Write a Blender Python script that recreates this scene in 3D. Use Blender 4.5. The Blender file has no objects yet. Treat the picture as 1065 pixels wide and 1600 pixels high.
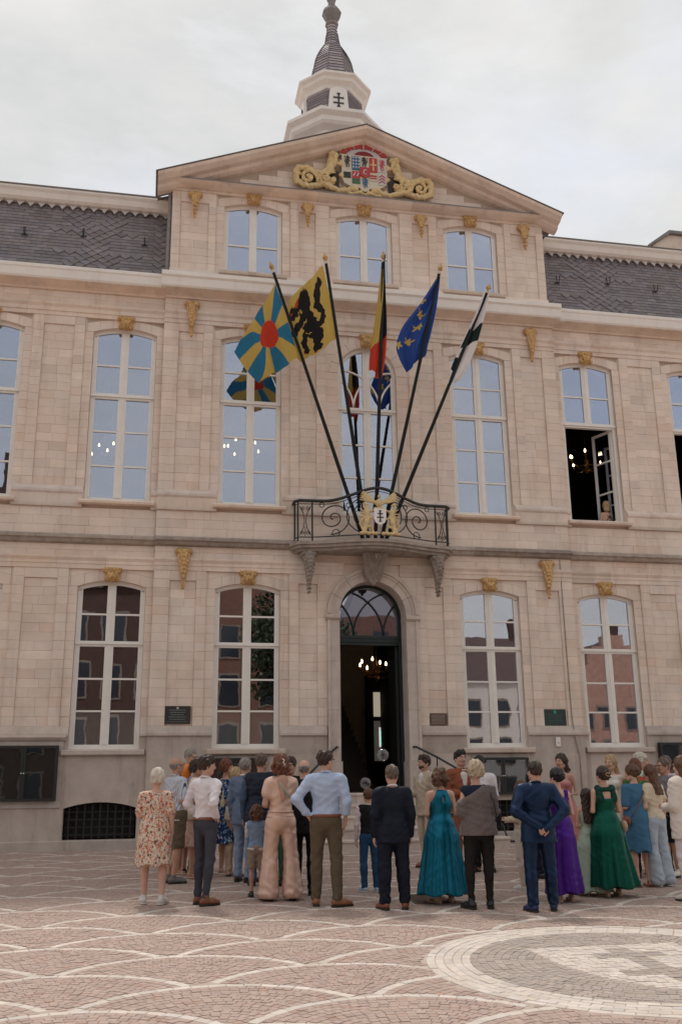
import bpy, math, random
import numpy as np
from mathutils import Vector, Matrix

random.seed(7); rng = np.random.default_rng(7)
S = bpy.context.scene
C = S.collection
PI = math.pi

# ------------------------------------------------------------ camera, sky, sun
cam_d = bpy.data.cameras.new('camera'); cam = bpy.data.objects.new('camera', cam_d); C.objects.link(cam)
S.camera = cam
cam.matrix_world = Matrix(((0.98145556, -0.04120899, -0.18720791, -4.6243924),
                           (-0.19134071, -0.26951951, -0.94379445, -20.0),
                           (-0.01156337, 0.96211281, -0.27240638, 1.24), (0, 0, 0, 1)))
cam_d.sensor_fit = 'VERTICAL'; cam_d.sensor_height = 24.0; cam_d.lens = 1511.6 / 1600 * 24.0
cam_d.clip_end = 3000; cam_d.clip_start = 0.1

SUN_EL, SUN_AZ = math.radians(62), math.radians(-6)      # behind the hall, a little to the left
W = bpy.data.worlds.new('World'); S.world = W; W.use_nodes = True
nt = W.node_tree; nt.nodes.clear()
def wn(t, **k):
    n = nt.nodes.new(t)
    for a, b in k.items(): setattr(n, a, b)
    return n
out = wn('ShaderNodeOutputWorld'); bg = wn('ShaderNodeBackground'); bg.inputs[1].default_value = 0.12
sky = wn('ShaderNodeTexSky', sky_type='NISHITA', sun_disc=False, sun_elevation=SUN_EL, sun_rotation=SUN_AZ)
sky.air_density = 1.0; sky.dust_density = 2.0
bgc = wn('ShaderNodeBackground'); bgc.inputs[1].default_value = 1.0
tc = wn('ShaderNodeTexCoord'); mp = wn('ShaderNodeMapping'); mp.inputs['Scale'].default_value = (1.0, 1.0, 2.4)
n1 = wn('ShaderNodeTexNoise'); n1.inputs['Scale'].default_value = 1.9; n1.inputs['Detail'].default_value = 9; n1.inputs['Roughness'].default_value = .56; n1.inputs['Distortion'].default_value = .25
r1 = wn('ShaderNodeValToRGB'); r1.color_ramp.elements[0].position = .36; r1.color_ramp.elements[0].color = (.74,)*3 + (1,); r1.color_ramp.elements[1].position = .52; r1.color_ramp.elements[1].color = (.97,)*3 + (1,)
n2 = wn('ShaderNodeTexNoise'); n2.inputs['Scale'].default_value = 3.1; n2.inputs['Detail'].default_value = 7; n2.inputs['Roughness'].default_value = .6
r2 = wn('ShaderNodeValToRGB'); r2.color_ramp.elements[0].position = .3; r2.color_ramp.elements[0].color = (.335, .340, .338, 1); r2.color_ramp.elements[1].position = .7; r2.color_ramp.elements[1].color = (.465, .455, .435, 1)
mx = wn('ShaderNodeMixShader')
L = nt.links.new
L(tc.outputs['Generated'], mp.inputs[0]); L(mp.outputs[0], n1.inputs['Vector']); L(mp.outputs[0], n2.inputs['Vector'])
L(n1.outputs['Fac'], r1.inputs[0]); L(n2.outputs['Fac'], r2.inputs[0]); L(r2.outputs[0], bgc.inputs[0])
L(sky.outputs[0], bg.inputs[0]); L(r1.outputs[0], mx.inputs[0]); L(bg.outputs[0], mx.inputs[1]); L(bgc.outputs[0], mx.inputs[2]); L(mx.outputs[0], out.inputs[0])

sd = bpy.data.lights.new('sun', 'SUN'); sd.energy = 1.25; sd.angle = math.radians(6); sd.color = (1, .93, .84)
so = bpy.data.objects.new('sun', sd); C.objects.link(so)
sdir = Vector((math.sin(SUN_AZ)*math.cos(SUN_EL), math.cos(SUN_AZ)*math.cos(SUN_EL), math.sin(SUN_EL)))
so.rotation_euler = sdir.to_track_quat('Z', 'Y').to_euler()
V = S.view_settings; V.view_transform = 'Standard'; V.look = 'None'; V.gamma = 1; V.use_curve_mapping = False
V.exposure = 0.95
S.render.engine = 'CYCLES'

# ------------------------------------------------------------ materials
MATS = {}
def srgb(r, g, b):
    f = lambda c: (c/255/12.92) if c/255 <= .04045 else ((c/255+.055)/1.055)**2.4
    return (f(r), f(g), f(b))
def mat(name, col, rough=.7, metal=0, var=.12, vscale=3, bump=0, bscale=40, tint=False, spec=.5, emit=None, dirt=0, bdist=.01, sheen=0, alpha=None, ani=None, hue=0):
    if name in MATS: return MATS[name]
    m = bpy.data.materials.new(name); m.use_nodes = True; t = m.node_tree; b = t.nodes['Principled BSDF']
    def N(ty, **k):
        n = t.nodes.new(ty)
        for a, q in k.items(): setattr(n, a, q)
        return n
    b.inputs['Roughness'].default_value = rough; b.inputs['Metallic'].default_value = metal
    b.inputs['Specular IOR Level'].default_value = spec
    if sheen: b.inputs['Sheen Weight'].default_value = sheen
    co = N('ShaderNodeTexCoord'); g = N('ShaderNodeNewGeometry')
    vec = g.outputs['Position']
    if ani:
        mpn = N('ShaderNodeMapping'); mpn.inputs['Scale'].default_value = ani; t.links.new(vec, mpn.inputs[0]); vec = mpn.outputs[0]
    last = None
    rgb = N('ShaderNodeRGB'); rgb.outputs[0].default_value = (*col, 1); last = rgb.outputs[0]
    if tint:
        a = N('ShaderNodeAttribute', attribute_name='tint'); mm = N('ShaderNodeMix', data_type='RGBA', blend_type='MULTIPLY'); mm.inputs[0].default_value = 1
        t.links.new(last, mm.inputs[6]); t.links.new(a.outputs['Color'], mm.inputs[7]); last = mm.outputs[2]
    if var:
        n = N('ShaderNodeTexNoise'); n.inputs['Scale'].default_value = vscale; n.inputs['Detail'].default_value = 8; n.inputs['Roughness'].default_value = .62
        t.links.new(vec, n.inputs['Vector'])
        r = N('ShaderNodeMapRange'); r.inputs[1].default_value = .25; r.inputs[2].default_value = .75; r.inputs[3].default_value = 1-var; r.inputs[4].default_value = 1+var
        t.links.new(n.outputs['Fac'], r.inputs[0])
        mm = N('ShaderNodeMix', data_type='RGBA', blend_type='MULTIPLY'); mm.inputs[0].default_value = 1
        t.links.new(last, mm.inputs[6]); t.links.new(r.outputs[0], mm.inputs[7]); last = mm.outputs[2]
    if hue:
        n = N('ShaderNodeTexNoise'); n.inputs['Scale'].default_value = .9; n.inputs['Detail'].default_value = 5; t.links.new(g.outputs['Position'], n.inputs['Vector'])
        r = N('ShaderNodeMapRange'); r.inputs[1].default_value = .42; r.inputs[2].default_value = .66; r.inputs[3].default_value = 0; r.inputs[4].default_value = hue
        t.links.new(n.outputs['Fac'], r.inputs[0]); mm = N('ShaderNodeMix', data_type='RGBA', blend_type='MULTIPLY'); mm.inputs[7].default_value = (.93, .86, .80, 1)
        t.links.new(r.outputs[0], mm.inputs[0]); t.links.new(last, mm.inputs[6]); last = mm.outputs[2]
    if dirt:
        n = N('ShaderNodeTexNoise'); n.inputs['Scale'].default_value = 1.1; n.inputs['Detail'].default_value = 10; n.inputs['Roughness'].default_value = .75
        mpn = N('ShaderNodeMapping'); mpn.inputs['Scale'].default_value = (2.6, 2.6, .30); t.links.new(g.outputs['Position'], mpn.inputs[0]); t.links.new(mpn.outputs[0], n.inputs['Vector'])
        r = N('ShaderNodeMapRange'); r.inputs[1].default_value = .52; r.inputs[2].default_value = .72; r.inputs[3].default_value = 0; r.inputs[4].default_value = dirt
        t.links.new(n.outputs['Fac'], r.inputs[0])
        mm = N('ShaderNodeMix', data_type='RGBA', blend_type='MULTIPLY'); mm.inputs[7].default_value = (.52, .47, .43, 1)
        t.links.new(r.outputs[0], mm.inputs[0]); t.links.new(last, mm.inputs[6]); last = mm.outputs[2]
    t.links.new(last, b.inputs['Base Color'])
    if bump:
        n = N('ShaderNodeTexNoise'); n.inputs['Scale'].default_value = bscale; n.inputs['Detail'].default_value = 6
        t.links.new(vec, n.inputs['Vector'])
        bp = N('ShaderNodeBump'); bp.inputs['Strength'].default_value = bump; bp.inputs['Distance'].default_value = bdist
        t.links.new(n.outputs['Fac'], bp.inputs['Height']); t.links.new(bp.outputs[0], b.inputs['Normal'])
    if emit:
        b.inputs['Emission Color'].default_value = (*emit[:3], 1); b.inputs['Emission Strength'].default_value = emit[3]
    MATS[name] = m
    return m
def glass_mat(name, refl, wave, scale=2.2, tintc=(.80, .86, 1.0), rough=.01):
    m = bpy.data.materials.new(name); m.use_nodes = True; t = m.node_tree; t.nodes.clear()
    o = t.nodes.new('ShaderNodeOutputMaterial'); g = t.nodes.new('ShaderNodeBsdfGlossy'); tr = t.nodes.new('ShaderNodeBsdfTransparent'); mx = t.nodes.new('ShaderNodeMixShader')
    g.inputs['Roughness'].default_value = rough; g.inputs['Color'].default_value = (*tintc, 1); tr.inputs[0].default_value = (.8, .82, .8, 1)
    lw = t.nodes.new('ShaderNodeLayerWeight'); lw.inputs['Blend'].default_value = .25
    mr = t.nodes.new('ShaderNodeMapRange'); mr.inputs[3].default_value = refl; mr.inputs[4].default_value = min(1, refl+.4)
    t.links.new(lw.outputs['Facing'], mr.inputs[0]); t.links.new(mr.outputs[0], mx.inputs[0])
    t.links.new(tr.outputs[0], mx.inputs[1]); t.links.new(g.outputs[0], mx.inputs[2]); t.links.new(mx.outputs[0], o.inputs[0])
    if wave:
        ge = t.nodes.new('ShaderNodeNewGeometry'); n = t.nodes.new('ShaderNodeTexNoise'); n.inputs['Scale'].default_value = scale; n.inputs['Detail'].default_value = 1.5; n.inputs['Distortion'].default_value = .6
        bp = t.nodes.new('ShaderNodeBump'); bp.inputs['Strength'].default_value = wave; bp.inputs['Distance'].default_value = .02
        t.links.new(ge.outputs['Position'], n.inputs['Vector']); t.links.new(n.outputs['Fac'], bp.inputs['Height']); t.links.new(bp.outputs[0], g.inputs['Normal'])
    MATS[name] = m
    return m
STONE = mat('cream_limestone', (.76, .642, .555), .85, var=.10, vscale=2.2, bump=.35, bscale=55, tint=True, dirt=.45, hue=.6)
PLAIN = mat('cream_stone_trim', (.75, .627, .538), .85, var=.12, vscale=2.6, bump=.3, bscale=45, hue=.5, dirt=.5, tint=True)
MORTAR = mat('mortar', (.50, .40, .32), .95, var=.1)
BLUE = mat('blue_stone', (.50, .42, .37), .8, var=.16, vscale=3.5, bump=.3, bscale=40, dirt=.6, tint=True)
DKBLUE = mat('weathered_blue_stone', (.31, .26, .225), .85, var=.3, vscale=6, bump=.4, bscale=30, dirt=.8, tint=True)
WHITE = mat('white_painted_wood', (.82, .78, .73), .45, var=.05, vscale=4)
GUTTER = mat('white_painted_cornice', (.82, .76, .70), .55, var=.06, vscale=2, dirt=.25)
GOLD = mat('gilding', (.54, .33, .14), .45, metal=.35, var=.5, vscale=18, bump=.6, bscale=40)
GOLDP = mat('gold_paint', (.66, .49, .25), .6, metal=.1, var=.25, vscale=14, bump=.5, bscale=35)
BLACK = mat('black_iron', (.018, .02, .02), .45, var=.1)
DKGREEN = mat('dark_green_paint', (.010, .022, .022), .35, var=.1)
SLATE = mat('slate', (.23, .20, .21), .6, var=.2, vscale=5, bump=.2, bscale=30, tint=True)
LEAD = mat('lead_sheet', (.22, .20, .19), .6, var=.25, vscale=5)
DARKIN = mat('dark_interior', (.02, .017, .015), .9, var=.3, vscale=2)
GL1 = glass_mat('window_glass', .36, .03, 1.6, (.78, .83, 1.0))  # bluish tint puts the bluer mirrored sky into the glass colour
GL2 = glass_mat('old_window_glass', .40, .035, 1.6, (.86, .86, .94))
GLB = glass_mat('board_glass', .10, .03, 3)

# ------------------------------------------------------------ mesh helpers
class MB:
    def __init__(s): s.v = []; s.f = []; s.t = []; s.m = []
    def add(s, vs, fs, tint=1.0, mi=0):
        o = len(s.v); s.v.extend(vs); s.f.extend([tuple(i+o for i in f) for f in fs])
        if not isinstance(tint, tuple): tint = (tint, tint, tint)
        s.t.extend([tint]*len(fs)); s.m.extend([mi]*len(fs)); return s
    def box(s, x0, x1, y0, y1, z0, z1, tint=1.0, mi=0):
        return s.add([(x0,y0,z0),(x1,y0,z0),(x1,y1,z0),(x0,y1,z0),(x0,y0,z1),(x1,y0,z1),(x1,y1,z1),(x0,y1,z1)],
                     [(0,3,2,1),(4,5,6,7),(0,1,5,4),(1,2,6,5),(2,3,7,6),(3,0,4,7)], tint, mi)
    def ext(s, poly, y0, y1, tint=1.0, mi=0):      # polygon in XZ pushed from y0 (front) to y1
        n = len(poly); vs = [(x,y0,z) for x,z in poly]+[(x,y1,z) for x,z in poly]
        fs = [tuple(range(n)), tuple(range(2*n-1, n-1, -1))]+[(i, (i+1)%n, (i+1)%n+n, i+n)[::-1] for i in range(n)]
        return s.add(vs, fs, tint, mi)
    def prof(s, pts, x0, x1, tint=1.0, mi=0, caps=True):      # closed profile of (y,z) swept along x
        n = len(pts); vs = [(x0,y,z) for y,z in pts]+[(x1,y,z) for y,z in pts]
        fs = [(i, i+n, (i+1)%n+n, (i+1)%n) for i in range(n)]
        if caps: fs += [tuple(range(n)), tuple(range(2*n-1, n-1, -1))]
        return s.add(vs, fs, tint, mi)
    def tube(s, path, r, n=6, tint=1.0, mi=0, closed=False):
        P = [Vector(p) for p in path]; m = len(P); rr = r if hasattr(r, '__len__') else [r]*m
        up = Vector((0,0,1)); vs = []; prev = None
        for i, p in enumerate(P):
            a = P[i-1] if (i > 0 or closed) else P[i]; b = P[(i+1)%m] if (i < m-1 or closed) else P[i]
            d = (b-a).normalized() if (b-a).length > 1e-9 else up
            if prev is None:
                u = d.cross(Vector((0,1,0)));
                if u.length < .1: u = d.cross(Vector((1,0,0)))
            else: u = prev - d*prev.dot(d)
            u.normalize(); prev = u; w = d.cross(u)
            for k in range(n):
                an = 2*PI*k/n; vs.append(tuple(p+(u*math.cos(an)+w*math.sin(an))*rr[i]))
        fs = []
        for i in range(m if closed else m-1):
            for k in range(n):
                j = (i+1)%m; fs.append((i*n+k, i*n+(k+1)%n, j*n+(k+1)%n, j*n+k))
        if not closed: fs += [tuple(range(n-1,-1,-1)), tuple((m-1)*n+k for k in range(n))]
        return s.add(vs, fs, tint, mi)
    def lathe(s, prof, cx, cy, n=16, ph=0, tint=1.0, mi=0, cap=True):    # prof of (r,z)
        vs = []; m = len(prof)
        for r, z in prof:
            for k in range(n):
                a = ph+2*PI*k/n; vs.append((cx+r*math.cos(a), cy+r*math.sin(a), z))
        fs = [(i*n+k, i*n+(k+1)%n, (i+1)*n+(k+1)%n, (i+1)*n+k) for i in range(m-1) for k in range(n)]
        if cap: fs += [tuple(range(n-1,-1,-1)), tuple((m-1)*n+k for k in range(n))]
        return s.add(vs, fs, tint, mi)
    def build(s, name, mats, parent=None, smooth=False, loc=None):
        return mesh_obj(name, np.array(s.v, dtype=np.float32), s.f, mats, parent, smooth, s.t, s.m, loc)
def mesh_data(name, v, f, mats, smooth=False, tints=None, mi=None):
    me = bpy.data.meshes.new(name)
    if isinstance(f, np.ndarray):
        nf, k = f.shape
        me.vertices.add(len(v)); me.vertices.foreach_set('co', np.ascontiguousarray(v, dtype=np.float32).ravel())
        me.loops.add(nf*k); me.loops.foreach_set('vertex_index', np.ascontiguousarray(f, dtype=np.int32).ravel())
        me.polygons.add(nf); me.polygons.foreach_set('loop_start', np.arange(0, nf*k, k, dtype=np.int32))
        me.update(calc_edges=True)
    else:
        me.from_pydata([tuple(map(float, p)) for p in v], [], f)
    n = len(me.polygons)
    if tints is None: tints = np.ones((n, 3), np.float32)
    if n:
        a = me.attributes.new('tint', 'FLOAT_COLOR', 'FACE'); t = np.ones((n, 4), np.float32); t[:, :3] = np.array(tints, dtype=np.float32).reshape(n, 3); a.data.foreach_set('color', t.ravel())
    if not isinstance(mats, (list, tuple)): mats = [mats]
    for m in mats: me.materials.append(m)
    if mi is not None and len(mats) > 1: me.polygons.foreach_set('material_index', np.array(mi, dtype=np.int32))
    if smooth: me.polygons.foreach_set('use_smooth', np.ones(n, dtype=bool))
    me.update()
    return me
def link(name, data, parent=None, loc=None):
    o = bpy.data.objects.new(name, data); C.objects.link(o)
    if parent is not None: o.parent = parent
    if loc is not None: o.location = loc
    return o
def mesh_obj(name, v, f, mats, parent=None, smooth=False, tints=None, mi=None, loc=None):
    if parent is not None and loc is None and parent.type == 'EMPTY' and 'wl' in parent: v = np.asarray(v, dtype=np.float32)-np.array(list(parent['wl']), dtype=np.float32)
    return link(name, mesh_data(name, v, f, mats, smooth, tints, mi), parent, loc)
def thing(name, label, cat, loc=(0,0,0), rz=0, group=None, base=False):   # base=True: children are given in world coordinates
    o = bpy.data.objects.new(name, None); C.objects.link(o); o.location = loc; o.rotation_euler = (0,0,rz); o.empty_display_size = .2
    o['label'] = label; o['category'] = cat
    if group: o['group'] = group
    if base: o['wl'] = list(map(float, loc))
    return o
def tag(o, label, cat, group=None):
    o['label'] = label; o['category'] = cat
    if group: o['group'] = group
    return o
def struct(o, kind='structure'): o['kind'] = kind; return o
def gz(y): return .12+.03*max(min(y, 0), -24)       # the square falls gently away from the hall
def rt(base=1.0, s=.06, hue=.03):
    g = base*(1+random.gauss(0, s)); h = random.gauss(0, hue)
    return (g*(1+h*.6), g, g*(1-h))
cp = np.array([-4.6243924, -20, 1.24])
FW = np.array([.18720791, .94379445, .27240638]); RI = np.array([.98145556, -.19134071, -.01156337]); UP = np.array([-.04120899, -.26951951, .96211281])
def inview(p, m=.02):
    d = np.asarray(p)-cp; z = d@FW
    if z <= 0: return False
    return abs(d@RI/z) < 532.5/1511.6+m and abs(d@UP/z) < 800/1511.6+m
def dist(p): return float(np.linalg.norm(np.asarray(p)-cp))

# smooth blended solids on a grid (for bodies, garments, carved ornaments)
def surface_net(F, org, h):
    I = F < 0
    nx, ny, nz = F.shape
    c = np.zeros((nx-1, ny-1, nz-1), np.int8)
    for i in (0,1):
        for j in (0,1):
            for k in (0,1): c += I[i:nx-1+i, j:ny-1+j, k:nz-1+k]
    act = (c > 0) & (c < 8); idx = np.argwhere(act)
    if len(idx) == 0: return None
    num = -np.ones(act.shape, np.int32); num[act] = np.arange(len(idx))
    P = np.zeros((len(idx), 3)); cnt = np.zeros(len(idx))
    ii, jj, kk = idx.T
    cor = [(i,j,k) for i in (0,1) for j in (0,1) for k in (0,1)]
    for a in range(8):
        for b in range(a+1, 8):
            A, B = cor[a], cor[b]
            if sum(abs(A[q]-B[q]) for q in range(3)) != 1: continue
            fa = F[ii+A[0], jj+A[1], kk+A[2]]; fb = F[ii+B[0], jj+B[1], kk+B[2]]
            m = (fa < 0) != (fb < 0); t = np.where(m, fa/(fa-fb+1e-12), 0)
            for q in range(3): P[:, q] += np.where(m, A[q]+t*(B[q]-A[q]), 0)
            cnt += m
    P = P/cnt[:, None]+idx; P = P*h+org
    faces = []
    # x edges
    for ax in range(3):
        sl0 = [slice(None)]*3; sl1 = [slice(None)]*3
        sl0[ax] = slice(0, -1); sl1[ax] = slice(1, None)
        a = I[tuple(sl0)]; b = I[tuple(sl1)]
        e = a != b
        o1, o2 = [(1,2),(2,0),(0,1)][ax]
        w = np.argwhere(e); ok = (w[:, o1] > 0) & (w[:, o2] > 0) & (w[:, o1] < num.shape[o1]) & (w[:, o2] < num.shape[o2]); w = w[ok]
        if not len(w): continue
        def g(d1, d2):
            q = w.copy(); q[:, o1] -= d1; q[:, o2] -= d2; return num[q[:, 0], q[:, 1], q[:, 2]]
        Q = np.stack([g(0,0), g(1,0), g(1,1), g(0,1)], 1)
        s = a[w[:, 0], w[:, 1], w[:, 2]]; Q[~s] = Q[~s][:, ::-1]
        faces.append(Q)
    Fc = np.concatenate(faces)
    return P, Fc
def smin(a, b, k):
    if k <= 0: return np.minimum(a, b)
    h = np.clip(.5+.5*(b-a)/k, 0, 1); return b*(1-h)+a*h-k*h*(1-h)
class SDF:
    # prims: ('c',a,b,ra,rb,k,squash(x,y,z)) tapered capsule; ('e',centre,radii,k,rotz) ellipsoid ; ops cut/sub/noise later
    def __init__(s): s.p = []; s.cuts = []; s.disp = []
    def cap(s, a, b, ra, rb=None, k=.03, sq=None): s.p.append(('c', np.array(a, float), np.array(b, float), ra, ra if rb is None else rb, k, sq)); return s
    def ell(s, c, r, k=.03, rot=None, sub=False): s.p.append(('s' if sub else 'e', np.array(c, float), np.array(r, float), k, rot)); return s
    def cut(s, f): s.cuts.append(f); return s
    def dsp(s, f): s.disp.append(f); return s
    def mesh(s, h, pad=.03):
        lo = np.full(3, 1e9); hi = -lo.copy(); bbs = []
        for q in s.p:
            if q[0] == 'c':
                r = max(q[3], q[4]); sc = 1.0
                if q[6] is not None: sc = 1/np.array(q[6])
                a = np.minimum(q[1], q[2])-r*np.maximum(1/np.asarray(sc), .01) if q[6] is None else np.minimum(q[1], q[2])-r*np.array(q[6]); b = np.maximum(q[1], q[2])+(r if q[6] is None else r*np.array(q[6]))
            else:
                r = np.max(q[2]) if q[4] is not None else q[2]; a = q[1]-r; b = q[1]+r
            bbs.append((a, b))
            if q[0] != 's': lo = np.minimum(lo, a); hi = np.maximum(hi, b)
        lo -= pad; hi += pad
        n = np.ceil((hi-lo)/h).astype(int)+1
        ax = [lo[i]+h*np.arange(n[i]) for i in range(3)]
        F = np.full(n, 1.0, np.float32)
        for q, (a, b) in zip(s.p, bbs):
            k = q[5] if q[0] == 'c' else q[3]; m = k+h*2+.01+pad
            i0 = np.clip(np.floor((a-m-lo)/h).astype(int), 0, n-1); i1 = np.clip(np.ceil((b+m-lo)/h).astype(int)+1, 1, n)
            sl = tuple(slice(i0[i], i1[i]) for i in range(3))
            X, Y, Z = np.meshgrid(*[ax[i][sl[i]] for i in range(3)], indexing='ij', sparse=True)
            if q[0] == 'c':
                A, B = q[1], q[2]; ms = 1.0
                if q[6] is not None:
                    sx, sy, sz = q[6]; X, Y, Z = X/sx, Y/sy, Z/sz; A = A/np.array(q[6]); B = B/np.array(q[6]); ms = min(q[6])
                ba = B-A; L2 = ba@ba+1e-12
                t = np.clip(((X-A[0])*ba[0]+(Y-A[1])*ba[1]+(Z-A[2])*ba[2])/L2, 0, 1)
                d = np.sqrt((X-A[0]-ba[0]*t)**2+(Y-A[1]-ba[1]*t)**2+(Z-A[2]-ba[2]*t)**2)-(q[3]+(q[4]-q[3])*t)
                d = d*ms
            else:
                dx, dy, dz = X-q[1][0], Y-q[1][1], Z-q[1][2]
                if q[4] is not None:
                    Rm = q[4]; dx, dy, dz = Rm[0][0]*dx+Rm[1][0]*dy+Rm[2][0]*dz, Rm[0][1]*dx+Rm[1][1]*dy+Rm[2][1]*dz, Rm[0][2]*dx+Rm[1][2]*dy+Rm[2][2]*dz
                rx, ry, rz_ = q[2]
                k0 = np.sqrt((dx/rx)**2+(dy/ry)**2+(dz/rz_)**2); k1 = np.sqrt((dx/rx**2)**2+(dy/ry**2)**2+(dz/rz_**2)**2)+1e-9
                d = k0*(k0-1)/k1
            if q[0] == 's': F[sl] = np.maximum(F[sl], -d)
            else: F[sl] = smin(F[sl], d, k)
        X, Y, Z = np.meshgrid(*ax, indexing='ij', sparse=True)
        for f in s.disp: F = F+f(X, Y, Z)
        for f in s.cuts: F = np.maximum(F, f(X, Y, Z))
        F[0] = F[-1] = 1; F[:, 0] = F[:, -1] = 1; F[:, :, 0] = F[:, :, -1] = 1
        return surface_net(F.astype(np.float64), lo, h)
def spiral(cx, cz, r0, r1, turns, a0, n=40, y=0, sgn=1):
    return [(cx+sgn*(r0+(r1-r0)*t)*math.cos(a0+turns*2*PI*t), y, cz+(r0+(r1-r0)*t)*math.sin(a0+turns*2*PI*t)) for t in [i/n for i in range(n+1)]]
# ------------------------------------------------------------ the hall
hall = thing('town_hall', 'cream stone classical town hall with pediment, slate roofs and small white turret behind the crowd', 'building')
YW = .08
BAYS_C = [-2.663, 2.663]; BAYS_W = [5.45, 8.28, 11.11, 13.94]; BAYS_W = [-b for b in BAYS_W[::-1]]+BAYS_W
HW = .683; RISE = .13; XEND = 15.4
blocks = []           # x0,x1,z0,z1,y
def lay(x0, x1, z0, z1, y, ch=.19, lo=.3, hi=.62):
    n = max(1, round((z1-z0)/ch)); h = (z1-z0)/n
    for i in range(n):
        x = x0; w = x1-x0
        if w < .5: blocks.append((x0, x1, z0+i*h, z0+(i+1)*h, y)); continue
        first = True
        while x < x1-1e-6:
            l = random.uniform(lo, hi)*(random.uniform(.5, 1) if first else 1); first = False
            nx = x+l
            if x1-nx < lo*.7: nx = x1
            blocks.append((x, nx, z0+i*h, z0+(i+1)*h, y)); x = nx
def arc(x, zs, rise, hw): return zs+rise*(1-(x/hw)**2) if abs(x) < hw else zs
def arcpts(hw, zs, rise, n=10): return [(hw*(-1+2*i/n), arc(hw*(-1+2*i/n), zs, rise, hw)) for i in range(n+1)]
polys = []            # stone pieces of other shapes: (poly, y)
def arch_zone(xc, xl, xr, zs, zt, y, rise=RISE, hw=HW, ring=.19):
    rw = hw+.15
    a = lambda x: arc(x, zs, rise, hw); b = lambda x: zs+ring+rise*(1-(x/rw)**2)
    N = 6; xs = [-rw+2*rw*i/N for i in range(N+1)]
    for i in range(N):
        p, q = xs[i]+.003, xs[i+1]-.003; sub = [p+(q-p)*j/4 for j in range(5)]
        lower = [(xc+x, a(x) if abs(x) < hw else zs) for x in sub]; upper = [(xc+x, b(x)-.003) for x in sub[::-1]]
        polys.append((lower+upper, y-.006))
    polys.append(([(xl+.003, zs+.003), (xc-rw-.003, zs+.003), (xc-rw-.003, zt-.003), (xl+.003, zt-.003)], y))
    polys.append(([(xc+rw+.003, zs+.003), (xr-.003, zs+.003), (xr-.003, zt-.003), (xc+rw+.003, zt-.003)], y))
    for s0, s1 in ((-rw, -.28), (-.28, .28), (.28, rw)):
        sub = [s0+.003+(s1-s0-.006)*j/4 for j in range(5)]
        if zt-b(0) > .02: polys.append(([(xc+x, b(x)+.003) for x in sub]+[(xc+x, zt-.003) for x in sub[::-1]], y))
def storey(z0, zs, zpan, ztop, zn, yoff=0, bays=(), mode='c'):
    pass
def window_panel(xc, z0, zs, zt, y, pl, pr):
    lay(xc-pl, xc-HW, z0, zs, y); lay(xc+HW, xc+pr, z0, zs, y); arch_zone(xc, xc-pl, xc+pr, zs, zt, y)
REC = .035
GZ0, GZS, GZT = 2.43, 5.24, 5.60
FZ0, FZS, FZT = 7.36, 10.95, 11.26
for sg in (-1, 1):
    def R(a, b, *k, **kw):
        x0, x1 = (a*sg, b*sg) if sg > 0 else (b*sg, a*sg); lay(x0, x1, *k, **kw)
    for z0, zs, zt, zn in ((GZ0, GZS, GZT, 5.39), (FZ0, FZS, FZT, 11.06)):
        dr = .985 if z0 == GZ0 else .98
        R(dr, 1.19, z0, zt, 0); R(1.19, 1.59, z0, zn, REC); R(1.19, 1.59, zn, zt, 0); R(1.59, 1.79, z0, zt, 0)
        xc = 2.663*sg
        window_panel(xc, z0, zs, zt, REC, .873, .873)
        R(3.536, 3.745, z0, zt, 0); R(3.745, 4.29, z0, zn, REC); R(3.745, 4.29, zn, zt, 0); R(4.29, 4.62, z0, zt, 0)
        for k, b in enumerate((5.45, 8.28, 11.11, 13.94)):
            pl = .83 if k == 0 else .87
            window_panel(b*sg, z0, zs, zt, YW+REC, pl if sg > 0 else .87, .87 if sg > 0 else pl)
            R(b+.87, b+1.09, z0, zt, YW); R(b+1.09, b+1.74, z0, zn, YW+REC); R(b+1.09, b+1.74, zn, zt, YW); R(b+1.74, b+1.96, z0, zt, YW)
    # bands
    for z0, z1 in ((5.86, 6.12), (6.32, 6.90), (11.56, 11.86)):
        R(0 if z0 > 6.2 or True else .98, 4.62, z0, z1, 0, ch=.145 if z0 < 6 or z0 > 11 else .19, lo=.45, hi=.8); R(4.62, XEND, z0, z1, YW, ch=.145 if z0 < 6 or z0 > 11 else .19, lo=.45, hi=.8)
    # attic storey
    R(.87, 1.19, 12.62, 14.65, 0); R(1.19, 1.59, 12.62, 14.4, REC); R(1.19, 1.59, 14.4, 14.65, 0); R(1.59, 1.79, 12.62, 14.65, 0)
    window_panel(2.663*sg, 12.62, 14.36, 14.65, REC, .873, .873)
    R(3.536, 3.71, 12.62, 14.65, 0); R(3.71, 4.36, 12.62, 14.38, REC); R(3.71, 4.36, 14.38, 14.65, 0); R(4.36, 4.55, 12.62, 14.65, 0)
window_panel(0, 12.62, 14.36, 14.65, REC, .87, .87)
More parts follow.
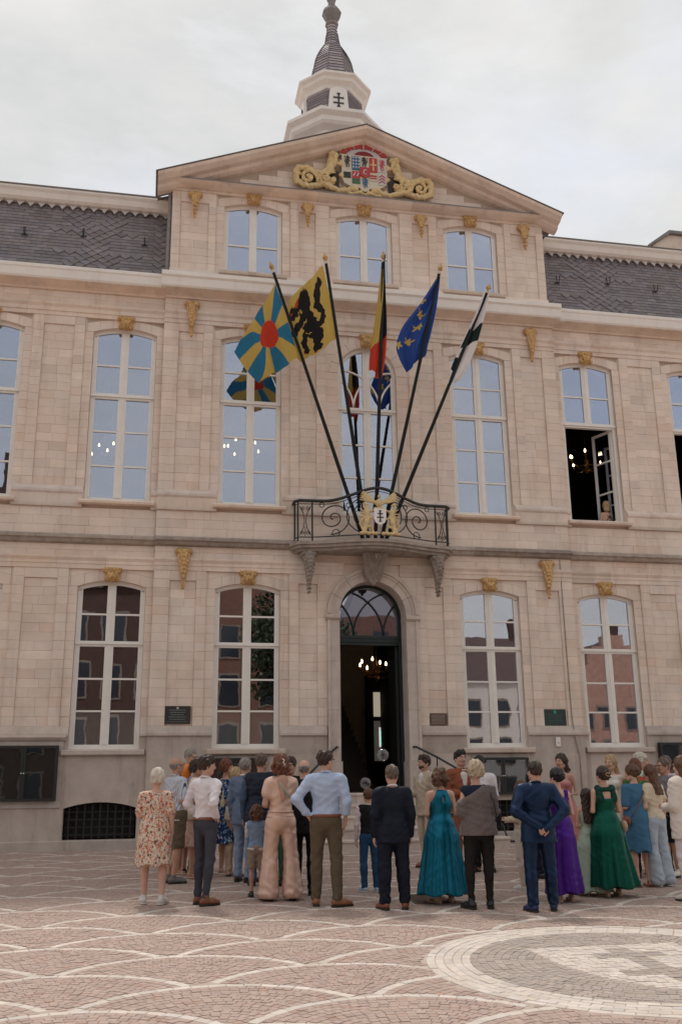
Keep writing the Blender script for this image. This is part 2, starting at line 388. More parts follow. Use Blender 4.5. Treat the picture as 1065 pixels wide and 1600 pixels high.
# upper centre: tall round-headed window
lay(-.98, -HW, 7.0, 10.33, REC); lay(HW, .98, 7.0, 10.33, REC)
def round_ring(r0, r1, zc, n, y, keyw=0):
    for i in range(n):
        a0, a1 = PI*i/n+.006, PI*(i+1)/n-.006; s = [a0+(a1-a0)*j/3 for j in range(4)]
        polys.append(([(r1*math.cos(a), zc+r1*math.sin(a)) for a in s]+[(r0*math.cos(a), zc+r0*math.sin(a)) for a in s[::-1]], y))
round_ring(HW, .88, 10.33, 10, REC-.006)
for sg in (-1, 1):
    for i in range(3):
        a0, a1 = PI/2*i/3+.006, PI/2*(i+1)/3-.006; s = [a0+(a1-a0)*j/3 for j in range(4)]
        a_x = lambda a: .885*math.cos(a); a_z = lambda a: 10.33+.885*math.sin(a)
        if i == 0: poly = [(.98, a_z(a0)), (.98, a_z(a1))]+[(a_x(a), a_z(a)) for a in s[::-1]]
        else: poly = [(a_x(a0) if i == 2 else .98, 11.255 if i == 2 else a_z(a0)), (a_x(a0) if i == 2 else .98, 11.255), (a_x(a1), 11.255)]+[(a_x(a), a_z(a)) for a in s[::-1]]
        if i == 2: poly = poly[1:]
        polys.append(([(x*sg, z) for x, z in poly][::sg], REC))
# door arch surroundings (stone above and beside the blue-stone frame)
for sg in (-1, 1):
    s = [PI/2*j/8 for j in range(9)]
    polys.append(([(sg*.99*math.cos(a), 4.75+.99*math.sin(a)) for a in s][::sg]+([(0, 5.85), (.985, 5.85)] if sg > 0 else [(-.985, 5.85), (0, 5.85)][::1]), .012))
# tympanum of the pediment
rake = .3875
z = 14.98
while z < 16.3:
    half = (16.33-z-.19)/rake
    if half > .3: lay(-half, half, z, z+.17, .02, ch=.17, lo=.35, hi=.7)
    z += .17

# --- wall cores
def wall_band(mb, z0, z1, ops, xa, xb, y0, y1, grow=0):
    # ops: (xc, hw, zb, zs, rise or 'round')
    ops = sorted(ops); x = xa
    for xc, hw, zb, zs, rise in ops:
        hw += grow; mb.box(x, xc-hw, y0, y1, z0, z1)
        if zb > z0: mb.box(xc-hw, xc+hw, y0, y1, z0, zb-grow)
        if rise == 'round': pts = [(xc-(hw)*math.cos(PI*i/16), zs+hw*math.sin(PI*i/16)) for i in range(17)]
        else: pts = [(xc+px, pz+grow) for px, pz in arcpts(hw, zs, rise)]
        if zs < z1: 
            for (ax, az), (bx, bz) in zip(pts[:-1], pts[1:]): mb.ext([(ax, az), (bx, bz), (bx, z1), (ax, z1)], y0, y1)
        x = xc+hw
    mb.box(x, xb, y0, y1, z0, z1)
gops = lambda zb, zs: [(b, HW, zb, zs, RISE) for b in BAYS_C]
cellar = lambda xa, xb: [(b, .69, .3, .88, .11) for b in (-8.28, -5.45, 2.663, 5.45, 8.28) if xa < b < xb]
wops = lambda zb, zs, s: [(b, HW, zb, zs, RISE) for b in BAYS_W if b*s > 0]
DOOR = (0, .74, 0, 4.75, 'round'); FC = (0, HW, 6.98, 10.33, 'round'); AC = (0, HW, 12.62, 14.36, RISE)
for nm, m, y0, y1, gr in (('wall_core', PLAIN, .062, .5, 0), ('mortar_bed', MORTAR, .05, .06, .045)):
    mb = MB()
    g2 = gr if m is MORTAR else 0
    wall_band(mb, -.1, 1.5, cellar(-4.6, 4.6)+[(0, .985 if m is MORTAR else .74, -.2, 4.75, 'round')], -4.6, 4.6, y0-(.005 if m is MORTAR else 0), y1, g2); wall_band(mb, 1.5, 6.0, gops(1.99, GZS)+[(0, .985 if m is MORTAR else .74, -.2, 4.75, 'round')], -4.6, 4.6, y0-(.005 if m is MORTAR else 0), y1, g2)
    wall_band(mb, 6.0, 12.2, gops(7.05, FZS)+[FC], -4.6, 4.6, y0, y1, g2)
    wall_band(mb, 12.2, 14.9, gops(12.62, 14.36)+[AC], -4.54, 4.54, y0, y1, g2)
    for s in (-1, 1):
        xa, xb = (4.6, XEND) if s > 0 else (-XEND, -4.6)
        wall_band(mb, -.1, 1.5, cellar(xa, xb), xa, xb, y0+YW, y1+YW, g2); wall_band(mb, 1.5, 6.0, wops(1.99, GZS, s), xa, xb, y0+YW, y1+YW, g2); wall_band(mb, 6.0, 12.2, wops(7.05, FZS, s), xa, xb, y0+YW, y1+YW, g2)
    if m is MORTAR: mb.ext([(-4.3, 14.9), (4.3, 14.9), (0, 16.5)], y0, y1)
    else:
        mb.ext([(-4.6, 14.9), (4.6, 14.9), (0, 16.6)], y0, y1); mb.box(-4.54, -4.3, .5, 6, 12.2, 14.9); mb.box(4.3, 4.54, .5, 6, 12.2, 14.9)
    mb.build(nm, m, hall)
# --- stone blocks: the 300 that show largest are pieces of their own, the rest one mesh
def block_geo(mb, b, tint):
    x0, x1, z0, z1, y = b; g = .0; c = .0075; j = random.uniform(-.003, .003); y += j
    mb.add([(x0+g,y+c,z0+g),(x1-g,y+c,z0+g),(x1-g,y+c,z1-g),(x0+g,y+c,z1-g),
            (x0+.005,y,z0+.005),(x1-.005,y,z0+.005),(x1-.005,y,z1-.005),(x0+.005,y,z1-.005),
            (x0+g,y+.045,z0+g),(x1-g,y+.045,z0+g),(x1-g,y+.045,z1-g),(x0+g,y+.045,z1-g)],
           [(4,5,6,7),(0,1,5,4),(1,2,6,5),(2,3,7,6),(3,0,4,7),(8,9,1,0),(9,10,2,1),(10,11,3,2),(11,8,0,3)], tint)
def stone_tint():
    r = random.random()
    if r < .05: return rt(.91, .02, .015)
    if r < .10: return (.98, .93, .90)
    if r < .22: return rt(1.06, .02, .01)
    return rt(1.0, .018, .007)
def key(b):
    p = ((b[0]+b[1])/2, b[4], (b[2]+b[3])/2)
    return -(b[1]-b[0])*(b[3]-b[2])/dist(p)**2*(1 if inview(p, 0) else 0)
blocks = [b for b in blocks if not (-1.0 < (b[0]+b[1])/2 < 1.0 and 5.84 < b[2] < 6.1 and abs(b[0]) < .3 and abs(b[1]) < .3)]
blocks.sort(key=key); rest = MB()
for i, b in enumerate(blocks):
    if i < 300: m = MB(); block_geo(m, b, stone_tint()); m.build('stone_block', STONE, hall)
    else: block_geo(rest, b, stone_tint())
struct(rest.build('stone_block', STONE, hall), 'stuff')
for poly, y in polys:
    m = MB(); m.ext(poly[::-1], y, y+.05, stone_tint()); m.build('arch_stone', STONE, hall)

# --- mouldings running along the front, in lengths of stone
def moulding(name, prof, matr, segs, L=1.1, tb=1.0, ts=.05):
    for x0, x1, dy in segs:
        n = max(1, round((x1-x0)/L)); 
        for i in range(n):
            a = x0+(x1-x0)*i/n; b = x0+(x1-x0)*(i+1)/n
            mb = MB(); mb.prof([(y+dy, z) for y, z in prof], a+(.0015 if i else 0), b-.0015 if i < n-1 else b, rt(tb, ts, .02)); mb.build(name, matr, hall)
CW = [(-XEND, -4.62, YW), (-4.62, 4.62, 0), (4.62, XEND, YW)]
B = .07      # back of mouldings
# base course, plinth, plinth cap
def notwin(ops, a, b, w): # split a..b around windows at ops with half width w
    xs = [a]
    for o in sorted(ops):
        if o-w > a and o+w < b: xs += [o-w, o+w]
    xs.append(b); return [(xs[i], xs[i+1]) for i in range(0, len(xs), 2)]
SEGD = [(-XEND, -4.62, YW), (-4.62, -1.0, 0), (1.0, 4.62, 0), (4.62, XEND, YW)]
moulding('base_course', [(B, .3), (-.07, .3), (-.09, .28), (-.09, -.1), (B, -.1)], BLUE, SEGD, 1.3, .85)
BW = {-8.28: 1, -5.45: 1, 2.663: 1, 5.45: 1, 8.28: 1}     # bays with cellar windows
for x0, x1, dy in SEGD:
    ops = [b for b in list(BW) if x0 < b < x1]
    for a, b in notwin(ops, x0, x1, .69):
        n = max(1, round((b-a)/1.2))
        for i in range(n): pl = MB(); pl.box(a+(b-a)*i/n+.002, a+(b-a)*(i+1)/n-.002, dy-.03, B+dy, .3, 1.865, rt(1, .05, .02)); pl.build('plinth_stone', BLUE, hall)
    for o in ops:
        pts = arcpts(.69, .88, .11)
        pl = MB(); pl.ext([(o-.69, 1.865), (o+.69, 1.865)]+[(o+x, z) for x, z in pts[::-1]], dy-.03, B+dy, rt(1, .04, .02)); pl.build('plinth_stone', BLUE, hall)
moulding('plinth_band', [(B, 2.24), (-.012, 2.24), (-.012, 1.865), (B, 1.865)], BLUE, [(a, b, d) for x0, x1, d in SEGD for a, b in notwin(BAYS_C+BAYS_W, x0, x1, HW)], 1.4)
moulding('plinth_cap', [(B, 2.43), (0, 2.43), (-.012, 2.40), (-.055, 2.285), (-.055, 2.24), (B, 2.24)], BLUE, [(a, b, d) for x0, x1, d in SEGD for a, b in notwin(BAYS_C+BAYS_W, x0, x1, HW)], 1.2, 1.1)
# architrave over ground floor, string course
SEGA = [(-XEND, -4.62, YW), (-4.62, -.62, 0), (.62, 4.62, 0), (4.62, XEND, YW)]
moulding('architrave', [(B, 5.86), (-.06, 5.86), (-.06, 5.82), (-.025, 5.76), (-.025, 5.70), (-.012, 5.70), (-.012, 5.60), (B, 5.60)], PLAIN, SEGA, 1.0)
moulding('string_course', [(B, 6.33), (-.02, 6.33), (-.17, 6.27), (-.17, 6.215), (-.12, 6.20), (-.09, 6.14), (-.04, 6.12), (B, 6.12)], DKBLUE, CW, 1.2, 1.25, .1)
# pedestal zone of the upper floor
SEGP = [(a, b, d) for x0, x1, d in CW for a, b in notwin([0]+BAYS_C+BAYS_W, x0, x1, HW+.02)]
moulding('pedestal_base', [(B, 6.98), (-.03, 6.98), (-.05, 6.93), (-.05, 6.90), (B, 6.90)], PLAIN, SEGP, 1.1, .78)
moulding('pedestal', [(B, 7.18), (-.03, 7.18), (-.03, 6.98), (B, 6.98)], PLAIN, SEGP, .7)
moulding('pedestal_cap', [(B, 7.36), (0, 7.36), (-.06, 7.27), (-.06, 7.22), (-.03, 7.18), (B, 7.18)], BLUE, SEGP, 1.1, 1.35)
# entablature of the upper floor
moulding('upper_architrave', [(B, 11.56), (-.07, 11.56), (-.07, 11.51), (-.03, 11.45), (-.03, 11.36), (-.012, 11.36), (-.012, 11.26), (B, 11.26)], PLAIN, CW, 1.0)
moulding('cove', [(B, 11.86), (-.05, 11.86), (-.06, 11.90), (-.13, 11.93), (-.24, 11.965), (-.30, 11.98), (-.30, 12.0), (B, 12.0)], PLAIN, CW, 2.4, 1.0, .02)
moulding('gutter_cornice', [(.4, 12.3), (-.36, 12.3), (-.38, 12.28), (-.38, 12.22), (-.36, 12.19), (-.345, 12.02), (-.32, 11.985), (.07, 11.985), (.07, 12.2)], GUTTER, [(-XEND, -4.62, YW+.02), (4.62, XEND, YW+.02)], 5)
moulding('gutter_cornice', [(.4, 12.36), (-.36, 12.36), (-.40, 12.33), (-.40, 12.24), (-.36, 12.20), (-.345, 12.02), (-.32, 11.985), (.07, 11.985), (.07, 12.2)], GUTTER, [(-4.72, 4.72, 0)], 5)
moulding('attic_base', [(B, 12.62), (-.02, 12.62), (-.1, 12.44), (-.1, 12.36), (B, 12.36)], PLAIN, [(-4.56, 4.56, 0)], 1.4)
moulding('attic_architrave', [(B, 14.72), (-.015, 14.72), (-.015, 14.65), (B, 14.65)], PLAIN, [(-4.57, 4.57, 0)], 1.4)
moulding('pediment_base', [(B, 14.92), (-.02, 14.92), (-.27, 14.83), (-.27, 14.80), (-.20, 14.76), (-.06, 14.72), (B, 14.72)], PLAIN, [(-4.62, 4.62, 0)], 1.2)
moulding('lead_flashing', [(B, 14.935), (-.02, 14.932), (-.285, 14.842), (-.285, 14.815), (-.275, 14.83), (B, 14.921)], LEAD, [(-4.6, 4.6, 0)], 1.0, .7)
# raking cornices
for sg in (-1, 1):
    # profile in (y, w) with w measured perpendicular-ish (vertical) under the rake line
    pr = [(.45, 0), (-.46, 0), (-.48, -.03), (-.45, -.09), (-.36, -.15), (-.33, -.17), (-.20, -.185), (-.16, -.25), (-.07, -.29), (.08, -.30)]
    N = 7
    for i in range(N):
        xa = 4.9*(1-i/N)-(.0015 if i else 0); xb = 4.9*(1-(i+1)/N)+(.0015 if i < N-1 else 0)
        f = lambda x: 14.80+(4.9-x)*rake
        vs = [(sg*xa, y, f(xa)+w) for y, w in pr]+[(sg*xb, y, f(xb)+w) for y, w in pr]; n = len(pr)
        fs = [(k, k+n, (k+1)%n+n, (k+1)%n) for k in range(n)]+[tuple(range(n)), tuple(range(2*n-1, n-1, -1))]
        mb = MB(); mb.add(vs, fs, rt(1.08, .03, .01)); mb.build('raking_cornice', PLAIN, hall)
mb = MB()
for sg in (-1, 1):
    mb.add([(sg*x, y, 14.80+(4.9-abs(x))*rake+w) for x in (4.95, 0) for y, w in ((-.49, .004), (.6, .004), (.6, .022), (-.49, .022), (-.49, .0))],
           [(0,1,2,3,4),(0,5,6,1),(1,6,7,2),(2,7,8,3),(3,8,9,4),(4,9,5,0)])
mb.build('lead_capping', LEAD, hall)
# pediment roof and hidden building mass
mb = MB(); mb.add([(-4.9, .6, 14.78), (4.9, .6, 14.78), (0, .6, 16.68), (-4.9, 8, 14.78), (4.9, 8, 14.78), (0, 8, 16.68)], [(0,1,2),(3,5,4),(0,2,5,3),(1,4,5,2)], .9); mb.build('pediment_roof', SLATE, hall)
mb = MB(); mb.box(-XEND, XEND, 8.0, 8.2, 0, 14.2); mb.box(-XEND, -XEND+.2, .6, 8, 0, 14); mb.box(XEND-.2, XEND, .6, 8, 0, 14); mb.build('rear_wall', PLAIN, hall)

# --- mansard roofs
def mansard(sg):
    Ya, Za, Yb, Zb = .30, 12.22, 1.0, 14.55
    rows = 24; root = None; k = math.hypot(Yb-Ya, Zb-Za); dy, dz = (Yb-Ya)/k, (Zb-Za)/k; ny, nz = -dz, dy
    base = MB(); base.add([(sg*4.56, Ya+.03, Za), (sg*XEND, Ya+.03, Za), (sg*XEND, Yb+.03, Zb), (sg*4.56, Yb+.03, Zb)], [(0,1,2,3)], .6)
    base.box(min(sg*4.56, sg*XEND), max(sg*4.56, sg*XEND), 1.1, 7.9, 13.9, 14.5)
    root = base.build('mansard_roof', SLATE, hall)
    sl = []
    h = k/rows
    for r in range(rows):
        x = 4.56+(.12 if r % 2 else 0)-(.12 if r % 2 else 0)
        x = 4.57-(.13 if r % 2 else 0)
        while x < 12.5:
            w = .25; a, b = max(x, 4.57)+.004, x+w-.004; x += w
            u = (a+b)/2-4.57
            pointed = abs((u % 3.4)-1.7-(r-12)*.05) < .22 or abs((u % 3.4)-1.7+(r-12)*.05) < .22 or (r in (9, 16) and .7 < (u % 3.4) < 2.7) or u < .3
            s0, s1 = r*h-.02, (r+1)*h+.05
            P = lambda s, o: (Ya+dy*s+ny*o, Za+dz*s+nz*o)
            (y0, z0), (y1, z1), (ym, zm), (yb, zb) = P(s0, .02), P(s1, .002), P(s0+h*.55, .017), P(s0, .008)
            x0, x1 = (a*sg, b*sg) if sg > 0 else (b*sg, a*sg)
            if pointed:
                xm = (x0+x1)/2; (y0, z0) = P(s0-.05, .034); (ym, zm) = P(s0+h*.5, .03); (yb, zb) = P(s0-.045, .01); (ymb, zmb) = P(s0+h*.5, .006)
                vs = [(xm, y0, z0), (x1, ym, zm), (x1, y1, z1), (x0, y1, z1), (x0, ym, zm), (xm, yb, zb), (x1, ymb, zmb), (x0, ymb, zmb)]; fs = [(0,1,2,3,4), (5,6,1,0), (7,5,0,4)]
            else:
                vs = [(x0, y0, z0), (x1, y0, z0), (x1, y1, z1), (x0, y1, z1), (x0, yb, zb), (x1, yb, zb)]; fs = [(0,1,2,3), (4,5,1,0)]
            sl.append((vs, fs, ((x0+x1)/2, y0, z0), rt(.9, .1, .03)))
    sl.sort(key=lambda q: (not inview(q[2], 0), dist(q[2])))
    rest = MB()
    for i, (vs, fs, c, t) in enumerate(sl):
        if i < 300: m = MB(); m.add(vs, fs, t); m.build('slate', SLATE, root)
        else: rest.add(vs, fs, t)
    struct(rest.build('slate', SLATE, root), 'stuff')
    # zigzag lead edge and crowning cornice
    z = MB(); x = 4.57
    while x < XEND-.2:
        z.add([(sg*x, .93, 14.6), (sg*(x+.24), .93, 14.6), (sg*(x+.12), .85, 14.40), (sg*x, .95, 14.6), (sg*(x+.24), .95, 14.6), (sg*(x+.12), .87, 14.40)], [(0,1,2)[::sg], (3,4,5)[::-sg], (0,2,5,3), (1,4,5,2)]); x += .24
    z.build('zigzag_flashing', mat('zinc_edge', (.52, .47, .44), .6, var=.15), hall)
    c = MB(); x0, x1 = sorted((sg*4.56, sg*XEND))
    c.prof([(1.2, 14.84), (.72, 14.86), (.70, 14.80), (.76, 14.74), (.80, 14.62), (.86, 14.57), (1.2, 14.57)], x0, x1); c.build('eaves_cornice', GUTTER, hall)
    c = MB(); c.prof([(7.5, 15.0), (1.2, 14.885), (.69, 14.885), (.69, 14.863), (7.5, 14.90)], x0, x1); c.build('roof_edge', LEAD, hall)
    for i in range(5):
        hk = MB(); X = sg*(5.15+i*1.35+(.05 if i % 2 else 0)); s = 1.35+(.12 if i % 2 else 0); yy, zz = Ya+dy*s, Za+dz*s
        hk.tube([(X, yy+ny*.02, zz+.22), (X, yy+ny*.05, zz), (X, yy+ny*.2, zz-.03), (X, yy+ny*.22, zz+.1)], .013, 5); hk.box(X-.07, X+.07, yy-.05, yy-.03, zz-.01, zz+.01)
        hk.build('roof_hook', BLACK, root)
    for i in range(3):
        hk = MB(); X = sg*(4.8+i*1.75); hk.tube([(X, .95, 14.86), (X, .95, 15.0), (X+.03, .95, 15.04), (X+.05, .95, 15.02)], .007, 4); hk.build('lightning_hook', BLACK, root)
mansard(-1); mansard(1)
# chimney stack with sloping cap, right
mb = MB(); mb.ext([(9.75, 14.6), (11.1, 14.6), (11.1, 17.0), (10.9, 17.25), (10.3, 17.25), (9.75, 16.85)], 3.6, 4.5); ch = mb.build('chimney', PLAIN, hall)
mb = MB(); mb.ext([(9.55, 16.8), (9.6, 16.76), (10.32, 17.26), (10.93, 17.26), (11.14, 17.05), (11.2, 17.1), (11.0, 17.36), (10.28, 17.36)], 3.5, 4.6); mb.build('chimney_cap', LEAD, ch)
# small chimney-like downpipe head left of the pediment
mb = MB(); mb.tube([(-4.66, .45, 15.05), (-4.62, .3, 14.75), (-4.60, .12, 14.6), (-4.60, .1, 12.5)], .05, 8); mb.build('rainwater_pipe', LEAD, hall)

# --- turret
TX, TY = .05, 4.1
def octo(ap): return [(ap/math.cos(PI/8), z) for z in ()]
def oc(prof, name, m, par, ph=PI/8, tint=1.0):
    mb = MB(); mb.lathe([(a/math.cos(PI/8), z) for a, z in prof], TX, TY, 8, ph, tint); return mb.build(name, m, par)
tur = oc([(.95, 15.5), (.95, 19.1)], 'turret', SLATE, hall, tint=1.2)
oc([(1.02, 18.98), (1.08, 19.02), (1.08, 19.12), (1.26, 19.22), (1.32, 19.30), (1.32, 19.44), (1.44, 19.54), (1.44, 19.64), (.8, 19.70)], 'lower_cornice', GUTTER, tur)
oc([(.80, 19.6), (.76, 21.1)], 'drum', SLATE, tur, tint=1.3)
mb = MB()
for i in range(18):
    z0 = 19.68+i*.08; mb.lathe([(.825/math.cos(PI/8), z0), (.80/math.cos(PI/8), z0+.075)], TX, TY, 8, PI/8, rt(1.6, .1), cap=False)
for i in range(26):
    pass
BELL = [(.66, 20.95), (.62, 21.5), (.575, 21.95), (.53, 22.2), (.47, 22.4), (.39, 22.6), (.29, 22.8), (.215, 22.94), (.175, 23.14), (.145, 23.4), (.13, 23.72)]
def bz(t):
    for (a0, z0), (a1, z1) in zip(BELL[:-1], BELL[1:]):
        if z0 <= t <= z1: return a0+(a1-a0)*(t-z0)/(z1-z0)
    return .14
mb.lathe([((a_-.012)/math.cos(PI/8), z) for a_, z in BELL], TX, TY, 8, PI/8, 1.2)
z0 = 20.95
while z0 < 23.7:
    z1 = z0+.11; mb.lathe([((bz(z0)+.022)/math.cos(PI/8), z0), (bz(z1)/math.cos(PI/8), z1)], TX, TY, 8, PI/8, rt(1.7, .10), cap=False); z0 = z1
struct(mb.build('slate_courses', SLATE, tur), 'stuff')
oc([(.78, 20.72), (.82, 20.76), (.86, 20.86), (.98, 20.95), (1.0, 21.05), (1.08, 21.10), (1.08, 21.17), (.6, 21.26)], 'upper_cornice', GUTTER, tur)
oc([(.15, 23.68), (.19, 23.72), (.19, 23.78), (.13, 23.82), (.20, 23.95), (.285, 24.15), (.24, 24.28), (.11, 24.38), (.10, 24.6), (.14, 24.7), (.10, 25.1), (.05, 25.6), (.02, 26.3)], 'finial', LEAD, tur, tint=1.4)
for k in range(8):
    a = PI/8+k*PI/4; r = 1/math.cos(PI/8)
    mb = MB(); mb.tube([(TX+r*(b+.02)*math.cos(a), TY+r*(b+.02)*math.sin(a), z) for b, z in BELL[:-1]], .016, 5); mb.build('hip_roll', LEAD, tur)
# white dial panels with the double-barred cross
for k in (0, 2, 3):
    a = -PI/2+{0: 0, 2: PI/2, 3: -PI/2}[k]
    pm = MB(); N = 10
    poly = [(-.36, 19.85), (.36, 19.85), (.29, 20.62)]+[(.29*math.cos(PI*i/N), 20.62+.14*math.sin(PI*i/N)) for i in range(1, N)]+[(-.29, 20.62)]
    poly = [(x*.86, z) for x, z in poly]; pm.ext(poly, -.92, -.78); po = pm.build('white_panel', WHITE, tur)
    cm = MB(); cz = 20.3
    for x0, x1, z0, z1 in ((-.022, .022, cz-.24, cz+.24), (-.14, -.0225, cz+.06, cz+.10), (.0225, .14, cz+.06, cz+.10), (-.14, -.0225, cz-.12, cz-.08), (.0225, .14, cz-.12, cz-.08), (-.05, -.0225, cz+.20, cz+.235), (.0225, .05, cz+.20, cz+.235), (-.05, -.0225, cz-.235, cz-.2), (.0225, .05, cz-.235, cz-.2), (-.15, -.141, cz+.04, cz+.12), (.141, .15, cz+.04, cz+.12), (-.15, -.141, cz-.14, cz-.06), (.141, .15, cz-.14, cz-.06)):
        cm.box(x0, x1, -.94, -.921, z0, z1)
    co = cm.build('double_barred_cross', BLACK, po)
    po.location = (TX, TY, 0); po.rotation_euler = (0, 0, a+PI/2)

# ------------------------------------------------------------ windows
def win_parts(par, hw, zs, rise, transom, bars, glass, lower_open=False, film=None, ftop=.075, top='seg'):
    """local frame: x centre, z=0 at the sill, y=0 front of the frame"""
    W_, MUL = .07, .055
    top_f = (lambda x: arc(x, zs, rise, hw)) if top == 'seg' else (lambda x: zs+math.sqrt(max(0, hw*hw-x*x)))
    fr = MB()
    zst = zs-(ftop+.0005 if top == 'seg' else 0); fr.box(-hw, -hw+W_, 0, .09, 0, zst); fr.box(hw-W_, hw, 0, .09, 0, zst)
    n = 14 if top == 'seg' else 28
    xs = [-hw+2*hw*i/n for i in range(n+1)]
    if top != 'seg': xs = [-hw*math.cos(PI*i/n) for i in range(n+1)]
    inner = (lambda x: top_f(x)-ftop) if top == 'seg' else (lambda x: zs+math.sqrt(max(0, (hw-ftop)**2-x*x)))
    for a, b in zip(xs[:-1], xs[1:]): fr.ext([(a, inner(a)), (b, inner(b)), (b, top_f(b)), (a, top_f(a))][::1], 0, .09)
    zb0 = transom[1] if (lower_open and transom) else 0
    if not lower_open: fr.box(-hw+W_, hw-W_, .005, .085, 0, .09); fr.box(-hw-.01, hw+.01, -.03, -.002, -.02, .045)
    fr.box(-MUL, MUL, -.012, .08, (zb0 or .09)+.001, inner(0)); fr.box(-.014, .014, -.026, -.0125, zb0 or .1, inner(0)-.01)
    if transom:
        fr.box(-hw+W_, -MUL-.001, -.012, .084, transom[0], transom[1]); fr.box(MUL+.001, hw-W_, -.012, .084, transom[0], transom[1])
        fr.box(-hw+.002, hw-.002, -.045, -.0265, transom[0]+.045, transom[1]-.03)
        if lower_open: fr.box(-MUL, MUL, -.012, .084, transom[0], transom[1])
    levels = sorted([(.09, .09)]+[(b-.018, b+.018) for b in bars]+([transom] if transom else []))
    out = [('window', fr, WHITE)]
    lv = levels+[(None, None)]
    for i in range(len(levels)):
        z0 = levels[i][1]; z1 = lv[i+1][0]
        if lower_open and transom and z0 < transom[0]: continue
        for s in (-1, 1):
            xa, xb = sorted((s*MUL, s*(hw-W_)))
            # sash rails inside each light
            g = MB()
            if z1 is not None: g.box(xa, xb, .03, .036, z0, z1); rim = [(xa, z0), (xb, z0), (xb, z1), (xa, z1)]
            else:
                xx = [xa+(xb-xa)*j/8 for j in range(9)]; rim = [(xa, z0), (xb, z0)]+[(x, inner(x)) for x in xx[::-1]]
                rim = [r for j, r in enumerate(rim) if j == 0 or abs(r[0]-rim[j-1][0])+abs(r[1]-rim[j-1][1]) > 1e-5]
                g.ext(rim, .03, .036)
            out.append(('pane', g, glass))
            if film and i == 0:
                f = MB(); f.box(xa, xb, .05, .053, z0, z1); out.append(('privacy_film', f, film))
            # stile edges that make the sash
            t = .03
            for a2, b2 in ((xa, xa+t), (xb-t, xb)): e = MB(); e.box(a2, b2, -.004, .03, z0, z1 if z1 is not None else min(inner(a2), inner(b2))); out.append(('sash_stile', e, WHITE))
    for b in bars:
        if lower_open and transom and b < transom[0]: continue
        for s in (-1, 1):
            xa, xb = sorted((s*MUL, s*(hw-W_))); m = MB(); m.box(xa+.0, xb-.0, .004, .05, b-.0175, b+.0175); out.append(('glazing_bar', m, WHITE))
    return out
def make_window(spec, loc):
    parts = spec; o = parts[0][1].build('window', parts[0][2], hall); o.location = loc
    for nm, mb, m in parts[1:]: mb.build(nm, m, o)
    return o
def copy_window(o, loc):
    c = o.copy(); C.objects.link(c); c.location = loc
    for ch in o.children:
        q = ch.copy(); C.objects.link(q); q.parent = c
        if ch.name.startswith('pane'): q.rotation_euler = (random.uniform(-.0011, .0011), 0, random.uniform(-.003, .003))
    return c
FILM = mat('privacy_film', (.86, .82, .78), .8, var=.1)
GB = [.74, 1.38, 2.69]
YG = .13
g1 = make_window(win_parts(hall, HW-.005, GZS-1.99, RISE, (2.03, 2.14), GB, GL2, film=FILM), (BAYS_C[0], YG, 1.99))
g2 = copy_window(g1, (-5.45, YG+YW, 1.99)); copy_window(g1, (-8.28, YG+YW, 1.99))
g3 = make_window(win_parts(hall, HW-.005, GZS-1.99, RISE, (2.03, 2.14), GB, GL2), (BAYS_C[1], YG, 1.99))
for b in (5.45, 8.28, 11.11, -11.11): copy_window(g3, (b, YG+YW, 1.99))
FB = [.80, 1.58, 3.12]
f1 = make_window(win_parts(hall, HW-.005, FZS-7.08, RISE, (2.33, 2.46), FB, GL1), (BAYS_C[0], YG, 7.08))
for b, y in ((2.663, 0), (-5.45, YW), (-8.28, YW), (-11.11, YW), (11.11, YW)): copy_window(f1, (b, YG+y, 7.08))
f2 = make_window(win_parts(hall, HW-.005, FZS-7.08, RISE, (2.33, 2.46), FB, GL1, lower_open=True), (5.45, YG+YW, 7.08)); copy_window(f2, (8.28, YG+YW, 7.08))
a1 = make_window(win_parts(hall, HW-.005, 14.36-12.64, RISE, None, [.78], GL1), (BAYS_C[0], YG, 12.64)); copy_window(a1, (0, YG, 12.64)); copy_window(a1, (2.663, YG, 12.64))
# centre french window with interlaced round head
cw = make_window(win_parts(hall, HW-.005, 10.33-6.99, 0, (2.42, 2.54), [.87, 1.65], GL1, top='round'), (0, YG, 6.99))
def interlace(r, z0, zc, n, mm, par, y, thick=.022, deg=None):
    """gothic interlaced bars: arcs springing from the foot"""
    mb = MB()
    def bar(pts):
        pts = [(x, z) for x, z in pts if math.hypot(x, max(0, z-zc)) < r+.01 and z >= z0-1e-6]
        if len(pts) > 1: mb.tube([(x, y, z) for x, z in pts], thick, 6)
    for sgn in (-1, 1):
        for foot in (-.34*r/.68, .34*r/.68):
            # arc curving outwards from the foot
            R_ = 1.5*r
            pts = [(foot+sgn*(R_-R_*math.cos(t)), z0+R_*math.sin(t)) for t in [i*.05 for i in range(32)]]
            bar(pts)
    return mb.build('glazing_bar', mm, par)
interlace(HW-.07, 2.54, 10.33-6.99, 2, WHITE, cw, .02)
